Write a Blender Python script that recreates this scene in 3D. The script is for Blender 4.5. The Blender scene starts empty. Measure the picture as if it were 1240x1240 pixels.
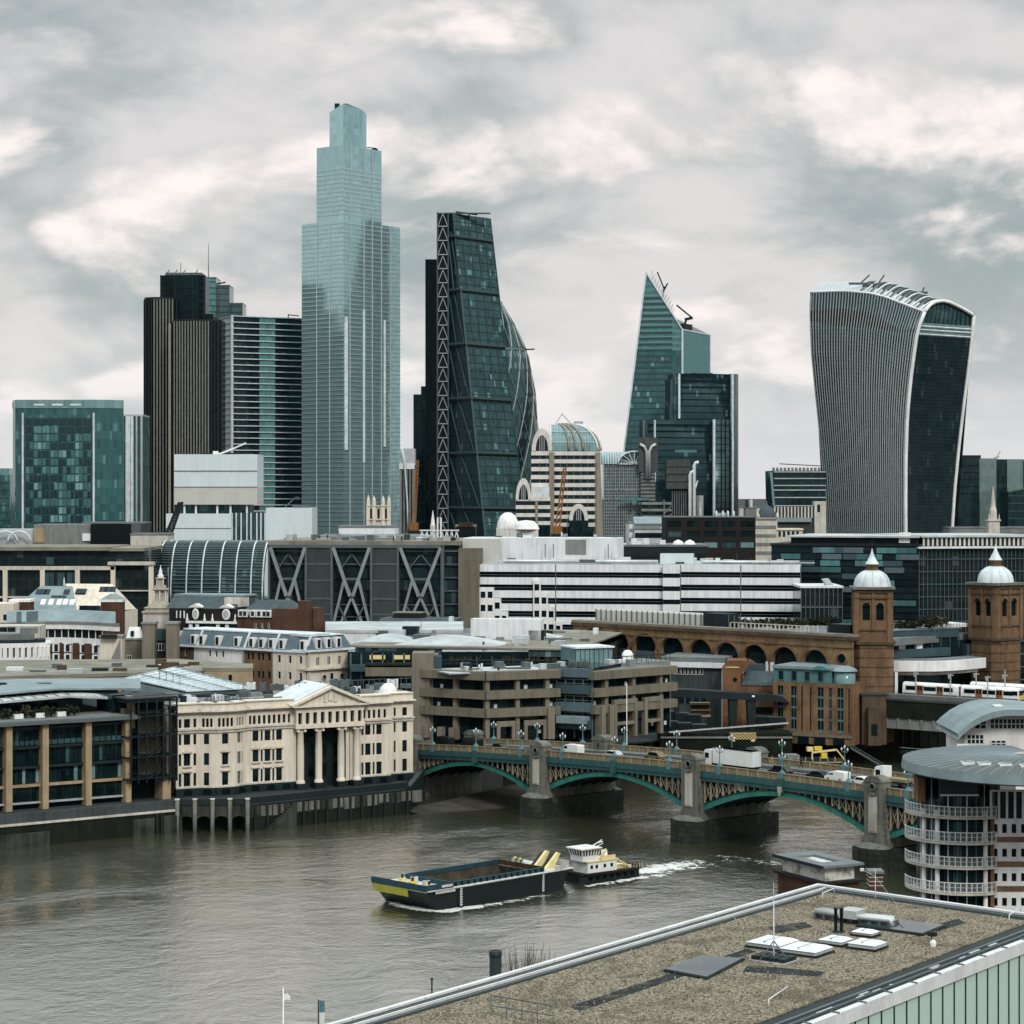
import bpy, bmesh, math, random
import numpy as np
from math import sin, cos, pi, radians, atan2, hypot, sqrt
random.seed(7)
S = bpy.context.scene
COL = S.collection
F, HZ, CZ = 2750.0, 600.0, 66.0        # focal length and horizon row in photo pixels, eye height above the water

# ---------------------------------------------------------------- camera
cam = bpy.data.cameras.new('camera')
cam.sensor_width = 36.0
cam.lens = 36.0 * F / 1240.0
cam.shift_y = -(620 - HZ) / 1240.0
cam.clip_start, cam.clip_end = 1.0, 60000.0
camo = bpy.data.objects.new('camera', cam)
camo.location = (0, 0, CZ)
camo.rotation_euler = (radians(90), 0, 0)
COL.objects.link(camo)
S.camera = camo

# ---------------------------------------------------------------- light
SUN_AZ, SUN_EL = radians(158), radians(40)      # azimuth from +Y towards +X: behind the camera, a little to the right
world = bpy.data.worlds.new('World'); S.world = world; world.use_nodes = True
def build_world():
    nt = world.node_tree; N = nt.nodes; L = nt.links
    N.clear()
    out = N.new('ShaderNodeOutputWorld'); bg = N.new('ShaderNodeBackground')
    tc = N.new('ShaderNodeTexCoord')
    def math_(op, a, b=None, c=None, clamp=False):
        m = N.new('ShaderNodeMath'); m.operation = op; m.use_clamp = clamp
        for i, v in enumerate((a, b, c)):
            if v is None: continue
            if isinstance(v, (int, float)): m.inputs[i].default_value = v
            else: L.new(v, m.inputs[i])
        return m.outputs[0]
    def ramp(f, a, b, c=0.0, d=1.0):
        m = N.new('ShaderNodeMapRange'); m.interpolation_type = 'SMOOTHSTEP'
        L.new(f, m.inputs[0])
        for i, v in zip((1, 2, 3, 4), (a, b, c, d)): m.inputs[i].default_value = v
        return m.outputs[0]
    sep = N.new('ShaderNodeSeparateXYZ'); L.new(tc.outputs['Generated'], sep.inputs[0])
    zc = math_('MAXIMUM', sep.outputs[2], 0.0)
    den = math_('ADD', zc, 0.42)
    u = math_('DIVIDE', sep.outputs[0], den); v = math_('DIVIDE', sep.outputs[1], den)
    def clouds(du, dv, scale, detail, w, dist=0.25, rough=0.5):
        cb = N.new('ShaderNodeCombineXYZ')
        L.new(math_('ADD', u, du), cb.inputs[0]); L.new(math_('ADD', math_('MULTIPLY', v, 1.0), dv), cb.inputs[1]); cb.inputs[2].default_value = w
        n = N.new('ShaderNodeTexNoise'); n.noise_dimensions = '3D'
        n.inputs['Scale'].default_value = scale; n.inputs['Detail'].default_value = detail
        n.inputs['Roughness'].default_value = rough; n.inputs['Distortion'].default_value = dist
        L.new(cb.outputs[0], n.inputs['Vector'])
        return n.outputs['Fac']
    big = clouds(0.0, 0.0, 3.7, 7, SKY_SEED, .25, .53)
    big2 = clouds(0.015, -0.075, 3.7, 7, SKY_SEED, .25, .53)
    fine = clouds(3.1, 1.7, 9.0, 6, 7.7, 0.4, .55)
    # lit rim: cloud thinner towards the viewer's side than further off
    lit = math_('SUBTRACT', big, big2)
    shade = ramp(math_('ADD', math_('MULTIPLY', big, 0.72), math_('MULTIPLY', fine, 0.28)), 0.39, 0.59)
    rim = ramp(math_('ADD', math_('MULTIPLY', lit, 3.2), math_('MULTIPLY', fine, 0.55)), 0.22, 0.76)
    mix1 = N.new('ShaderNodeMixRGB'); L.new(shade, mix1.inputs[0])
    mix1.inputs[1].default_value = (0.555, 0.53, 0.52, 1); mix1.inputs[2].default_value = (0.265, 0.302, 0.302, 1)
    mix2 = N.new('ShaderNodeMixRGB'); L.new(math_('MULTIPLY', rim, 0.85), mix2.inputs[0])
    L.new(mix1.outputs[0], mix2.inputs[1]); mix2.inputs[2].default_value = (0.86, 0.765, 0.73, 1)
    # towards the horizon the layer closes to an even pale lilac grey
    hz = ramp(sep.outputs[2], 0.0, 0.10, 0.80, 0.0)
    mix3 = N.new('ShaderNodeMixRGB'); L.new(hz, mix3.inputs[0])
    L.new(mix2.outputs[0], mix3.inputs[1]); mix3.inputs[2].default_value = (0.555, 0.562, 0.585, 1)
    # an overcast dome is brighter overhead
    top = ramp(sep.outputs[2], 0.22, 1.0, 1.0, 2.8)
    cool = N.new('ShaderNodeMixRGB'); L.new(ramp(sep.outputs[2], 0.22, 0.8), cool.inputs[0]); cool.inputs[1].default_value = (1,1,1,1); cool.inputs[2].default_value = (.86,1.02,1.07,1)
    cm = N.new('ShaderNodeMixRGB'); cm.blend_type = 'MULTIPLY'; cm.inputs[0].default_value = 1.0; L.new(mix3.outputs[0], cm.inputs[1]); L.new(cool.outputs[0], cm.inputs[2])
    vm = N.new('ShaderNodeVectorMath'); vm.operation = 'SCALE'
    L.new(cm.outputs[0], vm.inputs[0]); L.new(top, vm.inputs['Scale'])
    # clear sky above the cloud: a small blue share
    sky = N.new('ShaderNodeTexSky'); sky.sky_type = 'NISHITA'; sky.sun_disc = False
    sky.sun_elevation = SUN_EL; sky.sun_rotation = SUN_AZ
    sk = N.new('ShaderNodeVectorMath'); sk.operation = 'SCALE'; L.new(sky.outputs[0], sk.inputs[0]); sk.inputs['Scale'].default_value = 0.06
    mix4 = N.new('ShaderNodeMixRGB'); mix4.inputs[0].default_value = 0.90
    L.new(sk.outputs[0], mix4.inputs[1]); L.new(vm.outputs[0], mix4.inputs[2])
    L.new(mix4.outputs[0], bg.inputs[0]); bg.inputs[1].default_value = SKY_STRENGTH
    L.new(bg.outputs[0], out.inputs[0])
SKY_SEED, SKY_STRENGTH = 15.1, 1.2
build_world()
sun = bpy.data.lights.new('sun', 'SUN'); sun.energy = 1.5; sun.angle = radians(12); sun.color = (1.0, 0.93, 0.84)
suno = bpy.data.objects.new('sun', sun); COL.objects.link(suno)
# the lamp shines along its -Z
suno.rotation_euler = (pi/2 - SUN_EL, 0, -SUN_AZ + pi)
suno.location = (0, -100, 400)
S.view_settings.view_transform = 'Standard'; S.view_settings.look = 'None'
S.view_settings.exposure = 0.25; S.view_settings.gamma = 1.0; S.view_settings.use_curve_mapping = False
S.cycles.use_denoising = True
try: S.cycles.denoiser = 'OPENIMAGEDENOISE'
except Exception: pass
S.cycles.max_bounces = 6; S.cycles.diffuse_bounces = 1; S.cycles.glossy_bounces = 4
S.cycles.transmission_bounces = 4; S.cycles.transparent_max_bounces = 8
S.cycles.caustics_reflective = False; S.cycles.caustics_refractive = False

# ---------------------------------------------------------------- where a photo pixel lies at a known distance
def X(px, D): return (px - 620.0) * D / F
def Z(py, D): return CZ - (py - HZ) * D / F
def P(px, py, D): return (X(px, D), D, Z(py, D))
def on_water(px, py, z=0.0):
    D = F * (CZ - z) / (py - HZ); return (X(px, D), D, z)

# ---------------------------------------------------------------- mesh builder
class MB:
    def __init__(s): s.v = []; s.f = []; s.m = []; s.s = []
    def add(s, vs, fs, m=0, sm=False):
        o = len(s.v); s.v.extend(vs)
        for f in fs: s.f.append([i + o for i in f]); s.m.append(m); s.s.append(sm)
        return s
    def box(s, x0, x1, y0, y1, z0, z1, m=0):
        v = [(x0,y0,z0),(x1,y0,z0),(x1,y1,z0),(x0,y1,z0),(x0,y0,z1),(x1,y0,z1),(x1,y1,z1),(x0,y1,z1)]
        return s.add(v, [(0,3,2,1),(4,5,6,7),(0,1,5,4),(1,2,6,5),(2,3,7,6),(3,0,4,7)], m)
    def quad(s, a, b, c, d, m=0, sm=False): return s.add([a,b,c,d], [(0,1,2,3)], m, sm)
    def prism(s, poly, z0, z1, m=0, mt=None, sm=False):
        n = len(poly)
        z0 = z0 if hasattr(z0, '__len__') else [z0]*n; z1 = z1 if hasattr(z1, '__len__') else [z1]*n
        v = [(p[0],p[1],z0[i]) for i,p in enumerate(poly)] + [(p[0],p[1],z1[i]) for i,p in enumerate(poly)]
        s.add(v, [(i,(i+1)%n,n+(i+1)%n,n+i) for i in range(n)], m, sm)
        o = len(s.v) - 2*n
        s.f.append([o+n+i for i in range(n)]); s.m.append(m if mt is None else mt); s.s.append(False)
        s.f.append([o+i for i in reversed(range(n))]); s.m.append(m); s.s.append(False)
        return s
    def taper(s, p0, z0, p1, z1, m=0, mt=None):
        n = len(p0)
        v = [(p[0],p[1],z0) for p in p0] + [(p[0],p[1],z1) for p in p1]
        s.add(v, [(i,(i+1)%n,n+(i+1)%n,n+i) for i in range(n)], m)
        o = len(s.v) - 2*n
        s.f.append([o+n+i for i in range(n)]); s.m.append(m if mt is None else mt); s.s.append(False)
        return s
    def extr(s, prof, y0, y1, m=0, sm=False):              # profile in x,z drawn out along y
        n = len(prof)
        v = [(p[0],y0,p[1]) for p in prof] + [(p[0],y1,p[1]) for p in prof]
        s.add(v, [(i,n+i,n+(i+1)%n,(i+1)%n) for i in range(n)], m, sm)
        o = len(s.v) - 2*n
        s.f.append([o+i for i in range(n)]); s.m.append(m); s.s.append(False)
        s.f.append([o+n+i for i in reversed(range(n))]); s.m.append(m); s.s.append(False)
        return s
    def extx(s, prof, x0, x1, m=0, sm=False):              # profile in y,z drawn out along x
        n = len(prof)
        v = [(x0,p[0],p[1]) for p in prof] + [(x1,p[0],p[1]) for p in prof]
        s.add(v, [(i,(i+1)%n,n+(i+1)%n,n+i) for i in range(n)], m, sm)
        o = len(s.v) - 2*n
        s.f.append([o+i for i in reversed(range(n))]); s.m.append(m); s.s.append(False)
        s.f.append([o+n+i for i in range(n)]); s.m.append(m); s.s.append(False)
        return s
    def beam(s, a, b, w, h=None, m=0, up=(0,0,1)):
        h = w if h is None else h
        a = np.array(a, float); b = np.array(b, float); d = b - a; d /= max(np.linalg.norm(d), 1e-9)
        u = np.array(up, float)
        if abs(d @ u) > 0.98: u = np.array((0,1,0.0)) if abs(d[1]) < .9 else np.array((1,0,0.0))
        r = np.cross(d, u); r /= np.linalg.norm(r); u = np.cross(r, d)
        r = r*w/2; u = u*h/2
        v = [tuple(q) for q in (a-r-u, a+r-u, a+r+u, a-r+u, b-r-u, b+r-u, b+r+u, b-r+u)]
        return s.add(v, [(0,1,2,3),(7,6,5,4),(0,4,5,1),(1,5,6,2),(2,6,7,3),(3,7,4,0)], m)
    def tube(s, pts, r, n=6, m=0, cap=True):
        pts = [np.array(p, float) for p in pts]; k = len(pts)
        rr = r if hasattr(r, '__len__') else [r]*k
        o = len(s.v); prev = None
        for i in range(k):
            d = pts[min(i+1,k-1)] - pts[max(i-1,0)]; d /= max(np.linalg.norm(d), 1e-9)
            u = np.array((0,0,1.0)) if abs(d[2]) < .9 else np.array((0,1.0,0))
            if prev is not None: u = prev
            a = np.cross(d, u); a /= max(np.linalg.norm(a), 1e-9); b = np.cross(a, d); prev = b
            for j in range(n):
                t = 2*pi*j/n; q = pts[i] + (a*cos(t) + b*sin(t))*rr[i]; s.v.append(tuple(q))
        for i in range(k-1):
            for j in range(n):
                s.f.append([o+i*n+j, o+i*n+(j+1)%n, o+(i+1)*n+(j+1)%n, o+(i+1)*n+j]); s.m.append(m); s.s.append(n > 4)
        if cap:
            s.f.append([o+j for j in reversed(range(n))]); s.m.append(m); s.s.append(False)
            s.f.append([o+(k-1)*n+j for j in range(n)]); s.m.append(m); s.s.append(False)
        return s
    def lathe(s, prof, cx=0, cy=0, n=16, m=0, sm=True, a0=0.0, a1=2*pi, sx=1, sy=1):
        full = abs(a1 - a0 - 2*pi) < 1e-6; k = n if full else n + 1; o = len(s.v)
        for r, z in prof:
            for j in range(k):
                t = a0 + (a1-a0)*j/n; s.v.append((cx + r*cos(t)*sx, cy + r*sin(t)*sy, z))
        for i in range(len(prof)-1):
            for j in range(n):
                b = (j+1) % k if full else j+1
                s.f.append([o+i*k+j, o+i*k+b, o+(i+1)*k+b, o+(i+1)*k+j]); s.m.append(m); s.s.append(sm)
        if full and prof[-1][0] > 1e-6 and prof[-1][1] > prof[-2][1]:
            s.f.append([o+(len(prof)-1)*k+j for j in range(k)]); s.m.append(m); s.s.append(False)
        return s
    def sheet(s, g, m=0, sm=True):                          # g: rows of points
        r, c = len(g), len(g[0]); o = len(s.v)
        for row in g: s.v.extend([tuple(p) for p in row])
        for i in range(r-1):
            for j in range(c-1):
                s.f.append([o+i*c+j, o+i*c+j+1, o+(i+1)*c+j+1, o+(i+1)*c+j]); s.m.append(m); s.s.append(sm)
        return s
    def holed(s, x0, x1, z0, z1, y, wins, dep=0.35, m=0, mr=None):
        """wall face at y with real openings (wins: x0,x1,z0,z1) and reveals going back dep"""
        mr = m if mr is None else mr
        xs = sorted({x0, x1} | {round(w[0],4) for w in wins} | {round(w[1],4) for w in wins})
        zs = sorted({z0, z1} | {round(w[2],4) for w in wins} | {round(w[3],4) for w in wins})
        xs = [q for q in xs if x0 <= q <= x1]; zs = [q for q in zs if z0 <= q <= z1]
        def inside(cx, cz):
            return any(w[0] < cx < w[1] and w[2] < cz < w[3] for w in wins)
        for j in range(len(zs)-1):
            i = 0
            while i < len(xs)-1:
                if inside((xs[i]+xs[i+1])/2, (zs[j]+zs[j+1])/2): i += 1; continue
                k = i
                while k < len(xs)-1 and not inside((xs[k]+xs[k+1])/2, (zs[j]+zs[j+1])/2): k += 1
                s.quad((xs[i],y,zs[j]), (xs[k],y,zs[j]), (xs[k],y,zs[j+1]), (xs[i],y,zs[j+1]), m); i = k
        for a,b,c,d in wins:
            e = y + dep
            s.quad((a,y,c),(b,y,c),(b,e,c),(a,e,c), mr); s.quad((a,y,d),(a,e,d),(b,e,d),(b,y,d), mr)
            s.quad((a,y,c),(a,e,c),(a,e,d),(a,y,d), mr); s.quad((b,y,c),(b,y,d),(b,e,d),(b,e,c), mr)
        return s
    def mesh(s, name, mats):
        me = bpy.data.meshes.new(name)
        me.from_pydata(s.v, [], s.f)
        mats = mats if isinstance(mats, (list, tuple)) else [mats]
        for q in mats: me.materials.append(MAT[q] if isinstance(q, str) else q)
        n = len(me.polygons)
        me.polygons.foreach_set('material_index', np.array(s.m, np.int32))
        me.polygons.foreach_set('use_smooth', np.array(s.s, bool))
        # metre-scaled uv: along the face horizontally, and up
        uv = me.uv_layers.new(name='UVMap')
        nl = len(me.loops)
        vi = np.empty(nl, np.int32); me.loops.foreach_get('vertex_index', vi)
        co = np.array(s.v, np.float64).reshape(-1, 3)[vi]
        nr = np.empty(n*3, np.float32); me.polygons.foreach_get('normal', nr); nr = nr.reshape(-1, 3)
        ls = np.empty(n, np.int32); lt = np.empty(n, np.int32)
        me.polygons.foreach_get('loop_start', ls); me.polygons.foreach_get('loop_total', lt)
        ln = np.repeat(nr, lt, axis=0)
        h = np.hypot(ln[:,0], ln[:,1]); flat = np.abs(ln[:,2]) > 0.75; h[h < 1e-6] = 1
        u = (-ln[:,1]*co[:,0] + ln[:,0]*co[:,1]) / h
        u = np.where(flat, co[:,0], u); w = np.where(flat, co[:,1], co[:,2])
        uv.data.foreach_set('uv', np.stack([u, w], 1).astype(np.float32).ravel())
        me.update()
        return me
    def build(s, name, mats, parent=None, loc=None, rz=0.0):
        return obj(name, s.mesh(name, mats), parent, loc, rz)
    b = build
def Bx(*a): return MB().box(*a)
def La(*a, **k): return MB().lathe(*a, **k)
def Be(*a, **k): return MB().beam(*a, **k)
def Tu(*a, **k): return MB().tube(*a, **k)

def obj(name, me, parent=None, loc=None, rz=0.0, scale=None):
    o = bpy.data.objects.new(name, me); COL.objects.link(o)
    if parent is not None: o.parent = parent
    if loc is not None: o.location = loc
    if rz: o.rotation_euler = (0, 0, rz)
    if scale is not None: o.scale = scale
    return o
def tag(o, label, cat, group=None, kind=None):
    o['label'] = label; o['category'] = cat
    if group: o['group'] = group
    if kind: o['kind'] = kind
    return o
def thing(name, label, cat, loc=(0,0,0), rz=0.0, group=None):
    o = bpy.data.objects.new(name, None); COL.objects.link(o)
    o.empty_display_size = 2.0; o.location = loc; o.rotation_euler = (0,0,rz)
    return tag(o, label, cat, group)
def structure(o): o['kind'] = 'structure'; return o
def stuff(o, label=None):
    o['kind'] = 'stuff'
    if label: o['label'] = label
    return o
def copy_tree(o, parent=None, loc=None, rz=None, label=None):
    c = o.copy(); COL.objects.link(c)
    if parent is not None: c.parent = parent
    if loc is not None: c.location = loc
    if rz is not None: c.rotation_euler = (0,0,rz)
    if label: c['label'] = label
    for ch in list(o.children): copy_tree(ch, c)
    return c
class Site:
    """a front wall standing between two sight lines at real distances; local x runs along it, y goes back, z up"""
    def __init__(s, pl, Dl, pr, Dr, base=7.0):
        s.a = (X(pl,Dl), Dl); s.b = (X(pr,Dr), Dr); s.base = base
        s.w = hypot(s.b[0]-s.a[0], s.b[1]-s.a[1]); s.rz = atan2(s.b[1]-s.a[1], s.b[0]-s.a[0])
        s.c, s.sn = cos(s.rz), sin(s.rz)
    def lx(s, px, y=0.0):
        k = (px-620)/F; ax, ay = s.a[0] - s.sn*y, s.a[1] + s.c*y
        return (k*ay - ax) / (s.c - k*s.sn)
    def D(s, px, y=0.0): return s.a[1] + s.c*y + s.sn*s.lx(px, y)
    def z(s, py, px, y=0.0): return Z(py, s.D(px, y)) - s.base
    def root(s, name, label, cat, group=None): return thing(name, label, cat, (s.a[0], s.a[1], s.base), s.rz, group)

# ---------------------------------------------------------------- materials
MAT = {}
class NT:
    def __init__(s, name):
        s.mat = bpy.data.materials.new(name); s.mat.use_nodes = True; MAT[name] = s.mat
        s.N = s.mat.node_tree.nodes; s.L = s.mat.node_tree.links
        s.b = s.N['Principled BSDF']
    def n(s, t, **kw):
        q = s.N.new('ShaderNode' + t)
        for k, v in kw.items(): setattr(q, k, v)
        return q
    def put(s, sock, v):
        if isinstance(v, (int, float)): sock.default_value = v
        elif isinstance(v, (tuple, list)): sock.default_value = v if len(v) != 3 or sock.type == 'VECTOR' else (*v, 1)
        else: s.L.new(v, sock)
    def math(s, op, a, b=None, c=None, clamp=False):
        m = s.n('Math', operation=op, use_clamp=clamp)
        for i, v in enumerate((a,b,c)):
            if v is not None: s.put(m.inputs[i], v)
        return m.outputs[0]
    def rng(s, f, a, b, c=0.0, d=1.0, smooth=True):
        m = s.n('MapRange'); m.interpolation_type = 'SMOOTHSTEP' if smooth else 'LINEAR'
        s.put(m.inputs[0], f)
        for i, v in zip((1,2,3,4), (a,b,c,d)): s.put(m.inputs[i], v)
        return m.outputs[0]
    def mix(s, f, a, b, mode='MIX'):
        m = s.n('MixRGB', blend_type=mode)
        s.put(m.inputs[0], f); s.put(m.inputs[1], a); s.put(m.inputs[2], b)
        return m.outputs[0]
    def pos(s, scale=(1,1,1)):
        g = s.n('NewGeometry'); v = s.n('VectorMath', operation='MULTIPLY'); s.L.new(g.outputs['Position'], v.inputs[0]); v.inputs[1].default_value = scale
        return v.outputs[0]
    def noise(s, vec, scale, detail=4, rough=.55, dist=0):
        q = s.n('TexNoise'); s.put(q.inputs['Vector'], vec); q.inputs['Scale'].default_value = scale
        q.inputs['Detail'].default_value = detail; q.inputs['Roughness'].default_value = rough; q.inputs['Distortion'].default_value = dist
        return q.outputs['Fac']
    def uv(s):
        q = s.n('UVMap'); sp = s.n('SeparateXYZ'); s.L.new(q.outputs[0], sp.inputs[0]); return sp.outputs[0], sp.outputs[1]
    def bump(s, h, dist, strength=1.0):
        q = s.n('Bump'); s.put(q.inputs['Height'], h); q.inputs['Distance'].default_value = dist; q.inputs['Strength'].default_value = strength
        s.L.new(q.outputs[0], s.b.inputs['Normal'])
    def set(s, **kw):
        nm = dict(color='Base Color', rough='Roughness', metal='Metallic', spec='Specular IOR Level', alpha='Alpha', ior='IOR', coat='Coat Weight')
        for k, v in kw.items(): s.put(s.b.inputs[nm[k]], v)

def tone(c, keep=.45, p=.52):
    L_ = .3*c[0]+.59*c[1]+.11*c[2]; k = min(1.0, max(keep, (L_/.62)**p)); d = min(1.0, L_/.4)
    t_ = (.78+.22*d, 1.0, 1.04-.04*d)
    return tuple(min(.9,x*k*q) for x,q in zip(c,t_))
def surf(name, col, rough=.8, var=.22, scale=.25, streak=.15, grain=.10, metal=0.0, bump=0.0, spec=.22, tint=None):
    """weathered solid surface: slow patches, rain streaks, fine grain"""
    t = NT(name); col = tone(col)
    a = t.noise(t.pos(), scale, 5, .6)
    b = t.noise(t.pos((1,1,.07)), 1.1, 3, .6)
    g = t.noise(t.pos(), 3.5, 3, .7)
    k = t.math('ADD', t.rng(a, .3, .7, 1-var, 1+var*.6), t.rng(b, .35, .75, streak*.4, -streak))
    k = t.math('ADD', k, t.rng(g, .3, .7, -grain, grain))
    m = t.n('VectorMath', operation='SCALE'); m.inputs[0].default_value = col; t.L.new(k, m.inputs['Scale'])
    c = m.outputs[0]
    if tint:
        c = t.mix(t.rng(t.noise(t.pos(), scale*1.7, 4, .6), .5, .72, 0, .75), c, tint)
    t.set(color=c, rough=rough, metal=metal, spec=spec)
    if bump: t.bump(g, bump)
    return t.mat

def glass(name, col, pw=1.5, ph=3.9, var=.5, rough=.07, metal=0.0, jit=.02, spec=.5, lit=.0, litcol=(.25,.4,.4), span=.0, spancol=(.02,.03,.03),
          mul=0.0, mulcol=(.3,.33,.33), blind=0.0):
    """curtain wall: each pane a little different in tint and tilt; span = opaque spandrel share of a storey; mul = mullion width share"""
    t = NT(name)
    u, v = t.uv()
    cu = t.math('DIVIDE', u, pw); cv = t.math('DIVIDE', v, ph)
    fu = t.math('FLOOR', cu); fv = t.math('FLOOR', cv)
    oi = t.n('ObjectInfo')
    cb = t.n('CombineXYZ'); t.put(cb.inputs[0], fu); t.put(cb.inputs[1], fv)
    wn = t.n('TexWhiteNoise', noise_dimensions='3D'); t.L.new(cb.outputs[0], wn.inputs['Vector'])
    cb2 = t.n('CombineXYZ'); t.put(cb2.inputs[0], t.math('FLOOR', t.math('DIVIDE', cu, 3.0))); t.put(cb2.inputs[1], fv); cb2.inputs[2].default_value = 5.5
    wn2 = t.n('TexWhiteNoise', noise_dimensions='3D'); t.L.new(cb2.outputs[0], wn2.inputs['Vector'])
    r1, r2 = wn.outputs['Value'], wn2.outputs['Value']
    k = t.math('ADD', 1-var*.55, t.math('MULTIPLY', t.math('ADD', t.math('MULTIPLY', r1, .6), t.math('MULTIPLY', r2, .55)), var))
    m = t.n('VectorMath', operation='SCALE'); m.inputs[0].default_value = col; t.L.new(k, m.inputs['Scale'])
    c = m.outputs[0]
    if lit: c = t.mix(t.math('MULTIPLY', t.math('GREATER_THAN', r1, 1-lit), t.math('GREATER_THAN', r2, .35)), c, litcol)
    if blind: c = t.mix(t.math('MULTIPLY', t.math('LESS_THAN', t.math('FRACT', cv), t.math('MULTIPLY', r2, 1.0)), t.math('LESS_THAN', r1, blind)), c, litcol)
    rg = rough
    mask = None
    if span:
        mask = t.math('LESS_THAN', t.math('FRACT', cv), span); c = t.mix(mask, c, spancol)
    if mul:
        e = t.math('LESS_THAN', t.math('FRACT', cu), mul); c = t.mix(e, c, mulcol); rg = t.math('ADD', t.math('MULTIPLY', e, .4), rough)
    t.set(color=c, rough=rg, metal=metal, spec=spec*.62)
    t.b.inputs['Specular Tint'].default_value = (.62,.95,1,1)
    if jit:
        g = t.n('NewGeometry')
        sb = t.n('VectorMath', operation='SUBTRACT'); t.L.new(wn.outputs['Color'], sb.inputs[0]); sb.inputs[1].default_value = (.5,.5,.5)
        sc = t.n('VectorMath', operation='SCALE'); t.L.new(sb.outputs[0], sc.inputs[0]); sc.inputs['Scale'].default_value = jit
        ad = t.n('VectorMath', operation='ADD'); t.L.new(g.outputs['Normal'], ad.inputs[0]); t.L.new(sc.outputs[0], ad.inputs[1])
        nm = t.n('VectorMath', operation='NORMALIZE'); t.L.new(ad.outputs[0], nm.inputs[0]); t.L.new(nm.outputs[0], t.b.inputs['Normal'])
    return t.mat

def brickmat(name, col, col2, mortar, rough=.9, size=1.0):
    t = NT(name); col, col2, mortar = tone(col), tone(col2), tone(mortar)
    u, v = t.uv(); cb = t.n('CombineXYZ'); t.put(cb.inputs[0], u); t.put(cb.inputs[1], v)
    b = t.n('TexBrick'); t.L.new(cb.outputs[0], b.inputs['Vector'])
    b.inputs['Color1'].default_value = (*col,1); b.inputs['Color2'].default_value = (*col2,1); b.inputs['Mortar'].default_value = (*mortar,1)
    b.inputs['Scale'].default_value = 1.0; b.inputs['Brick Width'].default_value = .45*size; b.inputs['Row Height'].default_value = .15*size
    b.inputs['Mortar Size'].default_value = .012*size
    k = t.rng(t.noise(t.pos(), .22, 5, .6), .3, .7, .72, 1.18)
    k2 = t.rng(t.noise(t.pos((1,1,.08)), .9, 4, .6), .4, .75, 1.08, .74)
    m = t.n('VectorMath', operation='SCALE'); t.L.new(b.outputs[0], m.inputs[0]); t.L.new(t.math('MULTIPLY', k, k2), m.inputs['Scale'])
    t.set(color=m.outputs[0], rough=rough, spec=.2)
    return t.mat

# plain finishes
surf('white_paint', (.74,.74,.73), .5, .10, .3, .12, .03)
surf('white_clad', (.66,.69,.71), .45, .08, .15, .14, .03)
surf('cream_stone', (.66,.60,.50), .85, .10, .12, .16, .05)
surf('portland', (.50,.46,.39), .85, .22, .2, .22, .08)
surf('pale_stone', (.56,.53,.47), .85, .16, .2, .2, .06)
surf('beige_conc', (.31,.255,.195), .9, .14, .2, .18, .07)
surf('tan_conc', (.28,.23,.172), .9, .14, .2, .2, .08)
surf('tan_stone', (.46,.35,.22), .85, .15, .3, .15, .08)
surf('grey_conc', (.30,.30,.29), .9, .2, .15, .2, .08)
surf('grey_conc_dark', (.13,.135,.135), .9, .25, .15, .25, .08)
surf('quay_stone', (.105,.098,.078), .95, .45, .22, .45, .18, bump=.08)
surf('quay_moss', (.022,.026,.015), .9, .5, .25, .3, .2, bump=.08)
surf('granite', (.25,.235,.20), .9, .25, .35, .35, .12)
surf('granite_wet', (.045,.045,.033), .7, .5, .3, .4, .18, tint=(.05,.06,.03))
surf('lead_roof', (.29,.36,.38), .55, .18, .2, .08, .05)
surf('lead_white', (.60,.66,.68), .5, .15, .3, .15, .05)
surf('slate', (.13,.155,.17), .6, .2, .4, .15, .10)
surf('slate_blue', (.17,.22,.25), .55, .18, .4, .1, .08)
surf('flat_roof', (.33,.29,.235), .95, .3, .12, .05, .14)
surf('roof_metal', (.17,.18,.18), .5, .10, .2, .05, .05, metal=.2)
surf('roof_grey', (.26,.27,.27), .9, .3, .12, .05, .12)
surf('roof_pale', (.48,.51,.52), .8, .25, .12, .05, .08)
surf('roof_dark', (.05,.055,.055), .9, .3, .15, .05, .1)
surf('steel_grey', (.20,.225,.23), .45, .12, .3, .1, .04, metal=.3)
surf('steel_pale', (.52,.55,.56), .4, .12, .3, .1, .04, metal=.4)
surf('steel_dark', (.022,.034,.038), .5, .2, .3, .1, .05)
surf('black_clad', (.006,.013,.016), .35, .2, .3, .1, .05)
surf('charcoal', (.027,.042,.046), .6, .2, .2, .15, .08)
surf('rust', (.13,.062,.035), .9, .45, .4, .4, .2)
surf('hold_rust', (.11,.075,.05), .9, .5, .35, .3, .2)
surf('orange_paint', (.40,.16,.05), .6, .2, .4, .2, .05)
surf('yellow_paint', (.72,.56,.06), .5, .12, .5, .1, .04)
surf('cream_yellow', (.72,.60,.30), .5, .15, .5, .1, .05)
surf('asphalt', (.060,.060,.060), .9, .2, .4, 0, .15)
surf('pavement', (.24,.235,.225), .9, .2, .4, 0, .1)
surf('bridge_green', (.055,.30,.235), .5, .15, .6, .2, .06)
surf('bridge_teal', (.075,.185,.19), .5, .15, .6, .2, .06)
surf('bridge_cream', (.40,.345,.24), .6, .15, .6, .2, .06)
surf('bridge_ochre', (.36,.27,.155), .6, .16, .6, .2, .06)
surf('foreshore', (.115,.088,.066), .95, .35, .2, 0, .35, bump=.1)
surf('grey_panel', (.10,.112,.115), .7, .12, .2, .15, .05)
surf('teal_panel', (.10,.16,.18), .5, .12, .2, .1, .05)
surf('dark_brown', (.040,.030,.026), .8, .2, .2, .15, .08)
surf('bark', (.10,.085,.06), .9, .3, 2., 0, .2)
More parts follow.
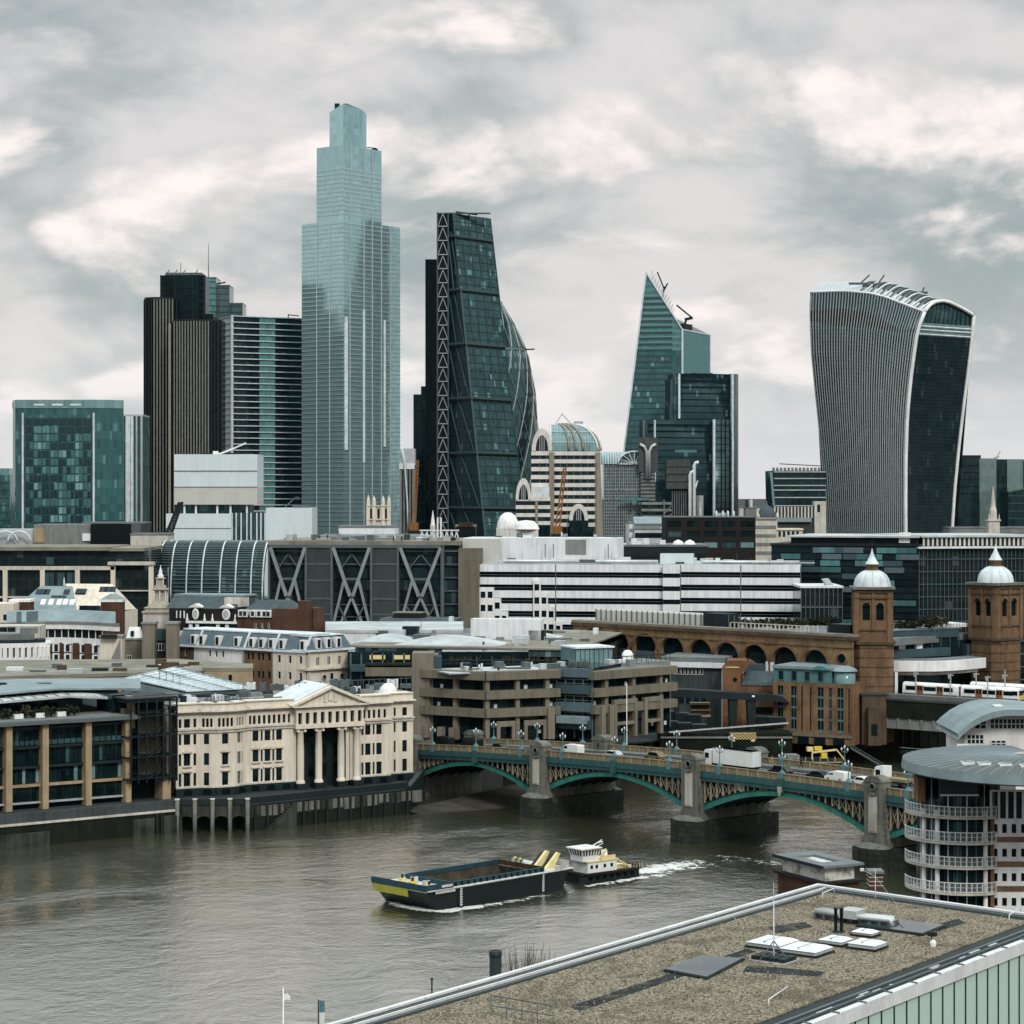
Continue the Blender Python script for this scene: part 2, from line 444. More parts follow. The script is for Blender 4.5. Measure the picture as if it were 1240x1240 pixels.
surf('leaf_dark', (.030,.038,.016), .7, .5, .8, 0, .3)
surf('leaf_olive', (.085,.075,.035), .7, .5, .8, 0, .3)
surf('grass_pale', (.20,.16,.09), .9, .4, .5, 0, .3)
surf('hull_navy', (.014,.022,.026), .5, .25, .5, .3, .06)
surf('hull_blue', (.05,.12,.16), .5, .15, .5, .2, .05)
surf('deck_white', (.55,.55,.51), .7, .2, .5, .2, .1)
surf('yellow_lime', (.80,.80,.11), .5, .10, .5, .15, .04)
surf('twig', (.24,.21,.155), .9, .2, 2, 0, .1)
glass('hatch_glass', (.035,.055,.06), 1.5, 1.5, .3, .08, jit=.01)
surf('tyre', (.015,.015,.015), .9, .1, 1, 0, .05)
surf('car_black', (.012,.014,.017), .25, .05, 1, 0, 0, spec=.6)
surf('car_white', (.75,.75,.74), .3, .05, 1, .05, 0, spec=.6)
surf('car_gold', (.28,.19,.085), .35, .05, 1, 0, 0, spec=.6)
surf('red_paint', (.40,.05,.03), .5, .1, 1, .1, .03)
surf('skin', (.45,.28,.2), .7, .05, 1, 0, 0)
surf('cloth_dark', (.015,.016,.02), .9, .1, 1, 0, .05)
surf('lamp_teal', (.17,.30,.32), .5, .1, .5, .1, .03)
surf('terracotta', (.34,.155,.08), .9, .2, .3, .15, .1)
surf('teal_copper', (.14,.30,.31), .6, .15, .4, .15, .06)
brickmat('brick_station', (.42,.25,.125), (.34,.195,.095), (.36,.27,.17))
brickmat('brick_tower', (.36,.19,.10), (.28,.145,.078), (.27,.19,.13))
brickmat('brick_brown', (.22,.125,.075), (.17,.095,.06), (.2,.16,.12))
brickmat('brick_red', (.24,.095,.055), (.185,.07,.042), (.2,.13,.1))
brickmat('brick_orange', (.36,.19,.10), (.30,.15,.08), (.3,.22,.15))
# glazing
t_ = NT('guard_glass'); t_.set(color=(.55,.62,.62), rough=.08, spec=.5, alpha=.16)
glass('win_dark', (.008,.017,.020), 1.2, 3.0, .8, .06, spec=.5, jit=.02)
glass('win_black', (.004,.010,.012), 1.2, 3.0, .6, .06, spec=.35, jit=.02)
glass('win_teal', (.035,.075,.082), 1.4, 3.4, .8, .06, spec=.6, jit=.03)
glass('win_pale', (.15,.25,.26), 1.4, 3.4, .5, .08, spec=.6, jit=.03)
# ================================================================= SETTING: ground, river
G = 5.0                                                    # level of the quays and streets on the far bank
def water_material():
    t = NT('river_water')
    # broad current streaks, wind ripples and short chop
    p = t.pos()
    rot = t.n('VectorRotate', rotation_type='Z_AXIS'); t.L.new(p, rot.inputs[0]); rot.inputs['Angle'].default_value = radians(-33)
    st = t.n('VectorMath', operation='MULTIPLY'); t.L.new(rot.outputs[0], st.inputs[0]); st.inputs[1].default_value = (.85, 1.0, 1)
    v = st.outputs[0]
    w1 = t.noise(v, .13, 3, .55, .8); w2 = t.noise(v, .50, 4, .65, 1.0); w3 = t.noise(v, 1.5, 3, .65, .6)
    calm = t.rng(t.noise(v, .016, 4, .6, 1.6), .36, .66, .30, 1.25)
    h = t.math('ADD', t.math('MULTIPLY', w1, .75), t.math('MULTIPLY', t.math('ADD', t.math('MULTIPLY', w2, .60), t.math('MULTIPLY', w3, .30)), calm))
    t.bump(h, .24, 1.0)
    mud = t.mix(t.rng(t.noise(v, .012, 4, .6, .5), .35, .7), (.042,.044,.022), (.072,.069,.039))
    t.set(color=mud, rough=.08, spec=.5, ior=1.36)
    gl = t.n('BsdfGlossy'); gl.inputs['Color'].default_value = (.96,.95,.91,1); gl.inputs['Roughness'].default_value = .15
    t.L.new(t.b.inputs['Normal'].links[0].from_socket, gl.inputs['Normal'])
    mx = t.n('MixShader'); lw = t.n('Fresnel'); lw.inputs['IOR'].default_value = 4.2
    t.L.new(t.math('MULTIPLY', lw.outputs[0], 1.4, None, True), mx.inputs[0]); t.L.new(t.b.outputs[0], mx.inputs[1]); t.L.new(gl.outputs[0], mx.inputs[2])
    t.L.new(mx.outputs[0], t.N['Material Output'].inputs[0])
water_material()
surf('street', (.085,.085,.085), .9, .3, .05, 0, .15)
E = 40000.0
w = MB(); w.quad((-E,-E,0),(E,-E,0),(E,E,0),(-E,E,0)); structure(w.b('river', 'river_water'))

NQ = [on_water(0,1028)[:2], on_water(215,1007)[:2], on_water(300,1006)[:2], on_water(494,985)[:2]]
NW_ = (NQ[0][0]-4*(NQ[1][0]-NQ[0][0]), NQ[0][1]-4*(NQ[1][1]-NQ[0][1]))
_off = lambda p: (p[0]-2.3, p[1]+3.2)
north = [(-E,-22000), _off(NW_)] + [_off(q) for q in NQ] + [(-19.5,505), (-2,523), (38,560), (62,566), (96,590), (150,622), (E,22500)]
south = [(-E,-22300), (-200,118), (6,255), (45,284), (118,331), (124,338), (200,390), (E,22000)]
g = MB()
np_ = north + [(E,E), (-E,E)]
g.prism(np_[::-1], -3, G, 0)
g.prism(south[::-1] + [(-E,-E), (E,-E)], -3, 4.5, 0)
structure(g.b('ground', 'street'))

# shingle foreshore below the bridge's north end, and the strip beyond it
f = MB(); rows = []
a0, a1 = (-22,474), (2,520)
for i in range(9):
    t = i/8; row = []
    for j in range(7):
        q = j/6
        x = -22 + 26*t + (3+15*sin(pi*min(t*1.05,1)))*q + random.uniform(-.4,.4); y = 472 + 46*t - (2+6*sin(pi*t))*q + random.uniform(-.4,.4)
        row.append((x, y, .95*(1-q)**1.2 - .12 + random.uniform(-.05,.08)))
    rows.append(row)
f.sheet(rows); structure(f.b('foreshore', 'foreshore'))
f = MB(); rows = []
for i in range(10):
    t = i/9; row = []
    for j in range(5):
        q = j/4
        row.append((20+36*t+random.uniform(-.4,.4), 548 + 12*t - 13*q + random.uniform(-.5,.5), 1.0*(1-q) - .15 + random.uniform(0,.15)))
    rows.append(row)
f.sheet(rows); structure(f.b('foreshore', 'foreshore'))
f = MB(); rows = []
for i in range(10):
    t = i/9; row = []
    for j in range(5):
        q = j/4
        row.append((66+34*t+random.uniform(-.4,.4), 566 + 22*t - 17*q + random.uniform(-.5,.5), 1.4*(1-q) - .15 + random.uniform(0,.2)))
    rows.append(row)
f.sheet(rows); structure(f.b('foreshore', 'foreshore'))

# ================================================================= RIVER WALLS
def along(a, b, off=0.0):
    L = hypot(b[0]-a[0], b[1]-a[1]); rz = atan2(b[1]-a[1], b[0]-a[0]); return L, rz
# western wall, mossy, with a pale coping line and a dark parapet
pa, pb = NW_, NQ[1]
L, rz = along(pa, pb)
q = thing('river_wall', 'mossy dark river wall with pale coping below the dark glazed offices', 'wall', (pa[0],pa[1],0), rz)
Bx(0,L,-.5,5,-2.5,4.1).b('wall', 'quay_moss', q)
Bx(0,L,-.75,5,4.1,4.5).b('coping', 'pale_stone', q)
Bx(0,L,-.35,.25,4.5,6.3).b('parapet', 'grey_conc_dark', q)
x0 = hypot(NQ[0][0]-pa[0], NQ[0][1]-pa[1])
for (a, b, zz, m) in ((x0-1, x0+9.5, 2.6, 'quay_stone'), (x0+27,x0+31.5,3.2,'quay_stone'), (x0+33.5,x0+37.5,3.4,'quay_stone')):
    Bx(a,b,-1.15,-.5,-2.5,zz).b('buttress', m, q)
for a in (x0+31.9, x0+33.0):
    Bx(a,a+.4,-.95,-.5,-2.5,4.0).b('fender_pile', 'steel_dark', q)
# piled arcade
pa, pb = NQ[1], NQ[2]; L, rz = along(pa, pb)
q = thing('river_arcade', 'low river arcade of dark arches between pale timber piles', 'wall', (pa[0],pa[1],0), rz)
n = 4; wb = L/n
m = MB()
for i in range(n):
    c = wb*(i+.5); r = wb*.40
    arc = [(c-r, -2.5)] + [(c - r*cos(pi*k/10), 2.0 + r*.75*sin(pi*k/10)) for k in range(11)] + [(c+r,-2.5)]
    # face around the opening
    for k in range(len(arc)-1):
        (ax,az),(bx,bz) = arc[k], arc[k+1]
        if abs(ax-bx) > 1e-6: m.quad((ax,-.4,az),(bx,-.4,bz),(bx,-.4,5.2),(ax,-.4,5.2))
        m.quad((ax,-.4,az),(ax,3.4,az),(bx,3.4,bz),(bx,-.4,bz), 1)
    m.quad((wb*i,-.4,-2.5),(c-r,-.4,-2.5),(c-r,-.4,5.2),(wb*i,-.4,5.2)); m.quad((c+r,-.4,-2.5),(wb*(i+1),-.4,-2.5),(wb*(i+1),-.4,5.2),(c+r,-.4,5.2))
m.quad((0,3.4,-2.5),(L,3.4,-2.5),(L,3.4,5.2),(0,3.4,5.2),1)
m.quad((0,-.4,5.2),(L,-.4,5.2),(L,5,5.2),(0,5,5.2))
m.b('arches', ['quay_stone','black_clad'], q)  # arch insides coloured black to stand for the shade of the recess
Bx(-.6,L+.4,-.6,.3,5.21,6.4).b('parapet', 'steel_dark', q)
pm = Tu([(0,0,-2.5),(0,0,6.3)], .42, 8).mesh('pile','granite'); pc = Bx(-.45,.45,-.45,.45,6.3,6.55).mesh('pile_cap','pale_stone')
for i in range(n+1):
    o = obj('pile', pm, q, (wb*i, -.95, 0)); obj('pile_cap', pc, o)
# stone quay in front of the classical block
pa, pb = NQ[2], NQ[3]; L, rz = along(pa, pb)
q = thing('river_wall', 'stained stone river wall with upright fender piles below the classical block', 'wall', (pa[0],pa[1],0), rz)
Bx(0,L,-.5,5,-2.5,2.6).b('wall', 'quay_moss', q)
Bx(0,L,-.45,5,2.6,4.9).b('upper_wall', 'quay_stone', q)
Bx(0,L,-.6,5,4.9,5.1).b('coping', 'charcoal', q)
Bx(0,L,-.1,.12,5.25,6.5).b('railing', 'steel_dark', q)
fp = Bx(-.22,.22,-.45,0,-2.5,4.7).mesh('fender_pile','steel_dark')
for i in range(14): obj('fender_pile', fp, q, (1.2+i*(L-2)/13, -.5, 0))
for i in range(15):
    Bx(1.2+(i-.46)*(L-2)/13, 1.2+(i+.40)*(L-2)/13, -.62,-.46, 2.7+random.uniform(-.4,.4), 4.7).b('stone', 'granite' if i%3 else 'quay_stone', q)
s1 = MB()
for k in range(12): s1.box(9.6-k*.6, 10.2-k*.6, -1.9,-.62, -.5, 4.6-k*.42)
s1.b('stair', 'quay_stone', q)
# return of that wall beside the bridge, then the walls under and beyond the bridge
for (a, b, lab) in (((NQ[3][0],NQ[3][1]), (-19.5,505), 'short side return of river wall beside the green bridge end'),
                    ((-2,523), (38,560), 'dark sheet-piled river wall behind the green bridge arches'),
                    ((38,560), (62,566), 'low dark wharf wall beneath the container yard'),
                    ((62,566), (150,622), 'black river wall in shade under the railway bridge')):
    L, rz = along(a, b)
    q = thing('river_wall', lab, 'wall', (a[0],a[1],0), rz)
    Bx(0,L,-.5,.5,-2.5,5.6).b('wall', 'quay_moss', q)
    Bx(0,L,-.7,.3,5.6,6.0).b('coping', 'granite' if 'yard' in lab else 'grey_conc_dark', q)
    fp2 = Bx(-.2,.2,-.4,0,-2.5,5.4).mesh('fender_pile','steel_dark')
    for i in range(int(L/3.2)): obj('fender_pile', fp2, q, (1.5+i*3.2, -.5, 0))

# ================================================================= ROAD BRIDGE
BA = (X(655,468), 468.0); BC = (X(1063,401), 401.0)
_l = hypot(BC[0]-BA[0], BC[1]-BA[1]); BRZ = atan2(BC[1]-BA[1], BC[0]-BA[0])
# local frame: x along the bridge from pier A towards the south bank, y across (away from the camera), z up
BR = thing('road_bridge', 'green and ochre road bridge of low steel arches on stone piers', 'bridge', (BA[0],BA[1],0), BRZ)
BW = 17.5
def dz(s): return 13.6 - 3.4*((s-66)/107.0)**2              # road level
PIERS = [0.0, 43.8, _l, _l+44.5]; ENDS = (-41.5, _l+84)
SP = [ENDS[0]] + PIERS + [ENDS[1]]
def strip(s0, s1, y0, y1, lo, hi, n, mat, name, parent=BR):
    m = MB(); g0 = [s0+(s1-s0)*i/n for i in range(n+1)]
    for i in range(n):
        a, b = g0[i], g0[i+1]
        v = [(a,y0,dz(a)+lo),(b,y0,dz(b)+lo),(b,y1,dz(b)+lo),(a,y1,dz(a)+lo),(a,y0,dz(a)+hi),(b,y0,dz(b)+hi),(b,y1,dz(b)+hi),(a,y1,dz(a)+hi)]
        fs = [(0,3,2,1),(4,5,6,7),(0,1,5,4),(2,3,7,6)]
        if i == 0: fs.append((3,0,4,7))
        if i == n-1: fs.append((1,2,6,5))
        m.add(v, fs)
    return m.b(name, mat, parent)
s0, s1 = ENDS[0]-2, ENDS[1]+2
strip(s0, s1, .3, BW-.3, -.9, -.02, 50, 'charcoal', 'deck')
strip(s0-60, s1+40, 3.6, BW-3.6, -.3, .0, 60, 'asphalt', 'roadway')
for y in (.45, BW-3.6): strip(s0, s1, y, y+3.15, -.25, .14, 50, 'pavement', 'footway')
for y in (7.0, 10.3): strip(s0, s1, y, y+.14, .001, .006, 50, 'white_paint', 'road_marking')
i = s0
lm = None
while i < s1-4:
    strip(i, i+2.2, BW/2-.07, BW/2+.07, .001, .007, 2, 'white_paint', 'road_marking'); i += 6
for y, yy in ((-.15, 0.0), (BW-.15, BW)):
    strip(s0, s1, y-.25, y+.55, -1.15, -.35, 50, 'bridge_teal', 'cornice')
    strip(s0, s1, y-.05, y+.35, -1.9, -1.15, 50, 'bridge_teal', 'edge_girder')
    # parapet: posts, rails and a panel in every bay
    L = s1 - s0; nb = 84; w = L/nb
    strip(s0, s1, y-.1, y+.4, -.35, .0, 50, 'bridge_teal', 'parapet_base')
    strip(s0, s1, y-.08, y+.38, 1.12, 1.27, 50, 'bridge_ochre', 'parapet_rail')
    pp = Bx(-.16,.16,-.06,.36,0,1.13).mesh('parapet_post', 'bridge_cream')
    for k in range(nb+1):
        s = s0+k*w; obj('parapet_post', pp, BR, (s, y, dz(s)))
    for k in range(nb):
        a, b = s0+k*w+.16, s0+(k+1)*w-.16
        v = MB(); v.add([(a,y+.05,dz(a)),(b,y+.05,dz(b)),(b,y+.25,dz(b)),(a,y+.25,dz(a)),(a,y+.05,dz(a)+1.12),(b,y+.05,dz(b)+1.12),(b,y+.25,dz(b)+1.12),(a,y+.25,dz(a)+1.12)],
                        [(0,3,2,1),(4,5,6,7),(0,1,5,4),(1,2,6,5),(2,3,7,6),(3,0,4,7)])
        v.b('parapet_panel', 'bridge_ochre', BR)
# arches
for k in range(5):
    a, b = SP[k] + (2.2 if k else 1.0), SP[k+1] - (2.2 if k < 4 else 1.0)
    cr = dz((a+b)/2) - 2.15; spz = min(6.9, cr-4.2)
    def az(s, a=a, b=b, cr=cr, spz=spz): 
        t = (s-(a+b)/2)/((b-a)/2); return spz + (cr-spz)*(1-t*t)
    n = 26; ss = [a+(b-a)*i/n for i in range(n+1)]
    for r, y in enumerate((.1, 3.0, 6.0, 9.0, 12.0, 15.0, BW-.5)):
        m = MB()
        for i in range(n):
            s, e = ss[i], ss[i+1]
            th0 = 1.25 - .35*(1-abs(2*(s-a)/(b-a)-1)); th1 = 1.25 - .35*(1-abs(2*(e-a)/(b-a)-1))
            v = [(s,y,az(s)-th0),(e,y,az(e)-th1),(e,y+.4,az(e)-th1),(s,y+.4,az(s)-th0),(s,y,az(s)),(e,y,az(e)),(e,y+.4,az(e)),(s,y+.4,az(s))]
            m.add(v, [(0,3,2,1),(4,5,6,7),(0,1,5,4),(2,3,7,6)])
        m.b('arch_rib', 'bridge_green' if r == 0 else 'charcoal', BR)
        if r == 0:                                            # thin dark flange along the top of the outer rib
            m = MB()
            for i in range(n):
                s, e = ss[i], ss[i+1]
                m.add([(s,y-.16,az(s)),(e,y-.16,az(e)),(e,y+.4,az(e)),(s,y+.4,az(s)),(s,y-.16,az(s)+.14),(e,y-.16,az(e)+.14),(e,y+.4,az(e)+.14),(s,y+.4,az(s)+.14)],
                      [(0,3,2,1),(4,5,6,7),(0,1,5,4),(2,3,7,6)])
            m.b('arch_flange', 'steel_dark', BR)
    for i in range(0, 12):                                    # spandrel posts
        for side in (-1, 1):
            s = (a+b)/2 + side*((b-a)/2 - .5 - i*1.6)
            top = dz(s)-1.85; bot = az(s)
            if top - bot < .35: continue
            Bx(s-.13,s+.13,.12,.4,bot,top).b('spandrel_post', 'bridge_cream', BR)
            if i < 6 and top-bot > 1.0:
                s2 = s + side*1.6
                m = MB(); m.beam((s,.26,bot),(s2,.26,dz(s2)-1.9),.1); m.beam((s,.26,top),(s2,.26,az(s2)+.05),.1)
                m.b('spandrel_brace', 'bridge_cream', BR)
            if i % 3 == 1: Bx(s-.15,s+.15,6,6.4,bot,top).b('inner_post', 'steel_dark', BR)
# stone piers
def turret(parent, s, y, far):
    """curved-topped stone turret with a niche panel, standing on the pier"""
    hw, dp, top = 2.0, 2.5, dz(s)+2.2
    f = 1 if not far else -1
    m = MB()
    prof = [(-hw,4.6),(hw,4.6),(hw,top)] + [(hw*cos(pi*i/8), top+.95*sin(pi*i/8)) for i in range(1,8)] + [(-hw,top)]
    y0 = y - dp/2
    m.extr([(s+p[0],p[1]) for p in prof], y0, y0+dp)
    t = m.b('turret', 'granite', parent)
    m = MB(); m.box(s-hw-.35,s+hw+.35,y0-.35,y0+dp+.35,4.3,5.4); m.box(s-hw-.2,s+hw+.2,y0-.2,y0+dp+.2,5.4,5.8); m.b('plinth','granite',parent)
    m = MB(); m.box(s-hw-.15,s+hw+.15,y0-.12,y0+dp+.12,top-.15,top+.12); m.b('cornice','granite',t)
    yf = y0-.06 if f == 1 else y0+dp
    m = MB(); m.box(s-.95,s+.95,yf-.09,yf+.06,6.6,top-2.7); m.box(s-.75,s+.75,yf-.16,yf,6.9,top-3.0); m.b('panel','portland',t)
    ring = La([(.75,0),(.75,.25),(.5,.25),(.5,.12)],0,0,14); 
    ring.v = [(s+vx, yf-.02-vz*f, top-1.0+vy) for vx,vy,vz in ring.v]
    ring.b('niche','granite',t)
    dk = La([(0.5,0.14),(0,0.14)],0,0,14); dk.v = [(s+vx, yf-.02-vz*f, top-1.0+vy) for vx,vy,vz in dk.v]
    dk.b('niche_hollow','win_black',t)
    m = MB(); m.box(s-.5,s+.5,yf-.45,yf,top-2.4,top-2.05); m.b('corbel','granite',t)
    for k in range(9):                                        # quoin courses on the return face
        zc = 6.2+k*(top-6.6)/9
        Bx(s+hw-.02,s+hw+.07,y0+.15,y0+dp-.15,zc,zc+(top-6.6)/9-.14).b('stone_course','granite',t)
for k, s in enumerate(PIERS):
    if k == 3: pass
    p = obj('pier', Bx(s-2.6,s+2.6,-.6,BW+.6,4.0,7.4).mesh('pier','granite'), BR)
    m = MB(); pl = [(s-3.6,-2.6),(s-1.2,-3.9),(s+1.2,-3.9),(s+3.6,-2.6),(s+3.6,BW+2.6),(s+1.2,BW+3.9),(s-1.2,BW+3.9),(s-3.6,BW+2.6)]
    m.prism(pl, -3, 4.0)
    m.b('pier_base','granite_wet',BR)
    for c in range(5):
        z0 = -.9 + c*.98
        pl2 = [(s+(x-s)*1.012, y if abs(y-BW/2) < 1 else (y-BW/2)*1.004+BW/2) for x,y in pl]
        MB().prism(pl2, z0+.06, z0+.93).b('stone_course','granite_wet',BR)
    m = MB()                                                  # weathered sloping caps at both noses
    for y0, sg in ((-.5,-1),(BW+.5,1)):
        a = [(s-3.4,y0),(s-3.4,y0+sg*1.9),(s-1.1,y0+sg*3.1),(s+1.1,y0+sg*3.1),(s+3.4,y0+sg*1.9),(s+3.4,y0)]
        b = [(s-1.9,y0),(s-1.9,y0+sg*.9),(s-.6,y0+sg*1.2),(s+.6,y0+sg*1.2),(s+1.9,y0+sg*.9),(s+1.9,y0)]
        if sg == 1: a, b = a[::-1], b[::-1]
        m.taper(a[::-1], 4.05, b[::-1], 4.9)
    m.b('pier_cap','granite',BR)
    turret(BR, s, -.1, False); turret(BR, s, BW+.1, True)
# north abutment
m = MB(); m.box(ENDS[0]-9, ENDS[0]+1.2, -1.0, BW+1, -2.5, dz(ENDS[0])-1.2); m.b('abutment','granite',BR)
turret(BR, ENDS[0]-.6, -.1, False); turret(BR, ENDS[0]-.6, BW+.1, True)
m = MB(); m.box(ENDS[1]-1.2, ENDS[1]+9, -1.0, BW+1, -2.5, dz(ENDS[1])-1.2); m.b('abutment','granite',BR)

# lamp standards on the parapets
def bridge_world(s, y, z): 
    c, n = cos(BRZ), sin(BRZ); return (BA[0]+c*s-n*y, BA[1]+n*s+c*y, z)
lamp_parts = {}
m = MB(); m.box(-.55,.55,-.5,.5,-1.2,1.5); m.taper([(-.55,-.5),(.55,-.5),(.55,.5),(-.55,.5)],1.5,[(-.2,-.2),(.2,-.2),(.2,.2),(-.2,.2)],2.1)
lamp_parts['pedestal'] = m.mesh('pedestal','lamp_teal')
lamp_parts['post'] = La([(.19,2.0),(.13,2.4),(.09,4.6),(.12,4.7),(.06,5.3)],0,0,8).mesh('post','lamp_teal')
m = MB(); m.tube([(-.85,0,4.75),(-.85,0,4.5),(-.4,0,4.35),(0,0,4.5),(.4,0,4.35),(.85,0,4.5),(.85,0,4.75)],.05,5); m.tube([(0,-.6,4.7),(0,0,4.45),(0,.6,4.7)],.05,5)
lamp_parts['bracket'] = m.mesh('bracket','lamp_teal')
lant = La([(.06,0),(.15,.05),(.2,.5),(.06,.68),(.02,.8)],0,0,8).mesh('lantern','lead_white')
lamp_no = 0
spn = ['north shore span','second span from the north','middle span','fourth span','south shore span']
for k in range(5):
    a, b = SP[k], SP[k+1]
    for fr, w_ in ((.15,'north end'),(.5,'middle'),(.85,'south end')):
        for y, side in ((.0,'river side facing the barge'),(BW,'far footway')):
            s = a+(b-a)*fr; big = fr == .5 and y == 0
            x_, y_, z_ = bridge_world(s, y+(.05 if y else .05), dz(s))
            px = 620 + F*x_/y_
            if px > 1165: continue
            o = thing('bridge_lamp', 'teal bridge lamp with white lanterns, %s of %s, %s' % (w_, spn[k], 'near parapet' if y == 0 else 'far parapet'), 'street lamp', (x_,y_,z_), BRZ, 'lamps along the bridge')
            o.scale = (.86,.86,.86)
            for nm in ('pedestal','post','bracket'): obj(nm, lamp_parts[nm], o)
            for q in ((-.85,0,4.75),(.85,0,4.75),(0,0,5.25)): obj('lantern', lant, o, q)
            if big:
                Bx(-.75,.75,-.75,.1,-2.6,.4).b('bracket_box','bridge_teal',o)
                mm = MB(); mm.extr([(-.55,-2.4),(0,-3.5),(.55,-2.4),(.55,-1.4),(-.55,-1.4)],-.95,-.76); mm.b('shield','portland' if k == 2 else 'bridge_teal',o)
# ================================================================= SKYLINE TOWERS
def floors(root, x0, x1, z0, z1, step, y, mat, name='floor_band', th=.4, dep=.5, xs=None):
    me = Bx(x0,x1,-dep,0,0,th).mesh(name, mat); z = z0; n = 0
    while z < z1:
        obj(name, me, root, (0,y,z)); z += step; n += 1
def fins(root, xs, z0, z1, y, mat, name='fin', w=.4, dep=.6):
    me = Bx(-w/2,w/2,-dep,0,0,z1-z0).mesh(name, mat)
    for x in xs: obj(name, me, root, (x,y,z0))
def windows(root, xs, zs, w, h, y, mats, name='window', frame=None, dep=.12, pick=None, mull=0):
    """one pane object per opening; alike panes share a mesh"""
    cache = {}
    for j, z in enumerate(zs):
        for i, x in enumerate(xs):
            k = pick(i,j) if pick else random.choice(mats)
            if k is None: continue
            if k not in cache:
                m = MB(); m.box(-w/2,w/2,0,dep,0,h,0)
                if frame:
                    f = .09
                    m.box(-w/2,w/2,-.05,0,0,f,1); m.box(-w/2,w/2,-.05,0,h-f,h,1); m.box(-w/2,-w/2+f,-.05,0,f,h-f,1); m.box(w/2-f,w/2,-.05,0,f,h-f,1)
                    for q in range(mull): xx = -w/2+w*(q+1)/(mull+1); m.box(xx-f/2,xx+f/2,-.05,0,f,h-f,1)
                cache[k] = m.mesh(name, [k, frame or k])
            obj(name, cache[k], root, (x,y,z))

# --- pale grey-teal stepped tower (tallest)
glass('tower_pale_left', (.37,.55,.575), 1.6, 3.9, .14, .12, metal=.62, jit=.014, spec=.5)  # left face takes the lighter copy, painting in the light it gets
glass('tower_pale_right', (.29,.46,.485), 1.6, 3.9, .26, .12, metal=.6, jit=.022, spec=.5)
D = 1400.0
C0 = np.array((X(416,D), D)); Lf = np.array((X(365,1424), 1424.0)); Rt = np.array((X(485,1440), 1440.0))
def onl(px):   # point on the left face line at sight column px
    k = (px-620)/F; d = Lf-C0; t = (k*C0[1]-C0[0])/(d[0]-k*d[1]); return C0+d*t
def onr(px):
    k = (px-620)/F; d = Rt-C0; t = (k*C0[1]-C0[0])/(d[0]-k*d[1]); return C0+d*t
T = thing('office_tower', 'tallest pale blue-grey glass tower with stepped top', 'tower', (C0[0],C0[1],G))
dl = (Lf-C0)/np.linalg.norm(Lf-C0); dr = (Rt-C0)/np.linalg.norm(Rt-C0)
back = np.array((-dl[1], dl[0])); back = -back if back[1] < 0 else back
def tier(pl, pr, z0, z1, nm='tier'):
    a, b = onl(pl)-C0, onr(pr)-C0
    poly = [tuple(a), (0,0), tuple(b), tuple(b*.55+a*.45+np.array((0,34))), tuple(a+np.array((6,30)))]
    m = MB(); m.prism(poly, z0-G, z1-G, 0, 2)
    for i in range(len(m.f)): 
        pass
    m.m[1] = 1
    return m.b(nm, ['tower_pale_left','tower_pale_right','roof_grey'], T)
zt1, zt2, zt3 = Z(270,1415), Z(178,1410), Z(131,1410)
tier(365.5, 484.5, G, zt1); tier(383.5, 462, zt1, zt2)
a, b = onl(399)-C0, onr(441)-C0; ca, cb = onl(412)-C0*1, onr(424)-C0*1
ca, cb = onl(414.5)-C0, onr(421)-C0
m = MB(); m.prism([tuple(a),tuple(ca+np.array((.5,1.5))),tuple(cb+np.array((-.5,1.5))),tuple(onr(439)-C0),tuple(b+np.array((1,6))),tuple(b*.6+a*.4+np.array((0,30))),tuple(a+np.array((4,24)))], zt2-G, [zt3-G-3,zt3-G+1.5,zt3-G+2,zt3-G-.5,zt3-G-2,zt3-G-2,zt3-G-3], 0, 2)
m.m[1] = m.m[2] = 1
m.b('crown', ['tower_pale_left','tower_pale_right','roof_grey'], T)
Bx(a[0]+3,a[0]+6,a[1]+2,a[1]+5,zt3-G-3,zt3-G+3).b('roof_plant','steel_dark',T)
m = MB(); e = onr(449)-C0; m.box(e[0]+0,e[0]+4,e[1]+6,e[1]+8,zt2-G,zt2-G+1.3); m.beam((e[0]-3,e[1]+7,zt2-G+2.2),(e[0]+3,e[1]+7,zt2-G+1.6),.5); m.b('roof_plant','steel_dark',T)
# floor lines wrapped round both faces
def wrap(pl, pr, z, th, dep, mat, nm):
    a, b = onl(pl)-C0, onr(pr)-C0; m = MB()
    nl = np.array((dl[1],-dl[0])); nl = -nl if nl[1] > 0 else nl; nr_ = np.array((dr[1],-dr[0])); nr_ = -nr_ if nr_[1] > 0 else nr_
    m.prism([tuple(a),tuple(a+nl*dep),tuple((nl+nr_)*dep),tuple(b+nr_*dep),tuple(b),(0,0)][::1], z, z+th)
    return m.b(nm, mat, T)
surf('tower_line', (.50,.66,.68), .4, .08, .3, 0, .02, metal=.75)
surf('tower_line_hi', (.42,.50,.50), .5, .1, .3, 0, .02, metal=.3)
k = 0
for py in np.arange(206, 640, 5.45):
    z = Z(py, 1405)-G
    pl, pr = (365.5,484.5) if z < zt1-G else (383.5,462)
    if abs(z-(zt1-G)) < 1.2: continue
    wrap(pl, pr, z, .75, .25, 'tower_line', 'floor_line')
for px in (383.5, 399): 
    e = onl(px)-C0; Bx(e[0]-.2,e[0]+.2,e[1]-.5,e[1]+.2,0,zt1-G-.5).b('mullion','tower_line',T)
for px in (424,441,451,462,473):
    e = onr(px)-C0; Bx(e[0]-.35,e[0]+.35,e[1]-.6,e[1]+.2,0,(zt2 if px < 455 else zt1)-G-.5).b('mullion','tower_line_hi',T)
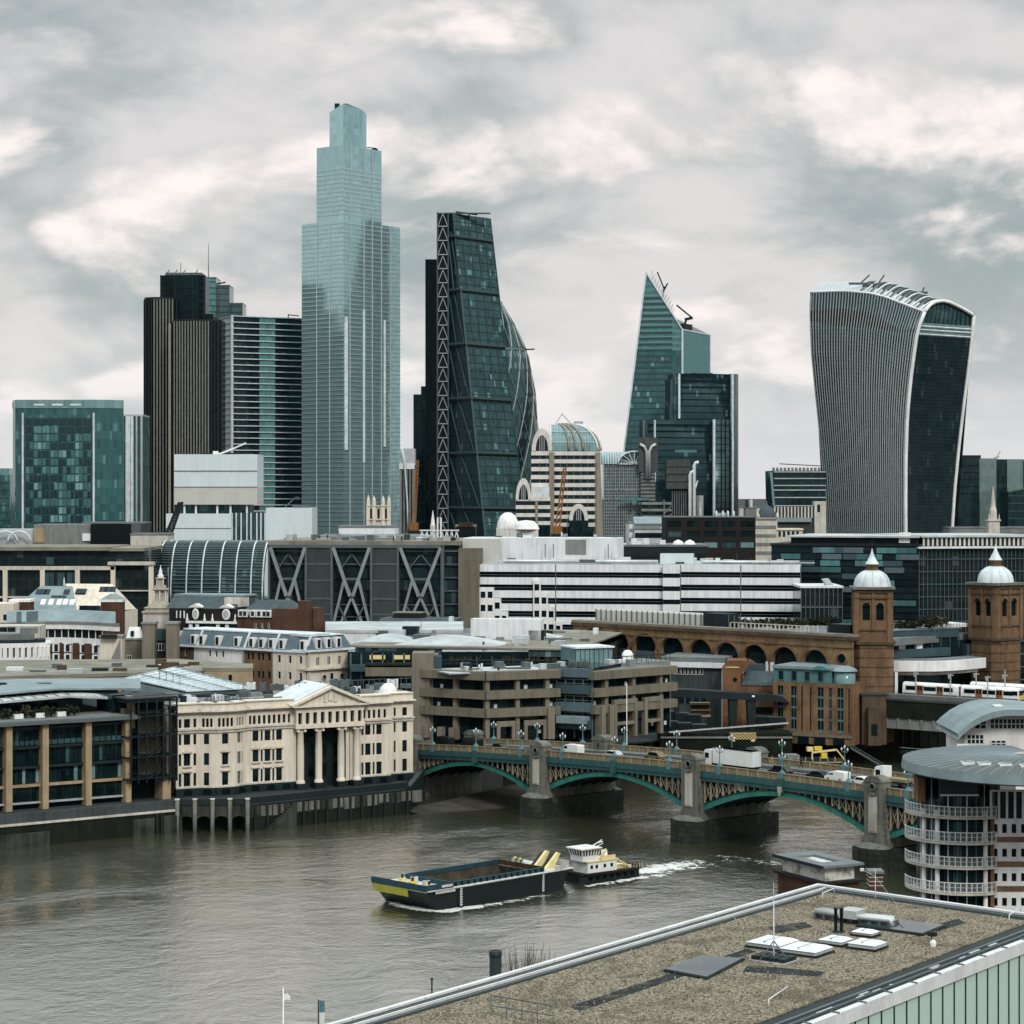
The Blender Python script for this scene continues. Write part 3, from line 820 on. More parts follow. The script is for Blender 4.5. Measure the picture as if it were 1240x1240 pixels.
# pale strips standing in for bright reflections lower on the face
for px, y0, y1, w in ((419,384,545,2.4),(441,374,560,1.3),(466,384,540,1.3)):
    e = onr(px)-C0; Bx(e[0]-w/2,e[0]+w/2,e[1]-1.0,e[1]+.2,Z(y1,1405)-G,Z(y0,1405)-G).b('reflection_strip','lead_white',T)

# --- wedge-shaped tower with ladder frame
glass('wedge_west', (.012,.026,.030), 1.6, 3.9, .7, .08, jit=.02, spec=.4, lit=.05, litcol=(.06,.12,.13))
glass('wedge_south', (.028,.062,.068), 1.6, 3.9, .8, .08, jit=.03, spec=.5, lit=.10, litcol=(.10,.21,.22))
surf('truss_pale', (.38,.43,.44), .5, .1, .4, 0, .02, metal=.2)
surf('wedge_frame', (.075,.11,.115), .5, .1, .4, 0, .02, metal=.2)
surf('wedge_frame_hi', (.13,.18,.19), .5, .1, .4, 0, .02, metal=.2)
W = thing('wedge_tower', 'dark teal wedge-shaped glass tower with pale zigzag ladder frame', 'tower', (X(536,1425),1425,G))
def wp(px, py, D): return np.array((X(px,D)-X(536,1425), D-1425, Z(py,D)-G))
NWb, NWt = wp(543,648,1424), wp(543,258,1424)
SWb, SWt = wp(594,648,1384), wp(548,258,1421)
SEb, SEt = wp(646.5,648,1400), wp(594,265,1436)
NEb, NEt = wp(626,648,1442), wp(592,264,1440)
for q in (NWb,SWb,SEb,NEb): q[2] = 0
def bil(a,b,c,d,u,v): return a*(1-u)*(1-v)+b*u*(1-v)+c*u*v+d*(1-u)*v     # a,b bottom; d,c top
m = MB()
def face(a,b,c,d,mi,nu=1,nv=12):
    m.sheet([[bil(a,b,c,d,i/nu,j/nv) for i in range(nu+1)] for j in range(nv+1)], mi, False)
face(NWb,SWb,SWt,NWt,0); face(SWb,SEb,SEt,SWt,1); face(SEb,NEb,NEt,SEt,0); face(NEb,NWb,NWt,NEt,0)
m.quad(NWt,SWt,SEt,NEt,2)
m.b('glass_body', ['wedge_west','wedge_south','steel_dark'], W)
for j in range(1, 8):                                      # storey-group lines: west then south face
    v = j/7.0 - .06
    q = MB()
    o = np.array((-.2,-.6,0))
    q.beam(bil(NWb,SWb,SWt,NWt,0,v)+o, bil(NWb,SWb,SWt,NWt,1,v)+o, 1.0, 1.3); q.beam(bil(SWb,SEb,SEt,SWt,0,v)+o, bil(SWb,SEb,SEt,SWt,1,v)+o, 1.0, 1.3)
    q.b('mega_beam','wedge_frame_hi',W)
    q = MB(); o2 = np.array((-.2,-.8,-1.4)); q.beam(bil(NWb,SWb,SWt,NWt,0,v)+o2, bil(NWb,SWb,SWt,NWt,1,v)+o2, .8, .9); q.beam(bil(SWb,SEb,SEt,SWt,0,v)+o2, bil(SWb,SEb,SEt,SWt,1,v)+o2, .8, .9)
    q.b('mega_beam','black_clad',W)
for k in range(1, 48):
    v = k/48.0; q = MB(); o = np.array((0,-.25,0))
    q.beam(bil(SWb,SEb,SEt,SWt,0,v)+o, bil(SWb,SEb,SEt,SWt,1,v)+o, .25, .25); q.beam(bil(NWb,SWb,SWt,NWt,0,v)+o, bil(NWb,SWb,SWt,NWt,1,v)+o, .25, .25)
    q.b('floor_line','wedge_frame',W)
for u in (0,.2,.4,.6,.8,1.0):
    q = MB(); o = np.array((0,-.35,0)); q.beam(bil(SWb,SEb,SEt,SWt,u,0)+o, bil(SWb,SEb,SEt,SWt,u,1)+o, .5, .5); q.b('mega_column','wedge_frame',W)
for j in range(7):                                         # big diagonals on the west face, one per storey group
    v0, v1 = j/7-.06, (j+1)/7-.06; v0 = max(v0,0)
    for (u0,u1) in ((.95,.45),(.48,.02)):
        q = MB(); o = np.array((-.2,-.5,0)); q.beam(bil(NWb,SWb,SWt,NWt,u0,v0)+o, bil(NWb,SWb,SWt,NWt,u1,v1)+o, .55); q.b('diagonal_brace','wedge_frame_hi',W)
for j in range(6):
    v0, v1 = max(j/7-.06,0), (j+1)/7-.06
    for (u0,u1) in ((.0,.0),):
        q = MB(); o = np.array((0,-.5,0)); q.beam(bil(SWb,SEb,SEt,SWt,0.02,v0)+o, bil(SWb,SEb,SEt,SWt,.02,v1)+o, .8); q.b('edge_brace','wedge_frame_hi',W)
# ladder frame
x0, x1 = wp(530,600,1426)[0], wp(543,600,1426)[0]; top = Z(258,1426)-G; yy = 1.0-4
Bx(x0-.2,x1+.2,yy+1,yy+14,0,top-1).b('core','black_clad',W)
for x in (x0, x1): Bx(x-.45,x+.45,yy-.4,yy+.8,0,top).b('ladder_post','wedge_frame_hi',W)
n = 27; h = top/n
vm = MB(); mid = (x1-x0)/2
vm.beam((.3,0,0),(mid,0,h*.92),.45); vm.beam((x1-x0-.3,0,0),(mid,0,h*.92),.45); vm.beam((0,0,0),(x1-x0,0,0),.6)
vme = vm.mesh('ladder_brace','truss_pale')
for i in range(n): obj('ladder_brace', vme, W, (x0, yy, i*h))
Bx(x0-.5,wp(594,0,1430)[0],yy,yy+3,top-.8,top-.2).b('roof_rail','steel_grey',W)
q = MB(); q.beam((wp(552,0,1428)[0],0,top+.5),(wp(578,0,1428)[0],0,top-1),1.0); q.beam((wp(568,0,1428)[0],0,top-4),(wp(568,0,1428)[0],0,top),.8); q.b('roof_crane','steel_dark',W)
# --- black core tower beside it
s = Site(501,1448,530.5,1448,G); B = s.root('dark_tower', 'narrow black stepped tower rising behind the ladder frame', 'tower')
glass('black_glass', (.004,.012,.015), 1.5, 3.8, .8, .10, jit=.02, spec=.25, lit=.04, litcol=(.02,.03,.035))
Bx(s.lx(515),s.lx(530.5),0,25,0,s.z(314,520)).b('tall_block','black_glass',B)
Bx(s.lx(510),s.lx(516),-3,20,0,s.z(468,512)).b('middle_block','black_glass',B)
Bx(s.lx(501),s.lx(511),-5,15,0,s.z(478,505)).b('low_block','black_glass',B)
floors(B, s.lx(515.5),s.lx(530), 20, s.z(316,520), 12, 0, 'charcoal', th=.5, dep=.2)
fins(B, [s.lx(521)], 0, s.z(315,520), 0, 'charcoal', 'mullion', .4, .25)
floors(B, s.lx(501.5),s.lx(515), 20, s.z(480,505), 12, -5, 'charcoal', th=.4, dep=.2)

# --- bullet-shaped lattice tower
Gk = thing('bullet_tower', 'rounded bullet-shaped tower with diamond lattice behind the wedge tower', 'tower', (X(602,1575),1575,G))
glass('bullet_glass', (.03,.065,.07), 2.2, 4.0, .9, .1, jit=.04, spec=.5, lit=.12, litcol=(.13,.20,.20))
pr = [(20,365),(27.5,470),(29,540),(28.4,600),(26.5,660)]
prof = []
for py in np.linspace(660,362,30):
    # silhouette read off the right-hand side
    xs = np.interp(py, [362,370,378,395,430,480,530,600,660],[3,7,11.5,22,37.5,46.5,50,49,47])
    prof.append((xs*1575/F, Z(py,1575)-G))
prof.append((0, Z(359,1575)-G))
La(prof, 0,0,40).b('glass_body','bullet_glass',Gk)
def rad(z): return np.interp(z,[p[1] for p in prof[:-1]],[p[0] for p in prof[:-1]])
ztop = prof[-2][1]
for k in range(18):
    for sg in (-1,1):
        pts = []
        for i in range(26):
            z = ztop*.99*i/25; a = 2*pi*k/18 + sg*i/25*2.1; r = rad(z)+.2; pts.append((r*cos(a),r*sin(a),z))
        # skip bars wholly on the hidden back
        Tu(pts,.42,4).b('lattice_bar','steel_pale' if sg == 1 else 'steel_grey',Gk)
for k in range(0,18,3):
    g0 = []
    for i in range(24):
        z = ztop*.95*i/23; r = rad(z)+.12; a = 2*pi*k/18 + i/25*2.1; g0.append([(r*cos(a+q*.16),r*sin(a+q*.16),z) for q in range(3)])
    MB().sheet(g0).b('dark_spiral_band','win_black',Gk)
zc = Z(424,1575)-G
q = MB(); q.beam((17,-6,zc),(rad(zc)+6,-6,zc+.3),.9); q.beam((20,-6,zc),(17,-6,zc+2),1.4); q.b('cleaning_crane','steel_dark',Gk)
La([(rad(zc)+.6,zc-1),(rad(zc)+.6,zc+.6)],0,0,40).b('ring','steel_grey',Gk)

# --- dark ribbed tower of three lobes
R42 = thing('ribbed_tower', 'dark brown-black ribbed tower of three rounded lobes', 'tower', (X(220,1396),1396,G))
glass('lobe_glass', (.007,.013,.015), 1.7, 3.7, .7, .25, jit=.01, spec=.25)
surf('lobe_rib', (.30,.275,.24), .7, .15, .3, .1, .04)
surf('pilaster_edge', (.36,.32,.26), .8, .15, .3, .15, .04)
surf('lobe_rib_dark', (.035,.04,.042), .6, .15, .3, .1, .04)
def lobe(px0, px1, pyt, D, nm, ribs, lit0, lit1, dep=26, bev=7):
    x0, x1 = X(px0,D)-X(220,1396), X(px1,D)-X(220,1396); y = D-1396; top = Z(pyt,D)-G
    poly = [(x0,y+bev),(x0+bev*.25,y+bev*.35),(x0+bev,y),(x1-bev,y),(x1-bev*.25,y+bev*.35),(x1,y+bev),(x1,y+dep),(x0,y+dep)]
    o = MB().prism(poly, 0, top).b(nm,'lobe_glass',R42)
    w = (x1-x0); rm = {}
    for i in range(ribs+1):
        f = i/ribs; x = x0+w*f
        d = min(x-x0, x1-x)
        yy = y + np.interp(d,[0,bev*.25,bev,99],[bev,bev*.35,0,0])
        mt = 'lobe_rib' if lit0 <= f <= lit1 else 'lobe_rib_dark'  # pale copy on the lit stretch, dark copy paints the shaded sides
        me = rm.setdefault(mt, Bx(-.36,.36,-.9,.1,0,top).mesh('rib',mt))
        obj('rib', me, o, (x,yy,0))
    MB().prism([(a,b-.3) for a,b in poly], top, top+1.2).b('parapet','lobe_rib_dark',o)
lobe(172.5,212,362,1394,'lobe',11,.30,.95)
lobe(207,266.5,389,1378,'lobe',17,.05,.78)
x0, x1 = X(194,1405)-X(220,1396), X(248,1405)-X(220,1396); top = Z(333,1405)-G
glass('core_dark', (.006,.013,.016), 3.0, 5.0, .9, .3, jit=.01, spec=.2)
MB().prism([(x0,12),(x0+4,9),(x1-4,9),(x1,12),(x1,30),(x0,30)],0,top).b('core','core_dark',R42)
fins(R42,[x0+.3,x0+9,x0+20,x1-.5],Z(388,1405)-G,top,9.2,'charcoal','core_rib',.7,.5)
for zz in np.arange(Z(388,1405)-G+3,top,4.2): Bx(x0+1,x1-1,8.7,9.0,zz,zz+.3).b('core_course','charcoal',R42)
Bx(x0+3,x1-2,10,28,top,top+1.6).b('roof_rail','steel_grey',R42)
m = MB()
for x in (x0+4,x0+9,x0+14,x1-6): m.beam((x,11,top+1.5),(x+1.5,11,top+3.4),.5)
m.beam((x0+12,14,top),(x0+12,14,top+8),.35); stuff(m.b('antennas','steel_grey',R42))
Bx(x1,X(258,1405)-X(220,1396),10,26,0,Z(380,1405)-G).b('side_block','core_dark',R42)
e = X(209,1390)-X(220,1396)
Bx(e-.7,e+.7,-18.3,-17.2,0,Z(392,1380)-G).b('pale_edge','pilaster_edge',R42)

# --- horizontally banded tower
s = Site(281,1450,366,1473,G); B = s.root('banded_tower', 'dark teal tower with thin white floor bands and a bright middle stripe', 'tower')
glass('band_glass', (.010,.024,.028), 1.6, 3.9, .8, .07, jit=.02, spec=.4, blind=.15, litcol=(.03,.06,.065))
glass('band_glass_mid', (.10,.24,.245), 1.5, 3.9, .5, .07, jit=.03, spec=.6)
glass('band_side', (.26,.33,.335), 4.0, 3.9, .25, .2, jit=.01, spec=.4)
top = s.z(384,320); dp = 24.0
m = MB(); m.box(0,s.w,0,dp,0,top,0); m.m[5] = 1; m.m[1] = 2
m.b('glass_body',['band_glass','band_side','roof_grey'],B)
Bx(s.lx(314),s.lx(333),-.35,.05,0,top-.5).b('bright_stripe','band_glass_mid',B)
step = 7.36*1455/F
zz = 4.0; me = Bx(-.5,s.w+.3,-.75,0,0,.6).mesh('floor_band','lead_white'); me2 = Bx(-.6,-.1,0,dp,0,.5).mesh('side_band','steel_grey')
while zz < top:
    obj('floor_band',me,B,(0,-.35,zz)); obj('side_band',me2,B,(0,0,zz-.6)); zz += step
Bx(-.8,.5,-.9,.5,0,top+.5).b('corner_fin','lead_white',B)
q = MB(); q.beam((s.lx(352),4,top),(s.lx(352),4,top+2.5),.5); q.beam((s.lx(352),4,top+2.5),(s.lx(365),4,top+2.0),.6); q.b('roof_crane','steel_dark',B)
# --- teal tower with a mast behind
s = Site(248,1522,293,1522,G); B = s.root('stepped_tower', 'pale teal stepped tower with a tall thin mast behind the ribbed tower', 'tower')
glass('teal_step', (.09,.20,.205), 1.6, 4.0, .7, .1, jit=.02, spec=.5); glass('grey_step', (.065,.10,.105), 1.6, 4.0, .6, .15, jit=.02, spec=.4)
Bx(0,s.lx(261.5),0,25,0,s.z(337,255)).b('tall_block','teal_step',B)
Bx(s.lx(261.5),s.lx(277.5),2,25,0,s.z(346,265)).b('middle_block','grey_step',B)
Bx(s.lx(277.5),s.lx(293),4,25,0,s.z(367.5,285)).b('low_block','grey_step',B)
for a,b,t,y in ((0,s.lx(261.5),s.z(337,255),0),(s.lx(261.5),s.lx(277.5),s.z(346,265),2),(s.lx(277.5),s.lx(293),s.z(367.5,285),4)):
    floors(B,a,b,60,t,4.0,y,'teal_panel',th=.5,dep=.25)
    Bx(a,b,y-.3,25,t,t+.8).b('parapet','steel_grey',B)
Be((s.lx(261),5,s.z(343,262)),(s.lx(272),5,s.z(341,262)),.9).b('roof_crane','steel_dark',B)
La([(.55,0),(.35,s.z(330,248)),(.16,s.z(290,248))],s.lx(247.6),20,6).b('mast','steel_grey',B)
# --- squat teal curtain-wall block
s = Site(11,1222,147,1222,G); B = s.root('office_block', 'squat blue-green glass office block with white edge fins', 'office building')
glass('squat_wing', (.035,.095,.10), 1.5, 4.35, .7, .07, jit=.02, spec=.5, lit=.08, litcol=(.10,.2,.2))
glass('pane_a', (.014,.035,.04), 1.5, 4.35, .4, .07, jit=.03); glass('pane_b', (.05,.125,.13), 1.5, 4.35, .4, .07, jit=.03)
glass('pane_c', (.18,.32,.32), 1.5, 4.35, .3, .1, jit=.03); glass('pane_d', (.09,.21,.215), 1.5, 4.35, .4, .08, jit=.03)
xa, xb = s.lx(28.5), s.lx(113); top = s.z(484,80)
m = MB(); m.prism([(0,9),(s.lx(17),3),(xa,.4),(xb,.4),(s.lx(133),2.2),(s.w,7),(s.w-8,36),(0,36)],0,top-4.5,0,1); m.b('body',['squat_wing','roof_grey'],B)
m = MB(); m.prism([(0,8.7),(s.lx(17),2.7),(xa,.1),(xb,.1),(s.lx(133),1.9),(s.w,6.7),(s.w,7.2),(s.lx(133),2.4),(xb,.6),(xa,.6),(s.lx(17),3.2),(0,9.2)],top-4.5,top); m.b('glass_screen','win_pale',B)
for i in range(3): Bx(s.lx(41+i*22),s.lx(54+i*22),-.15,.05,top-3.2,top-2.2).b('roof_louvre','lead_white',B)
for x in (xa-.3, xb+.3): Bx(x-.45,x+.45,-.9,.5,0,s.z(500,80)).b('edge_fin','lead_white',B)
nx = 16; ph = 9.8*1222/F; xs = [xa+1.0+(xb-xa-2)*(i+.5)/nx for i in range(nx)]; pw_ = (xb-xa-2)/nx
zs = [s.z(632,80)+ph*j for j in range(13)]; 
noise_ = {}
def pk(i,j):
    k = (i//2,j); r = noise_.setdefault(k, random.random()); r = .65*r+.35*random.random()
    if j > 11: return 'pane_a'
    return 'pane_a' if r < .42 else 'pane_b' if r < .66 else 'pane_d' if r < .85 else 'pane_c'
windows(B, xs, zs, pw_*.9, ph*.80, .02, None, pick=pk, dep=.3)
for i in range(nx//2+1): Bx(xa+1+(xb-xa-2)*i*2/nx-.22,xa+1+(xb-xa-2)*i*2/nx+.22,-.25,.2,0,zs[-1]+ph).b('mullion','teal_panel',B)
Bx(0,s.w*.5,8,30,top-4.4,top-1).b('plant_room','steel_grey',B)
# --- striped slab and slivers at the far left
s = Site(147.5,1300,173,1300,G); B = s.root('striped_slab', 'narrow slab with bright white vertical stripes beside the ribbed tower', 'office building')
top = s.z(504,160); Bx(0,s.w,0,25,0,top).b('body','squat_wing',B)
for px, w, mt in ((148.5,1.4,'steel_pale'),(155,2.6,'lead_white'),(160,1.6,'lead_white'),(165.5,1.0,'steel_pale'),(171.5,1.2,'steel_pale')): Bx(s.lx(px)-w/2,s.lx(px)+w/2,-.6,.2,0,top).b('stripe',mt,B)
Bx(0,s.w,-.3,25,top,top+1).b('parapet','steel_pale',B)
s = Site(-25,1330,12,1330,G); B = s.root('office_block', 'sliver of blue-green glass block at the left picture edge', 'office building')
Bx(0,s.w,0,30,0,s.z(575,5)).b('body','squat_wing',B); Bx(0,s.lx(10),3,28,s.z(575,5),s.z(567,5)).b('roof_storey','win_pale',B)
floors(B,0,s.w,20,s.z(577,5),4.4,0,'teal_panel',th=.5,dep=.3)
# --- stone office and curved column seen between the tall towers
s = Site(484,1360,502,1360,G); B = s.root('stone_office', 'grey stone office seen in the slot between two towers', 'office building')
Bx(0,s.w,0,20,0,s.z(563,492)).b('body','grey_conc',B); Bx(0,s.w,1,20,s.z(561,492),s.z(543,492)).b('upper_storey','roof_pale',B); Bx(-.2,s.w,-.6,20,s.z(568,492),s.z(561,492)).b('white_band','white_clad',B)
fins(B,[s.w*k/5 for k in range(1,5)],0,s.z(569,492),0,'charcoal','pier',.8,.4)
m = MB(); m.tube([(s.lx(487),-2,s.z(543,487)),(s.lx(490),-2,s.z(558,487)),(s.lx(491.5),-2,s.z(580,487)),(s.lx(493.5),-2,s.z(610,487)),(s.lx(494),-2,s.z(640,487))],.5,6); m.b('curved_mast','lead_white',B)
# --- blade-pointed teal tower
s = Site(734,1420,826.5,1412,G); B = s.root('pointed_tower', 'teal glass tower rising to a sharp slanted point', 'tower')
glass('point_glass', (.040,.105,.115), 1.5, 3.7, .55, .07, jit=.02, spec=.6, lit=.10, litcol=(.16,.30,.31))
glass('point_upper', (.075,.165,.175), 1.5, 3.7, .35, .07, jit=.02, spec=.6, span=.35, spancol=(.12,.24,.25))
glass('point_side', (.085,.19,.20), 3.0, 3.7, .15, .08, jit=.01, spec=.6, metal=.2)
pk_ = (s.lx(782.5), s.z(330,782)); xr = s.w; zr = s.z(399,826); lx_at = lambda z: pk_[0]*z/pk_[1]
dpx = 26.0
sd = (s.w+ (X(851,1440)-X(826.5,1412))*1.0, 28.0, s.z(402,840))
zm = s.z(425,800)
m = MB()
y1 = 30.0
xb_, yb_ = sd[0], sd[1]
pts = [(0,0,0),(xr,0,0),(xr,0,zr),(pk_[0],0,pk_[1])]
m.add([(0,0,0),(xr,0,0),(xr,0,zm),(lx_at(zm),0,zm),(xr,0,zr),(pk_[0],0,pk_[1]),(xb_,yb_,0),(xb_,yb_,sd[2]),(4,30,0),(pk_[0]+2,24,pk_[1]-20)],
      [(0,1,2,3)],0); o_ = len(m.v)-10
def fadd(ids, mi): m.f.append([o_+i for i in ids]); m.m.append(mi); m.s.append(False)
fadd((3,2,4,5),1); fadd((1,6,7,2),2); fadd((2,7,4),2); fadd((4,7,9,5),3); fadd((6,8,9,7),2); fadd((8,0,3,5,9),2)
m.b('glass_body',['point_glass','point_upper','point_side','steel_grey'],B)
def edge(a,b,w=.7,mt='lead_white',nm='edge_trim'): Be(a,b,w).b(nm,mt,B)
edge((0,-.3,0),(pk_[0],-.3,pk_[1]),1.0); edge((pk_[0],-.3,pk_[1]),(xr,-.3,zr),.8); edge((xr,-.2,0),(xr,-.2,zr),1.1); edge((xr,0,zr),(xb_,yb_,sd[2]),.6); edge((xb_,yb_,0),(xb_,yb_,sd[2]),.6)
for py in np.arange(362,640,7.0):
    z = s.z(py,800); xl = lx_at(z); xr2 = xr if z < zr else pk_[0]+(xr-pk_[0])*(pk_[1]-z)/(pk_[1]-zr)
    Bx(xl+.8,min(xr2-.8,s.lx(814)),-.25,0,z,z+(1.3 if py < 470 else .6)).b('floor_line','teal_panel' if py < 640 else 'steel_grey',B)
for k in range(22):                                            # row of small rods along the slanted edge
    f = .10+.60*k/21; x = pk_[0]+(xr-pk_[0])*f; z = pk_[1]+(zr-pk_[1])*f
    Be((x,3,z-.5),(x+1.2,3,z+4.8-2*(k%2)),.35).b('edge_rod','steel_pale',B)
q = MB(); bx, bz = s.lx(800), s.z(350,800); q.beam((bx,4,bz-10),(bx+2,4,bz+2),1.0); q.beam((bx+2,4,bz),(bx-2.5,4,bz+11),.8); q.beam((bx+2,4,bz),(bx+4,4,bz+4),.8); q.b('roof_crane','steel_dark',B)
q = MB(); bx, bz = s.lx(830), s.z(386,830); q.beam((bx-2,6,bz-6),(bx,6,bz),1.2); q.beam((bx+3,6,bz+1.5),(bx-6,6,bz+9),2.4,1.0); q.beam((bx-1,6,bz),(bx+4,6,bz+1),1.6); q.b('roof_crane','steel_dark',B)
MB().prism([(s.lx(818),4),(s.lx(828),4),(s.lx(836),14),(s.lx(826),14)],zr-4,zr+4).b('roof_plant','steel_dark',B)
# --- black curved slabs
s = Site(783,1362,898,1380,G); B = s.root('curved_slabs', 'black glass tower of overlapping curved slabs with white edge fins', 'tower')
glass('slab_black', (.006,.016,.020), 1.6, 3.9, .7, .09, jit=.02, spec=.35, lit=.03, litcol=(.05,.09,.10))
glass('slab_grey', (.03,.052,.058), 1.6, 3.9, .7, .25, jit=.01, spec=.4); glass('slab_side', (.045,.062,.068), 2.0, 3.9, .4, .2, jit=.02)
def slab(pa, pb, pyt, y, bow, nm, mats, rnd=0):
    xa, xb = s.lx(pa,y), s.lx(pb,y); top = s.z(pyt,(pa+pb)/2,y); n = 8
    front = [(xa+(xb-xa)*i/n, y - bow*sin(pi*i/n)) for i in range(n+1)]
    o = MB().prism(front+[(xb,y+14),(xa,y+14)],0,top,0,1,True).b(nm,mats,B)
    for zz in np.arange(6,top,3.9): 
        MB().prism([(q[0],q[1]-.1) for q in front]+[q for q in front[::-1]],zz,zz+.3).b('floor_line','black_clad',o)
    return xa, xb, top
slab(815.5,824,459,12,0.3,'slab',['slab_black','roof_dark'])
xa, xb, top = slab(819,886,453,8,2.0,'tall_slab',['slab_black','roof_dark'])
Bx(xa+1,xa+2.2,7,8.6,s.z(507,822,8),top).b('edge_fin','lead_white',B)
m = MB(); xc, xd = s.lx(885.5,6), s.lx(897.5,6); t2 = s.z(452,890)
m.prism([(xc,6),(xc+(xd-xc)*.55,6.6),(xd-.6,9),(xd,14),(xd,22),(xc,22)],0,t2,0,1,True); m.b('rounded_end',['slab_side','roof_dark'],B)
Bx(xc-.2,xc+1.0,4.6,6.4,0,t2).b('edge_fin','lead_white',B)
xa, xb, top = slab(784,862,509,-3,1.5,'low_slab',['slab_black','roof_dark'])
Bx(s.lx(789),s.lx(790.5),-5,-3.4,s.z(533,790),top).b('edge_fin','lead_white',B)
xa, xb, top = slab(864,884,508,-4,.6,'grey_slab',['slab_grey','roof_dark'])
Bx(xa-.6,xa+.7,-5.2,-3.6,0,top).b('edge_fin','lead_white',B)
fins(B,[s.lx(864)+.5+(s.lx(884)-s.lx(864))*k/4 for k in range(1,4)],0,top,-4.5,'black_clad','mullion',.5,.5)
Bx(s.lx(850),s.lx(872),12,18,s.z(453,860),s.z(450,860)).b('roof_rail','steel_grey',B)
# --- top-heavy flared tower with white fins
Fl = thing('flared_tower', 'top-heavy curved tower with white vertical fins and bowed roof', 'tower', (X(1097,1172),1172,G))
def fp(px, py, D): return np.array((X(px,D)-X(1097,1172), D-1172, Z(py,D)-G))
PYS = np.linspace(652, 0, 1)
def colA(py): return np.interp(py,[340,354,370,387,428,475,526,578,640,700],[983,982,981.3,981.4,983,987.6,993,997.4,1001,1003])
def colB(py): return np.interp(py,[360,377,400,428,454,480,506,552,600,640,700],[1125,1120,1111,1107,1103.5,1100.8,1098.6,1097,1096.6,1096.8,1097])
def colC(py): return np.interp(py,[370,382,402,423,454,485,542,593.5,640,700],[1180,1179.2,1177.5,1175.5,1171.7,1167.7,1161,1156,1153,1151])
DA, DB, DC = 1222.0, 1172.0, 1196.0
def ptop(u): return np.interp(u,[0,.16,.3,.5,.62,.78,.92,1],[354,352.8,352.5,355,359,367,374,377.5])   # top edge of the finned face
def pt_left(u, v):      # u 0..1 from A to B, v 0 bottom..1 top
    D = DA+(DB-DA)*u - 5*sin(pi*u)
    py0 = 735.0; py1 = ptop(u); py = py0+(py1-py0)*v
    pa, pb = colA(py), colB(py)
    return fp(pa+(pb-pa)*u, py, D)
NU, NV = 40, 26
m = MB(); m.sheet([[pt_left(i/NU, j/NV) for i in range(NU+1)] for j in range(NV+1)])
surf('flare_fin', (.38,.425,.435), .45, .06, .2, .08, .02)
glass('flare_glass', (.030,.064,.071), 1.6, 4.0, .9, .08, jit=.03, spec=.5, lit=.07, litcol=(.12,.18,.19))
m.b('finned_face','flare_glass',Fl)
for i in range(NU+1):
    u = i/NU; m = MB(); pts = [pt_left(u, j/NV) for j in range(NV+1)]
    off = np.array((-.28,-.5,0)); wv = np.array((.25,-.16,0))*.85
    for j in range(NV):
        a, b = pts[j], pts[j+1]
        m.add([tuple(a-wv),tuple(a+wv),tuple(a+wv+off),tuple(a-wv+off),tuple(b-wv),tuple(b+wv),tuple(b+wv+off),tuple(b-wv+off)],[(0,1,5,4),(1,2,6,5),(2,3,7,6),(3,0,4,7)])
    m.b('fin','flare_fin',Fl)
# brownish sky-garden band behind the fins near the top
m = MB(); g0 = []
for j in range(3):
    row = []
    for i in range(25):
        u = i/24*.97; vlo = np.interp(u,[0,.3,.6,.85,1],[.909,.889,.899,.913,.937]); vhi = np.interp(u,[0,.3,.5,.7,.85,1],[.941,.945,.941,.925,.921,.941])
        row.append(pt_left(u, vlo+(vhi-vlo)*j/2)+np.array((-.12,-.2,0)))
    g0.append(row)
m.sheet(g0); m.b('garden_band','dark_brown',Fl)
for v in np.arange(.03,.90,.0123):
    Tu([pt_left(i/23,v)+np.array((-.1,-.15,0)) for i in range(24)],.16,4).b('floor_line','charcoal',Fl)
# dark end face
def pt_right(u, v, inset=0.0):
    D = DB+(DC-DB)*u
    pyb = 735.0; pyt = 377.5+(382-377.5)*u; py = pyb+(pyt-pyb)*v
    pb, pc = colB(py), colC(py)
    return fp(pb+(pc-pb)*u, py, D) + np.array((.45,.9,0))*inset
glass('flare_end', (.012,.024,.029), 1.5, 4.0, .75, .10, jit=.015, spec=.35, lit=.05, litcol=(.03,.06,.065))
m = MB(); m.sheet([[pt_right(i/12, j/20*.924, 1.0) for i in range(13)] for j in range(21)]); m.b('end_face','flare_end',Fl)
for v in np.arange(.03,.92,.0123): Tu([pt_right(.03+.94*i/6,v,.9) for i in range(7)],.16,4).b('floor_line','charcoal',Fl)
m = MB(); m.sheet([[pt_right(i/12, .924+j/3*.04, 1.6) for i in range(13)] for j in range(4)]); m.b('louvre_band','win_pale',Fl)
for v in (.925,.94,.952): Tu([pt_right(i/6,v,1.0) for i in range(7)],.5,4).b('louvre_rail','lead_white',Fl)
m = MB(); m.sheet([[pt_right(i/12, .96+j/3*.05, 2.5) for i in range(13)] for j in range(4)]); m.b('roof_glazing','win_teal',Fl)
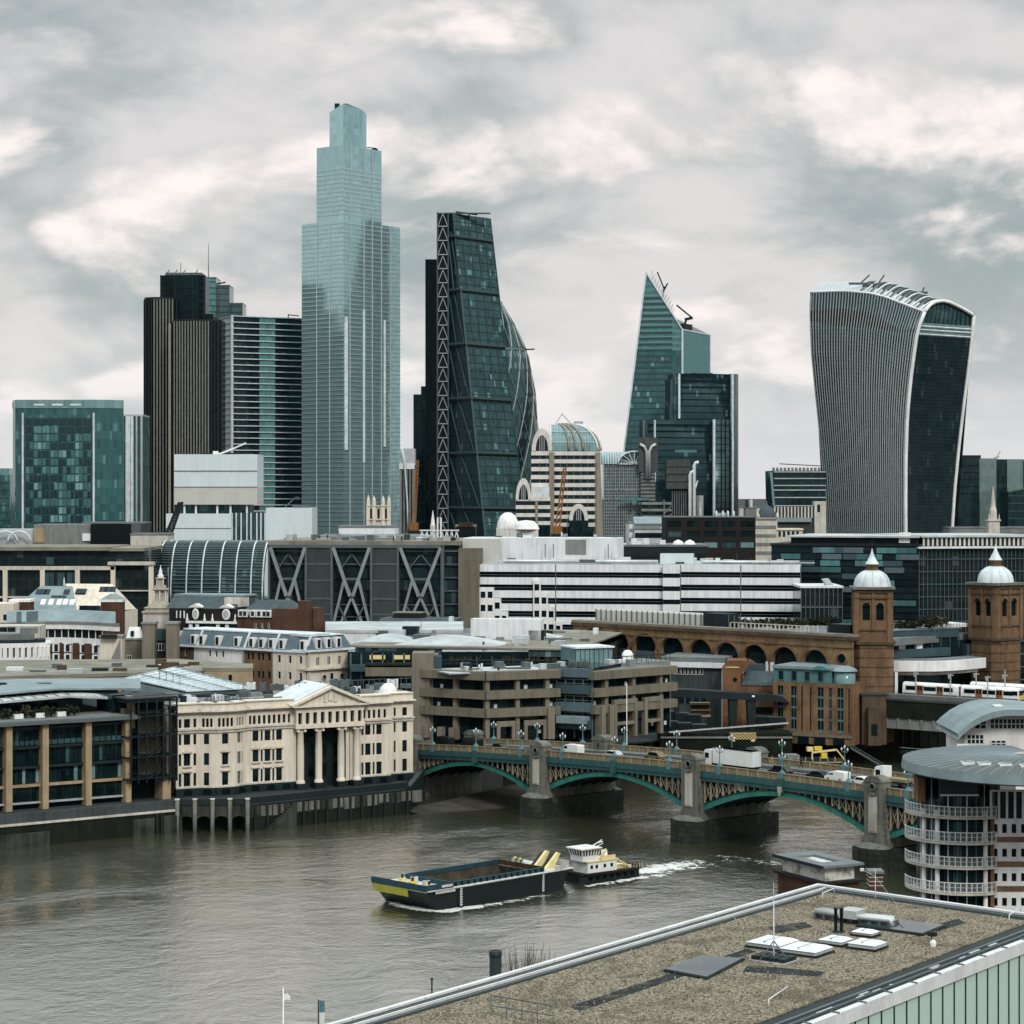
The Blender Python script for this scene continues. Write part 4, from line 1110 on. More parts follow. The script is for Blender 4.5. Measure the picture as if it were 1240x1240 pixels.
# arched end frame and edges
def arch(u):            # crown line of the end gable, photo rows
    return np.interp(u,[0,.10,.22,.36,.5,.68,.84,1],[377.5,369.5,365.5,364.3,366,371,376,382])
apts = []
for i in range(25):
    u = i/24; D = DB+(DC-DB)*u; py = arch(u); apts.append(fp(colB(377.5)+(colC(382)-colB(377.5))*u, py, D))
m = MB(); m.sheet([[pt_right(u_/24, .985, 2.6) for u_ in range(25)],[p+np.array((.9,1.8,0)) for p in apts]]); m.b('gable_glazing','win_teal',Fl)
for i in range(2,24,2): Be(pt_right(i/24,.963,2.0), apts[i]+np.array((.5,1.2,-.5)), .45).b('gable_post','steel_dark',Fl)
Tu(apts,.95,6).b('gable_arch','white_paint',Fl)
Tu([pt_right(0,j/24,0) for j in range(25)],.95,6).b('edge_frame','white_paint',Fl)
Tu([pt_right(1,j/24,0) for j in range(25)],.95,6).b('edge_frame','white_paint',Fl)
Tu([pt_left(0,j/24) for j in range(25)],.5,6).b('edge_frame','white_clad',Fl)
Tu([pt_left(i/24,1) for i in range(25)],.7,6).b('top_rail','white_paint',Fl)
# bowed roof: sheets sweeping from the finned face's top edge over to the gable
g0 = []
for i in range(25):
    u = i/24; a = pt_left(u,1.0); row = []
    span = np.array((24.0*(.75+.25*u), 24.0, 0)) if True else 0
    for j in range(13):
        w_ = j/12; rise = (7.5-1.2*u)*sin(pi*min(w_*1.0,1))*(1 if w_ < .5 else 1) - 1.8*w_
        row.append(a+span*w_+np.array((0,0,rise)))
    g0.append(row)
# last row follows the gable arch
g0[-1] = [apts[int(24*j/12)] for j in range(13)]
m = MB(); m.sheet(g0); m.b('bowed_roof','steel_pale',Fl)
for i in range(10,24): Tu([g0[i][j]+np.array((0,0,.6)) for j in range(0,13)],.45,4).b('roof_rib','lead_white' if i % 2 else 'steel_grey',Fl)
for i in range(9,23): Tu([g0[i][j]*.5+g0[i+1][j]*.5+np.array((0,0,.25)) for j in range(2,11)],.55,4).b('roof_slot','steel_dark',Fl)
for (px,py,ex,ey) in ((1037,344,1053,333),(1058,345,1071,333),(1112,355,1119,348)):
    q = MB(); b_ = fp(px,py+4,1200); e_ = fp(ex,ey,1200); q.beam(b_+np.array((-4,0,2)),b_+np.array((5,0,2)),1.2); q.beam(b_+np.array((2,0,2)),e_,.8); q.b('roof_crane','steel_grey',Fl)
# hidden back so that the tower is closed
bk = [pt_left(0,0)+np.array((22,30,0)), pt_left(0,1)+np.array((22,26,0)), pt_right(1,1), pt_right(1,0)]
m = MB(); m.quad(pt_left(0,0),bk[0],bk[1],pt_left(0,1)); m.quad(bk[0],pt_right(1,0),pt_right(1,1),bk[1]); m.b('back_face','flare_end',Fl)
# --- glass blocks at the right edge
s = Site(1157,1300,1262,1300,G); B = s.root('office_block', 'dark and pale-green glass blocks at the right picture edge', 'office building')
glass('edge_pale', (.16,.22,.215), 2.5, 4.0, .25, .1, jit=.01, metal=.2)
glass('edge_dark', (.012,.026,.03), 1.5, 4.0, .7, .08, jit=.02, spec=.4)
for a,b,y0,t,mt in ((1157,1186,0,555,'edge_dark'),(1186,1207,1,555,'edge_pale'),(1207,1220,2.5,556,'edge_dark'),(1220,1240,1,556,'edge_pale'),(1240,1262,0,557,'edge_dark')):
    Bx(s.lx(a),s.lx(b),y0,30,0,s.z(t,a)).b('glass_bay',mt,B)
floors(B,0,s.lx(1186),10,s.z(557,1170),4.0,0,'black_clad',th=.4,dep=.2)
Bx(s.lx(1160),s.lx(1190),5,20,s.z(555,1170),s.z(551,1170)).b('plant_room','charcoal',B)
MB().prism([(s.lx(1160),-1),(s.lx(1186),-1),(s.lx(1186),0),(s.lx(1160),0)],0,s.z(606,1170)).b('low_bay','edge_dark',B)
q = MB(); q.beam((s.lx(1208),4,s.z(556,1208)),(s.lx(1213),4,s.z(546,1208)),.6); q.beam((s.lx(1206),4,s.z(554,1208)),(s.lx(1212),4,s.z(553,1208)),.8); q.b('roof_crane','steel_pale',B)
s = Site(1221,1250,1262,1250,G); B = s.root('office_block', 'low dark stepped glass block in front of the pale glass at the right edge', 'office building')
MB().prism([(0,0),(s.w,0),(s.w,20),(0,20)],0,[s.z(596,1222),s.z(588,1240),s.z(588,1240),s.z(596,1222)]).b('body','edge_dark',B)
floors(B,0,s.w,6,s.z(600,1222),4.2,0,'teal_panel',th=.5,dep=.2)
# --- white spire
s = Site(1196,1080,1212,1080,G); B = s.root('church_spire', 'slender pale stone church spire near the right edge', 'church')
c = s.w/2; 
Bx(c-2.6,c+2.6,0,5.2,0,s.z(631,1204)).b('tower','pale_stone',B)
Bx(c-3.1,c+3.1,-.5,5.7,s.z(631,1204),s.z(629,1204)).b('cornice','pale_stone',B)
La([(2.0,s.z(629,1204)),(1.7,s.z(618,1204)),(1.2,s.z(614,1204)),(.9,s.z(606,1204)),(.15,s.z(589,1204))],c,2.6,8,0,False).b('spire','pale_stone',B)
for q in (-2.4,2.4): La([(.4,s.z(629,1204)),(.05,s.z(622,1204))],c+q,.2,6).b('pinnacle','pale_stone',B)
# --- slant-sided dark office left of the flared tower
s = Site(933,1150,1000,1150,G); B = s.root('slanted_office', 'dark banded office with a slanted glass end beside the flared tower', 'office building')
top = s.z(570,960)
m = MB(); m.extr([(s.lx(937),0),(s.w,0),(s.w,top),(0,top)],0,24); m.b('body','edge_dark',B)
m = MB(); m.extr([(s.lx(937)-.2,s.z(620,936)),(s.lx(939),s.z(620,936)),(s.lx(935),top-.5),(-.4,top-.5)],-.6,0); m.b('glass_edge','win_pale',B)
for py in (572,580,588.5,594,603,613): Bx(s.lx(937),s.w,-.5,0,s.z(py,960),s.z(py,960)+.5).b('floor_band','steel_pale',B)
for k in range(13): Bx(s.lx(936+4.6*k),s.lx(938.6+4.6*k),1,3,top,top+1.6).b('roof_louvre','grey_conc',B)
q = MB(); q.beam((s.lx(944),1,top+3.5),(s.w,1,top+2.3),.5); q.b('roof_rail','steel_grey',B)
s = Site(932,1090,1000,1090,G); B = s.root('stone_office', 'pale office with close white columns and a slate dome in front of the slanted office', 'office building')
Bx(s.lx(938),s.w,0,18,0,s.z(613,960)).b('body','grey_conc_dark',B); 
fins(B,[s.lx(938)+k*1.62 for k in range(15)],s.z(627,960),s.z(613.5,960),0,'pale_stone','column',.65,.5)
Bx(s.lx(938),s.lx(982),-1.5,4,s.z(632,960),s.z(627,960)).b('lower_roof','lead_roof',B)
Bx(s.lx(986),s.w,-1,6,0,s.z(607,990)).b('stone_bay','pale_stone',B); windows(B,[s.lx(991)],[s.z(620,990)],1.4,3.6,-1.1,['win_dark'],dep=.1)
s = Site(918,1060,972,1060,G); B = s.root('domed_building', 'ornate cream stone building with a small dark dome', 'building')
Bx(0,s.w,0,15,0,s.z(642,940)).b('wall','pale_stone',B); Bx(-.3,s.w+.3,-.5,15,s.z(642,940),s.z(640,940)).b('cornice','cream_stone',B)
cx = s.lx(930); Bx(cx-4.5,cx+4.5,1,10,s.z(640,930),s.z(627,930)).b('dome_drum','pale_stone',B)
La([(4.6,s.z(627,930)),(4.3,s.z(622,930)),(3.0,s.z(616,930)),(1.2,s.z(612.5,930)),(.4,s.z(611,930)),(.15,s.z(606,930))],cx,5.5,12).b('dome','slate',B)
for q in (-4.5,4.5): La([(.7,s.z(627,930)),(.9,s.z(625,930)),(.1,s.z(620,930))],cx+q,1,6).b('finial','pale_stone',B)
windows(B,[cx-2.6,cx,cx+2.6],[s.z(638,930)],1.3,3.2,.9,['win_dark'],dep=.1)
windows(B,[s.lx(944)+k*2.1 for k in range(5)],[s.z(650,940)],1.1,2.6,-.1,['win_dark'],dep=.1)
# ================================================================= MIDDLE DISTANCE
def clutter(root, x0, x1, y0, y1, z, n, seed):
    r = random.Random(seed)
    for k in range(n):
        x, y = r.uniform(x0,x1), r.uniform(y0,y1); q = r.random()
        if q < .5: Bx(x,x+r.uniform(.8,3.2),y,y+r.uniform(.8,2.2),z,z+r.uniform(.5,1.9)).b('roof_plant',r.choice(['steel_grey','roof_pale','charcoal','white_clad','grey_conc']),root)
        elif q < .7: Be((x,y,z+.5),(x+r.uniform(3,8),y+r.uniform(-1,1),z+.5),.35).b('roof_duct',r.choice(['steel_pale','steel_grey']),root)
        elif q < .85: La([(.25,z),(.25,z+r.uniform(.8,1.8))],x,y,8).b('roof_flue',r.choice(['steel_pale','steel_dark']),root)
        else: Be((x,y,z),(x,y,z+r.uniform(2,4)),.1).b('aerial','steel_grey',root)
def fillblock(label, pl, pr, D, py, dep, mat, name='office_block', cat='office building', roof='roof_grey', step=None, band='grey_conc', base=G, bands=True):
    s = Site(pl,D,pr,D,base); B = s.root(name,label,cat); t = s.z(py,(pl+pr)/2)
    Bx(0,s.w,0,dep,0,t).b('wall',mat,B); Bx(-.2,s.w+.2,-.2,dep,t,t+.7).b('parapet',roof,B)
    if bands:
        z = t-3.6
        while z > t-16 and z > 1: Bx(0,s.w,-.25,0,z,z+1.3).b('spandrel',band,B); z -= 3.8
    return s, B, t
# --- striped stone block with glazed barrel vaults
s = Site(625,1150,735,1150,G); B = s.root('vaulted_block', 'cream and black striped block with glazed barrel vaults', 'office building')
surf('stripe_white', (.62,.60,.56), .7, .1, .3, .15, .04); surf('pilaster', (.36,.31,.245), .8, .12, .3, .15, .05)
spring = s.z(546,690); x0, x1 = s.lx(644), s.lx(727)
Bx(x0,x1,0,26,0,spring).b('body','win_dark',B)
Bx(s.lx(625),s.lx(666),-8,14,0,s.z(605,640)).b('lower_body','win_dark',B)
k = 0
for py in np.arange(547,642,9.6):
    z = s.z(py+4.4,690); Bx(x0+1,x1,-.7,0,z,z+2.0).b('stripe','stripe_white',B)
    if py < 560 or py > 0: Bx(x0-.3,s.lx(667),-.9,.2,z,z+2.1).b('stripe','stripe_white',B)
    if py > 600: Bx(s.lx(625)-.2,s.lx(666),-8.6,-8,z+1,z+2.9).b('stripe','stripe_white',B)
for a,b,y in ((665,671,-1.6),(721,730,-1.2),(648,651,-9.3)):
    Bx(s.lx(a),s.lx(min(b,727)),y,3,0,s.z(548 if a > 660 else 606,a)).b('pilaster','pilaster',B)
m = MB(); m.taper([(s.lx(722),-1.6),(s.lx(734),-1.6),(s.lx(734),8),(s.lx(722),8)],0,[(s.lx(722),-1.6),(s.lx(727),-1.6),(s.lx(727),8),(s.lx(722),8)],s.z(560,730)); m.b('buttress','pilaster',B)
for xx in np.linspace(x0+4,x1-3,9): Bx(xx-.2,xx+.2,-.45,0,0,spring-1).b('window_post','steel_grey',B)
# main vault with rounded right end
r = (s.z(513,690)-spring); xl = s.lx(667); g0 = []
for i in range(11):
    t = pi/2*i/10; row = []
    for j in range(15):
        u = j/14; xr = x1+.5 - r*(1-cos(t))*1.0
        row.append((xl+(xr-xl)*u, r*(1-cos(t))+.2, spring+r*sin(t)))
    g0.append(row)
bkr = [[(p[0], 2*r-p[1]+.4, p[2]) for p in row] for row in g0[::-1]]
glass('vault_glass', (.14,.24,.255), 1.4, 2.4, .6, .08, jit=.03, mul=.12, mulcol=(.35,.38,.38))
MB().sheet(g0+bkr).b('glazed_vault','vault_glass',B)
for j in (0,5,7,9,13,14):
    Tu([np.array(g0[i][j])+np.array((0,-.25,.1)) for i in range(11)],.55 if j in (0,13,14) else .7,5).b('vault_rib','stripe_white' if j in (0,13,14) else 'pilaster',B)
for i in (2,5,8): Tu([np.array(g0[i][j])+np.array((0,-.1,.1)) for j in range(15)],.25,4).b('vault_purlin','steel_pale',B)
def gable(pa, pb, pyt, pys, y, dep, nm):
    a, b = s.lx(pa), s.lx(pb); c = (a+b)/2; rx = (b-a)/2; zs = s.z(pys,pa); rz_ = s.z(pyt,pa)-zs
    out = [(c-rx*cos(pi*i/14), zs+rz_*sin(pi*i/14)) for i in range(15)]; inn = [(c-rx*.62*cos(pi*i/14), zs+rz_*.70*sin(pi*i/14)) for i in range(15)]
    m = MB()
    for i in range(14):
        m.quad((out[i][0],y,out[i][1]),(inn[i][0],y,inn[i][1]),(inn[i+1][0],y,inn[i+1][1]),(out[i+1][0],y,out[i+1][1]))
        m.quad((out[i][0],y,out[i][1]),(out[i+1][0],y,out[i+1][1]),(out[i+1][0],y+dep,out[i+1][1]),(out[i][0],y+dep,out[i][1]),0,True)
    m.b(nm,'stripe_white',B)
    m = MB(); m.add([(p[0],y+.4,p[1]) for p in inn],[tuple(range(15))]); m.b('arched_window','win_dark',B)
    for q in (.33,.5,.67): 
        x = c-rx*.62+rx*1.24*q; Bx(x-.15,x+.15,y+.1,y+.38,zs,zs+rz_*.66).b('window_bar','steel_pale',B)
gable(644,668.5,519,546,-1.2,22,'gable_arch'); gable(624.5,643,579,605,-9.0,18,'gable_arch')
Bx(s.lx(643),s.lx(665),-7,8,s.z(605,650),s.z(590,650)).b('shoulder_roof','lead_white',B)
gable(689,712,610,630,-4,6,'entrance_arch')
Bx(s.lx(689),s.lx(712),-4,-.8,0,s.z(630,700)).b('entrance_bay','win_dark',B)
q = MB(); zt = s.z(513,685); a = s.lx(681); q.beam((a-4,r,zt-1),(a+.2,r,zt+5.5),.5); q.beam((a+6,r,zt-1),(a,r,zt+5.5),.5); q.b('ridge_frame','steel_pale',B)
Bx(s.lx(696),s.lx(707),r-2,r+2,zt,zt+1.6).b('ridge_plant','steel_pale',B)
# --- stainless-steel service-tower block (pipes outside)
s = Site(727,1300,846,1300,G); B = s.root('pipework_block', 'steel office with glazed atrium vault and outside pipe towers', 'office building')
surf('service_steel', (.33,.34,.335), .45, .2, .3, .25, .06, metal=.3); surf('service_box', (.155,.15,.145), .6, .2, .3, .2, .05)
glass('atrium', (.05,.08,.085), 1.2, 1.9, .8, .1, jit=.03, mul=.2, mulcol=(.33,.36,.36), span=.16, spancol=(.3,.33,.33))
Bx(s.lx(731),s.lx(778),0,30,0,s.z(560,755)).b('atrium_block','atrium',B)
for py in (562,594,605): Bx(s.lx(731),s.lx(779),-.6,0,s.z(py,755),s.z(py,755)+.8).b('rail','service_steel',B)
for px in np.linspace(732,778,10): Bx(s.lx(px)-.25,s.lx(px)+.25,-.5,0,0,s.z(561,755)).b('post','service_steel',B)
zc = s.z(562,760); r = s.z(547,760)-zc; m = MB(); g0 = [[(xx, 6-r*cos(t), zc+r*sin(t)) for xx in np.linspace(s.lx(727),s.lx(768),14)] for t in np.linspace(0,pi,11)]
m.sheet(g0); m.b('atrium_vault','vault_glass',B)
for j in range(14): Tu([g0[i][j] for i in range(11)],.3,4).b('vault_rib','lead_white',B)
cx = s.lx(768); m = MB(); m.add([(cx+r*1.25*cos(t),-1,zc+r*sin(t)) for t in np.linspace(0,pi,15)],[tuple(range(15))]); m.b('fan_window','win_teal',B)
for t in np.linspace(0,pi,9): Be((cx,-1.3,zc),(cx+r*1.25*cos(t),-1.3,zc+r*sin(t)),.35).b('fan_bar','lead_white',B)
Tu([(cx+r*1.3*cos(t),-1.2,zc+r*1.02*sin(t)) for t in np.linspace(0,pi,15)],.55,5).b('fan_rim','lead_white',B)
Bx(s.lx(773),s.lx(796),-4,8,s.z(572,785),s.z(530,785)).b('plant_box','service_box',B)
for a in (-1,1):
    x = s.lx(784); Tu([(x+a*4.6,-5,s.z(538,785)),(x+a*2.2,-5,s.z(541,785)),(x+a*.8,-5,s.z(547,785)),(x+a*.8,-5,s.z(580,785))],.9,7).b('duct','steel_pale',B)
Bx(s.lx(776),s.lx(793),-3.5,6,0,s.z(573,785)).b('stair_tower','service_steel',B)
for py in np.arange(576,640,4.5): Bx(s.lx(776),s.lx(793),-4,-3.5,s.z(py,785),s.z(py,785)+.7).b('stair_landing','service_box',B)
Bx(s.lx(806),s.lx(834),-9,3,s.z(592,820),s.z(557,820)).b('plant_box','service_box',B)
for k in range(1,4): Bx(s.lx(806),s.lx(834),-9.2,-9,s.z(557+9*k,820),s.z(557+9*k,820)+.4).b('box_joint','charcoal',B)
Bx(s.lx(812),s.lx(832),-7,2,0,s.z(592,820)).b('stair_tower','charcoal',B)
fins(B,[s.lx(813)+k*1.3 for k in range(7)],0,s.z(593,820),-7,'service_steel','tower_rib',.3,.4)
for x,t in ((834,571),(839,560)):
    Tu([(s.lx(x),-10,0),(s.lx(x),-10,s.z(t+4,835)),(s.lx(x)+.7,-10,s.z(t+1,835)),(s.lx(x)+2.5,-10,s.z(t,835))],.95,8).b('duct','white_clad',B)
Tu([(s.lx(836),-10,s.z(605,835)),(s.lx(843),-10,s.z(582,835))],.5,6).b('duct','steel_pale',B)
for a,b,py,y in ((752,782,603,-6),(817,843,545,-4),(762,786,603,-5)):
    q = MB(); q.box(s.lx(a),s.lx(b),y,y+1.4,s.z(py+3,800),s.z(py,800)); q.box((s.lx(a)+s.lx(b))/2-1,(s.lx(a)+s.lx(b))/2+1,y,y+2,s.z(py+8,800),s.z(py+3,800)); q.b('roof_crane','teal_copper',B)
for py in (608,616,624): Bx(s.lx(776),s.lx(812),-8,0,s.z(py+3,790),s.z(py,790)).b('terrace','service_steel',B)
Bx(s.lx(778),s.lx(811),-7.4,0,0,s.z(607,790)).b('terrace_block','win_dark',B)
m = MB(); m.beam((s.lx(803),-8.5,0),(s.lx(803),-8.5,s.z(605,803)),.5); m.beam((s.lx(803),-8.5,s.z(622,803)),(s.lx(812),-8.5,s.z(612,803)),.4); m.beam((s.lx(803),-8.5,s.z(632,803)),(s.lx(812),-8.5,s.z(622,803)),.4); m.b('brace','service_steel',B)
La([(2.2,s.z(640,845)),(2.2,s.z(600,845))],s.lx(846),-6,8).b('tank','service_steel',B)
# --- pinnacled gothic church tower
s = Site(443,1150,474,1150,G); B = s.root('church_tower', 'cream gothic church tower with corner pinnacles', 'church')
Bx(s.lx(446),s.lx(471),0,10,0,s.z(614,458)).b('tower','cream_stone',B)
for px in (446,453,464,471):
    x = s.lx(px); Bx(x-.9,x+.9,-.8,1,0,s.z(612,458)).b('buttress','cream_stone',B)
    La([(1.05,s.z(612,458)),(.9,s.z(606,458)),(.1,s.z(599 if px in (446,471) else 600,458))],x,.2,6,0,False).b('pinnacle','cream_stone',B)
for px in (449.5,458.5,467.5): Bx(s.lx(px)-.6,s.lx(px)+.6,-.15,.1,s.z(628,458),s.z(616,458)).b('louvre_window','win_dark',B)
for py in (613,630): Bx(s.lx(445),s.lx(472),-1,.2,s.z(py,458),s.z(py,458)+.5).b('string_course','pale_stone',B)
s = Site(518,1100,528,1100,G); B = s.root('church_spire', 'tiny white spire poking up at the foot of the wedge tower', 'church')
Bx(s.lx(521),s.lx(527),0,3,0,s.z(636,523)).b('tower','pale_stone',B); La([(1.1,s.z(636,523)),(.8,s.z(630,523)),(.1,s.z(618,523))],s.lx(524),1.5,8,0,False).b('spire','white_paint',B)
# --- white translucent boxes
s = Site(201,960,378,960,G); B = s.root('white_boxes', 'stacked white translucent glass boxes below the ribbed tower', 'office building')
def transl(name, col, pw, ph):
    return glass(name, col, pw, ph, .10, .25, jit=.005, spec=.4, mul=.06, mulcol=tuple(c*.82 for c in col))
transl('white_glass', (.60,.67,.69), 1.1, 7.0); transl('white_glass_b', (.50,.50,.46), 1.1, 7.0)
Bx(s.lx(210),s.lx(311),2,26,s.z(590,260),s.z(550,260)).b('upper_box','white_glass',B); Bx(s.lx(210),s.lx(311),1.9,26,s.z(611,260),s.z(590,260)).b('upper_box_foot','white_glass_b',B)
for py in (570.5,590): Bx(s.lx(210),s.lx(311),1.7,2,s.z(py,260),s.z(py,260)+.25).b('joint','steel_grey',B)
for px in (222,236,262,278,298): Bx(s.lx(px)-.4,s.lx(px)+.4,3,3.8,s.z(623,260),s.z(611,260)).b('column','white_clad',B)
Bx(s.lx(216),s.lx(300),6,22,s.z(623,260),s.z(611,260)).b('recess','win_teal',B)
Bx(s.lx(201),s.lx(280),0,26,0,s.z(622,240)).b('lower_box','white_glass',B); 
Bx(s.lx(201),s.lx(280),-.2,0,s.z(640,240),s.z(640,240)+.2).b('joint','steel_grey',B)
Bx(s.lx(280),s.lx(322),.5,26,0,s.z(621,300)).b('finned_bay','win_teal',B)
fins(B,[s.lx(px) for px in (281,286,292,299,304,311,316,321)],0,s.z(621,300),.4,'white_clad','fin',.5,.5)
Bx(s.lx(322),s.lx(378),0,26,0,s.z(615,350)).b('side_box','white_glass',B)
Bx(s.lx(353),s.lx(372),4,16,s.z(615,350),s.z(612,350)).b('roof_plant','steel_grey',B)
q = MB(); q.beam((s.lx(262),6,s.z(550,270)),(s.lx(280),6,s.z(543,270)),.7); q.beam((s.lx(280),6,s.z(543,270)),(s.lx(296),6,s.z(536,270)),.6); q.box(s.lx(256),s.lx(262),5,8,s.z(550,260),s.z(546,260)); q.b('roof_crane','white_paint',B)
Bx(s.lx(240),s.lx(300),8,20,s.z(550,260),s.z(548,260)).b('roof_edge','charcoal',B)
q = MB(); q.beam((s.lx(344),4,s.z(614,350)),(s.lx(356),4,s.z(603,350)),.5); q.beam((s.lx(356),4,s.z(603,350)),(s.lx(361),4,s.z(602,350)),.5); q.b('roof_crane','steel_grey',B)
# --- site cranes
def mobile_crane(label, pxb, pyb, pxt, pyt, D, mat, w=1.1, cab=True):
    T_ = thing('crane', label, 'crane', (X(pxb,D),D,G))
    zb, zt, dx = Z(pyb,D)-G, Z(pyt,D)-G, X(pxt,D)-X(pxb,D)
    m = MB(); n = 16
    for k in range(n):
        a = np.array((dx*k/n,0,zb+(zt-zb)*k/n)); b = np.array((dx*(k+1)/n,0,zb+(zt-zb)*(k+1)/n)); h = w*(1-.4*k/n)
        for sgn in (-1,1): m.beam(a+np.array((sgn*h/2,0,0)), b+np.array((sgn*h/2,0,0)), .32*w)
        m.beam(a+np.array((-h/2,0,0)), b+np.array((h/2,0,0)), .26*w)
    m.b('jib',mat,T_)
    Bx(-2.2,2.2,-1.5,2.5,zb-2.5,zb+1.2).b('cab',mat,T_); Bx(-3,3,-2,3,0,zb-2.5).b('mast_base','steel_dark',T_)
    return T_
mobile_crane('long orange lattice crane jib in front of the black tower', 501, 636, 505.5, 557, 1080, 'orange_paint', 1.6)
mobile_crane('ochre lattice crane jib leaning across the striped block', 675, 640, 684, 566, 1060, 'orange_paint', 1.9)
mobile_crane('small black crane jib leaning in front of the white boxes', 203, 650, 219, 608, 900, 'steel_dark', 2.4)
# --- white tented dome
s = Site(601,1040,652,1040,G); B = s.root('tented_roof', 'white tented roof with soft domes left of the striped block', 'building')
Bx(0,s.w,0,14,0,s.z(640,620)).b('wall','stripe_white',B)
La([(5.2,s.z(641,610)),(4.8,s.z(632,610)),(3.4,s.z(624.5,610)),(1.6,s.z(621,610)),(0.02,s.z(620.5,610))],s.lx(615),6,18).b('white_dome','white_paint',B)
La([(5.2,s.z(641,635)),(4.4,s.z(635,635)),(2.8,s.z(631,635)),(0.02,s.z(630,635))],s.lx(637),3,18,sx=1.2).b('white_dome','white_paint',B)
for k in range(7): Be((s.lx(612)+k*1.7,-.5,s.z(640,620)),(s.lx(612)+k*1.7,-.5,s.z(634,620)),.35).b('roof_post','white_clad',B)
# --- scattered roofs just below the skyline
fillblock('flat grey roof block with pale box in front of the tallest tower', 378, 512, 850, 652, 60, 'grey_conc', roof='roof_grey')
s, B, t = fillblock('pale blue-white roof box below the gothic tower', 410, 480, 900, 639, 22, 'white_clad', bands=False)
s, B, t = fillblock('white roof-frame block at the foot of the wedge tower', 508, 556, 840, 656, 20, 'charcoal', bands=False)
m = 12
for k in range(8):
    a = s.w*k/8; q = MB(); q.beam((a,0,t),(a+s.w/16,0,t+4),.4); q.beam((a+s.w/16,0,t+4),(a+s.w/8,0,t),.4); q.b('truss_web','white_clad',B)
q = MB(); q.beam((0,0,t+4.2),(s.w,0,t+4.2),.5); q.b('truss_chord','white_clad',B)
for px in (530,534): Bx(s.lx(px)-.3,s.lx(px)+.3,-1,-.4,t-2,t+9).b('flue','white_paint',B)
s, B, t = fillblock('black roof plant block with rusty panel beside the white roof frame', 552, 576, 860, 638, 16, 'black_clad', bands=False)
Bx(1,6.5,-.5,6,t,t+1.6).b('rusty_panel','rust',B)
s, B, t = fillblock('pale terraced office stepping up below the steel pipework block', 762, 808, 1000, 634, 30, 'white_clad')
Bx(2,s.w-1,-6,0,0,t-3).b('terrace','roof_pale',B); Bx(2.2,s.w-1.2,-6.1,-6,t-6.2,t-4).b('ribbon_window','win_dark',B)
m = MB(); m.extx([(-3,t),(6,t+3),(6,t)],2,s.w-2); m.b('sloped_roof','lead_roof',B)
s = Site(806,880,915,880,G); B = s.root('brown_office', 'dark brown office block with two rows of wide windows', 'office building'); t = s.z(627,860)
ws = [(s.lx(809+ k*22),s.lx(809+k*22+16),s.z(z1,860),s.z(z0,860)) for k in range(5) for z0,z1 in ((631,638),(643,650),(656,663))]
m = MB(); m.holed(0,s.w,0,t,0,ws,.4); m.box(0,s.w,.45,24,0,t-.02); m.b('wall','dark_brown',B)
Bx(-.2,s.w+.2,-.3,24,t,t+.5).b('parapet','steel_grey',B)
for (a,b,c,d) in ws: Bx(a,b,.3,.44,c,d).b('window', random.choice(['win_teal','win_dark','win_pale','win_dark']) if c < t-4 else 'win_black', B)
for px in (868,876,882,889): La([(.5,t),(.5,t+2.2),(.1,t+2.8)],s.lx(px),2,6).b('flue','steel_pale',B)
q = MB(); q.box(s.lx(866),s.lx(880),3,6,t,t+1.8); q.b('roof_plant','steel_pale',B)
s, B, t = fillblock('long low dark office with white domed vents on its roof', 745, 858, 800, 662, 30, 'charcoal', bands=True, band='steel_dark')
for px in (822,836): La([(2.0,t),(2.2,t+.6),(1.6,t+1.7),(.5,t+2.3),(.02,t+2.4)],s.lx(px),3,12).b('domed_vent','white_paint',B)
for px in (752,765,772,780,800): Bx(s.lx(px),s.lx(px)+2,4,6,t,t+random.uniform(1,3)).b('roof_plant','white_clad',B)
fillblock('cream stone office behind the dark glass roofline', 912, 940, 1000, 630, 20, 'pale_stone')
fillblock('distant pale block in the gap beside the black curved tower', 896, 935, 1700, 615, 30, 'pale_stone', bands=False)
fillblock('distant grey block behind the striped block', 648, 735, 1600, 606, 30, 'grey_conc', bands=False)
fillblock('low grey office filling behind the pointed tower', 735, 800, 1500, 612, 30, 'grey_conc_dark', bands=False)
s, B, t = fillblock('slim chimneyed roof seen beside the black curved tower', 903, 916, 1250, 616, 12, 'grey_conc', bands=False)
for px in (905,910): La([(.9,t),(.9,t+5)],s.lx(px),3,8).b('flue','steel_dark' if px == 905 else 'pale_stone',B)
fillblock('stone block between white spire and flared tower foot', 1150, 1262, 1150, 640, 20, 'grey_conc', bands=False)
fillblock('dim grey office at the foot of the squat glass block', 100, 175, 1100, 634, 20, 'grey_conc_dark', bands=False)
# --- grey wall, black block and arched vents behind the stone-framed offices
s = Site(-10,880,165,880,G); B = s.root('plant_block', 'grey plant-room wall and black box behind the stone-framed offices', 'building')
Bx(s.lx(41),s.lx(112),0,20,0,s.z(635,80)).b('grey_wall','grey_conc',B); Bx(s.lx(41),s.lx(54),-.3,0,s.z(657,50),s.z(640,50)).b('tan_panel','tan_stone',B)
Bx(s.lx(111),s.lx(160),-2,20,0,s.z(634,130)).b('black_box','black_clad',B); Bx(0,s.lx(41),2,20,0,s.z(641,20)).b('pale_wall','roof_pale',B)
for px in (8,24): Tu([(s.lx(px)-4.5*cos(t),-1,s.z(657,10)+4.4*sin(t)) for t in np.linspace(0,pi,10)],.35,5).b('arched_frame','lead_white',B)
Bx(s.lx(100),s.lx(112),-.6,0,s.z(655,105),s.z(646,105)).b('vent','white_paint',B)
fillblock('beige plant roof beside the small black crane', 158, 204, 870, 648, 14, 'pale_stone', bands=False)
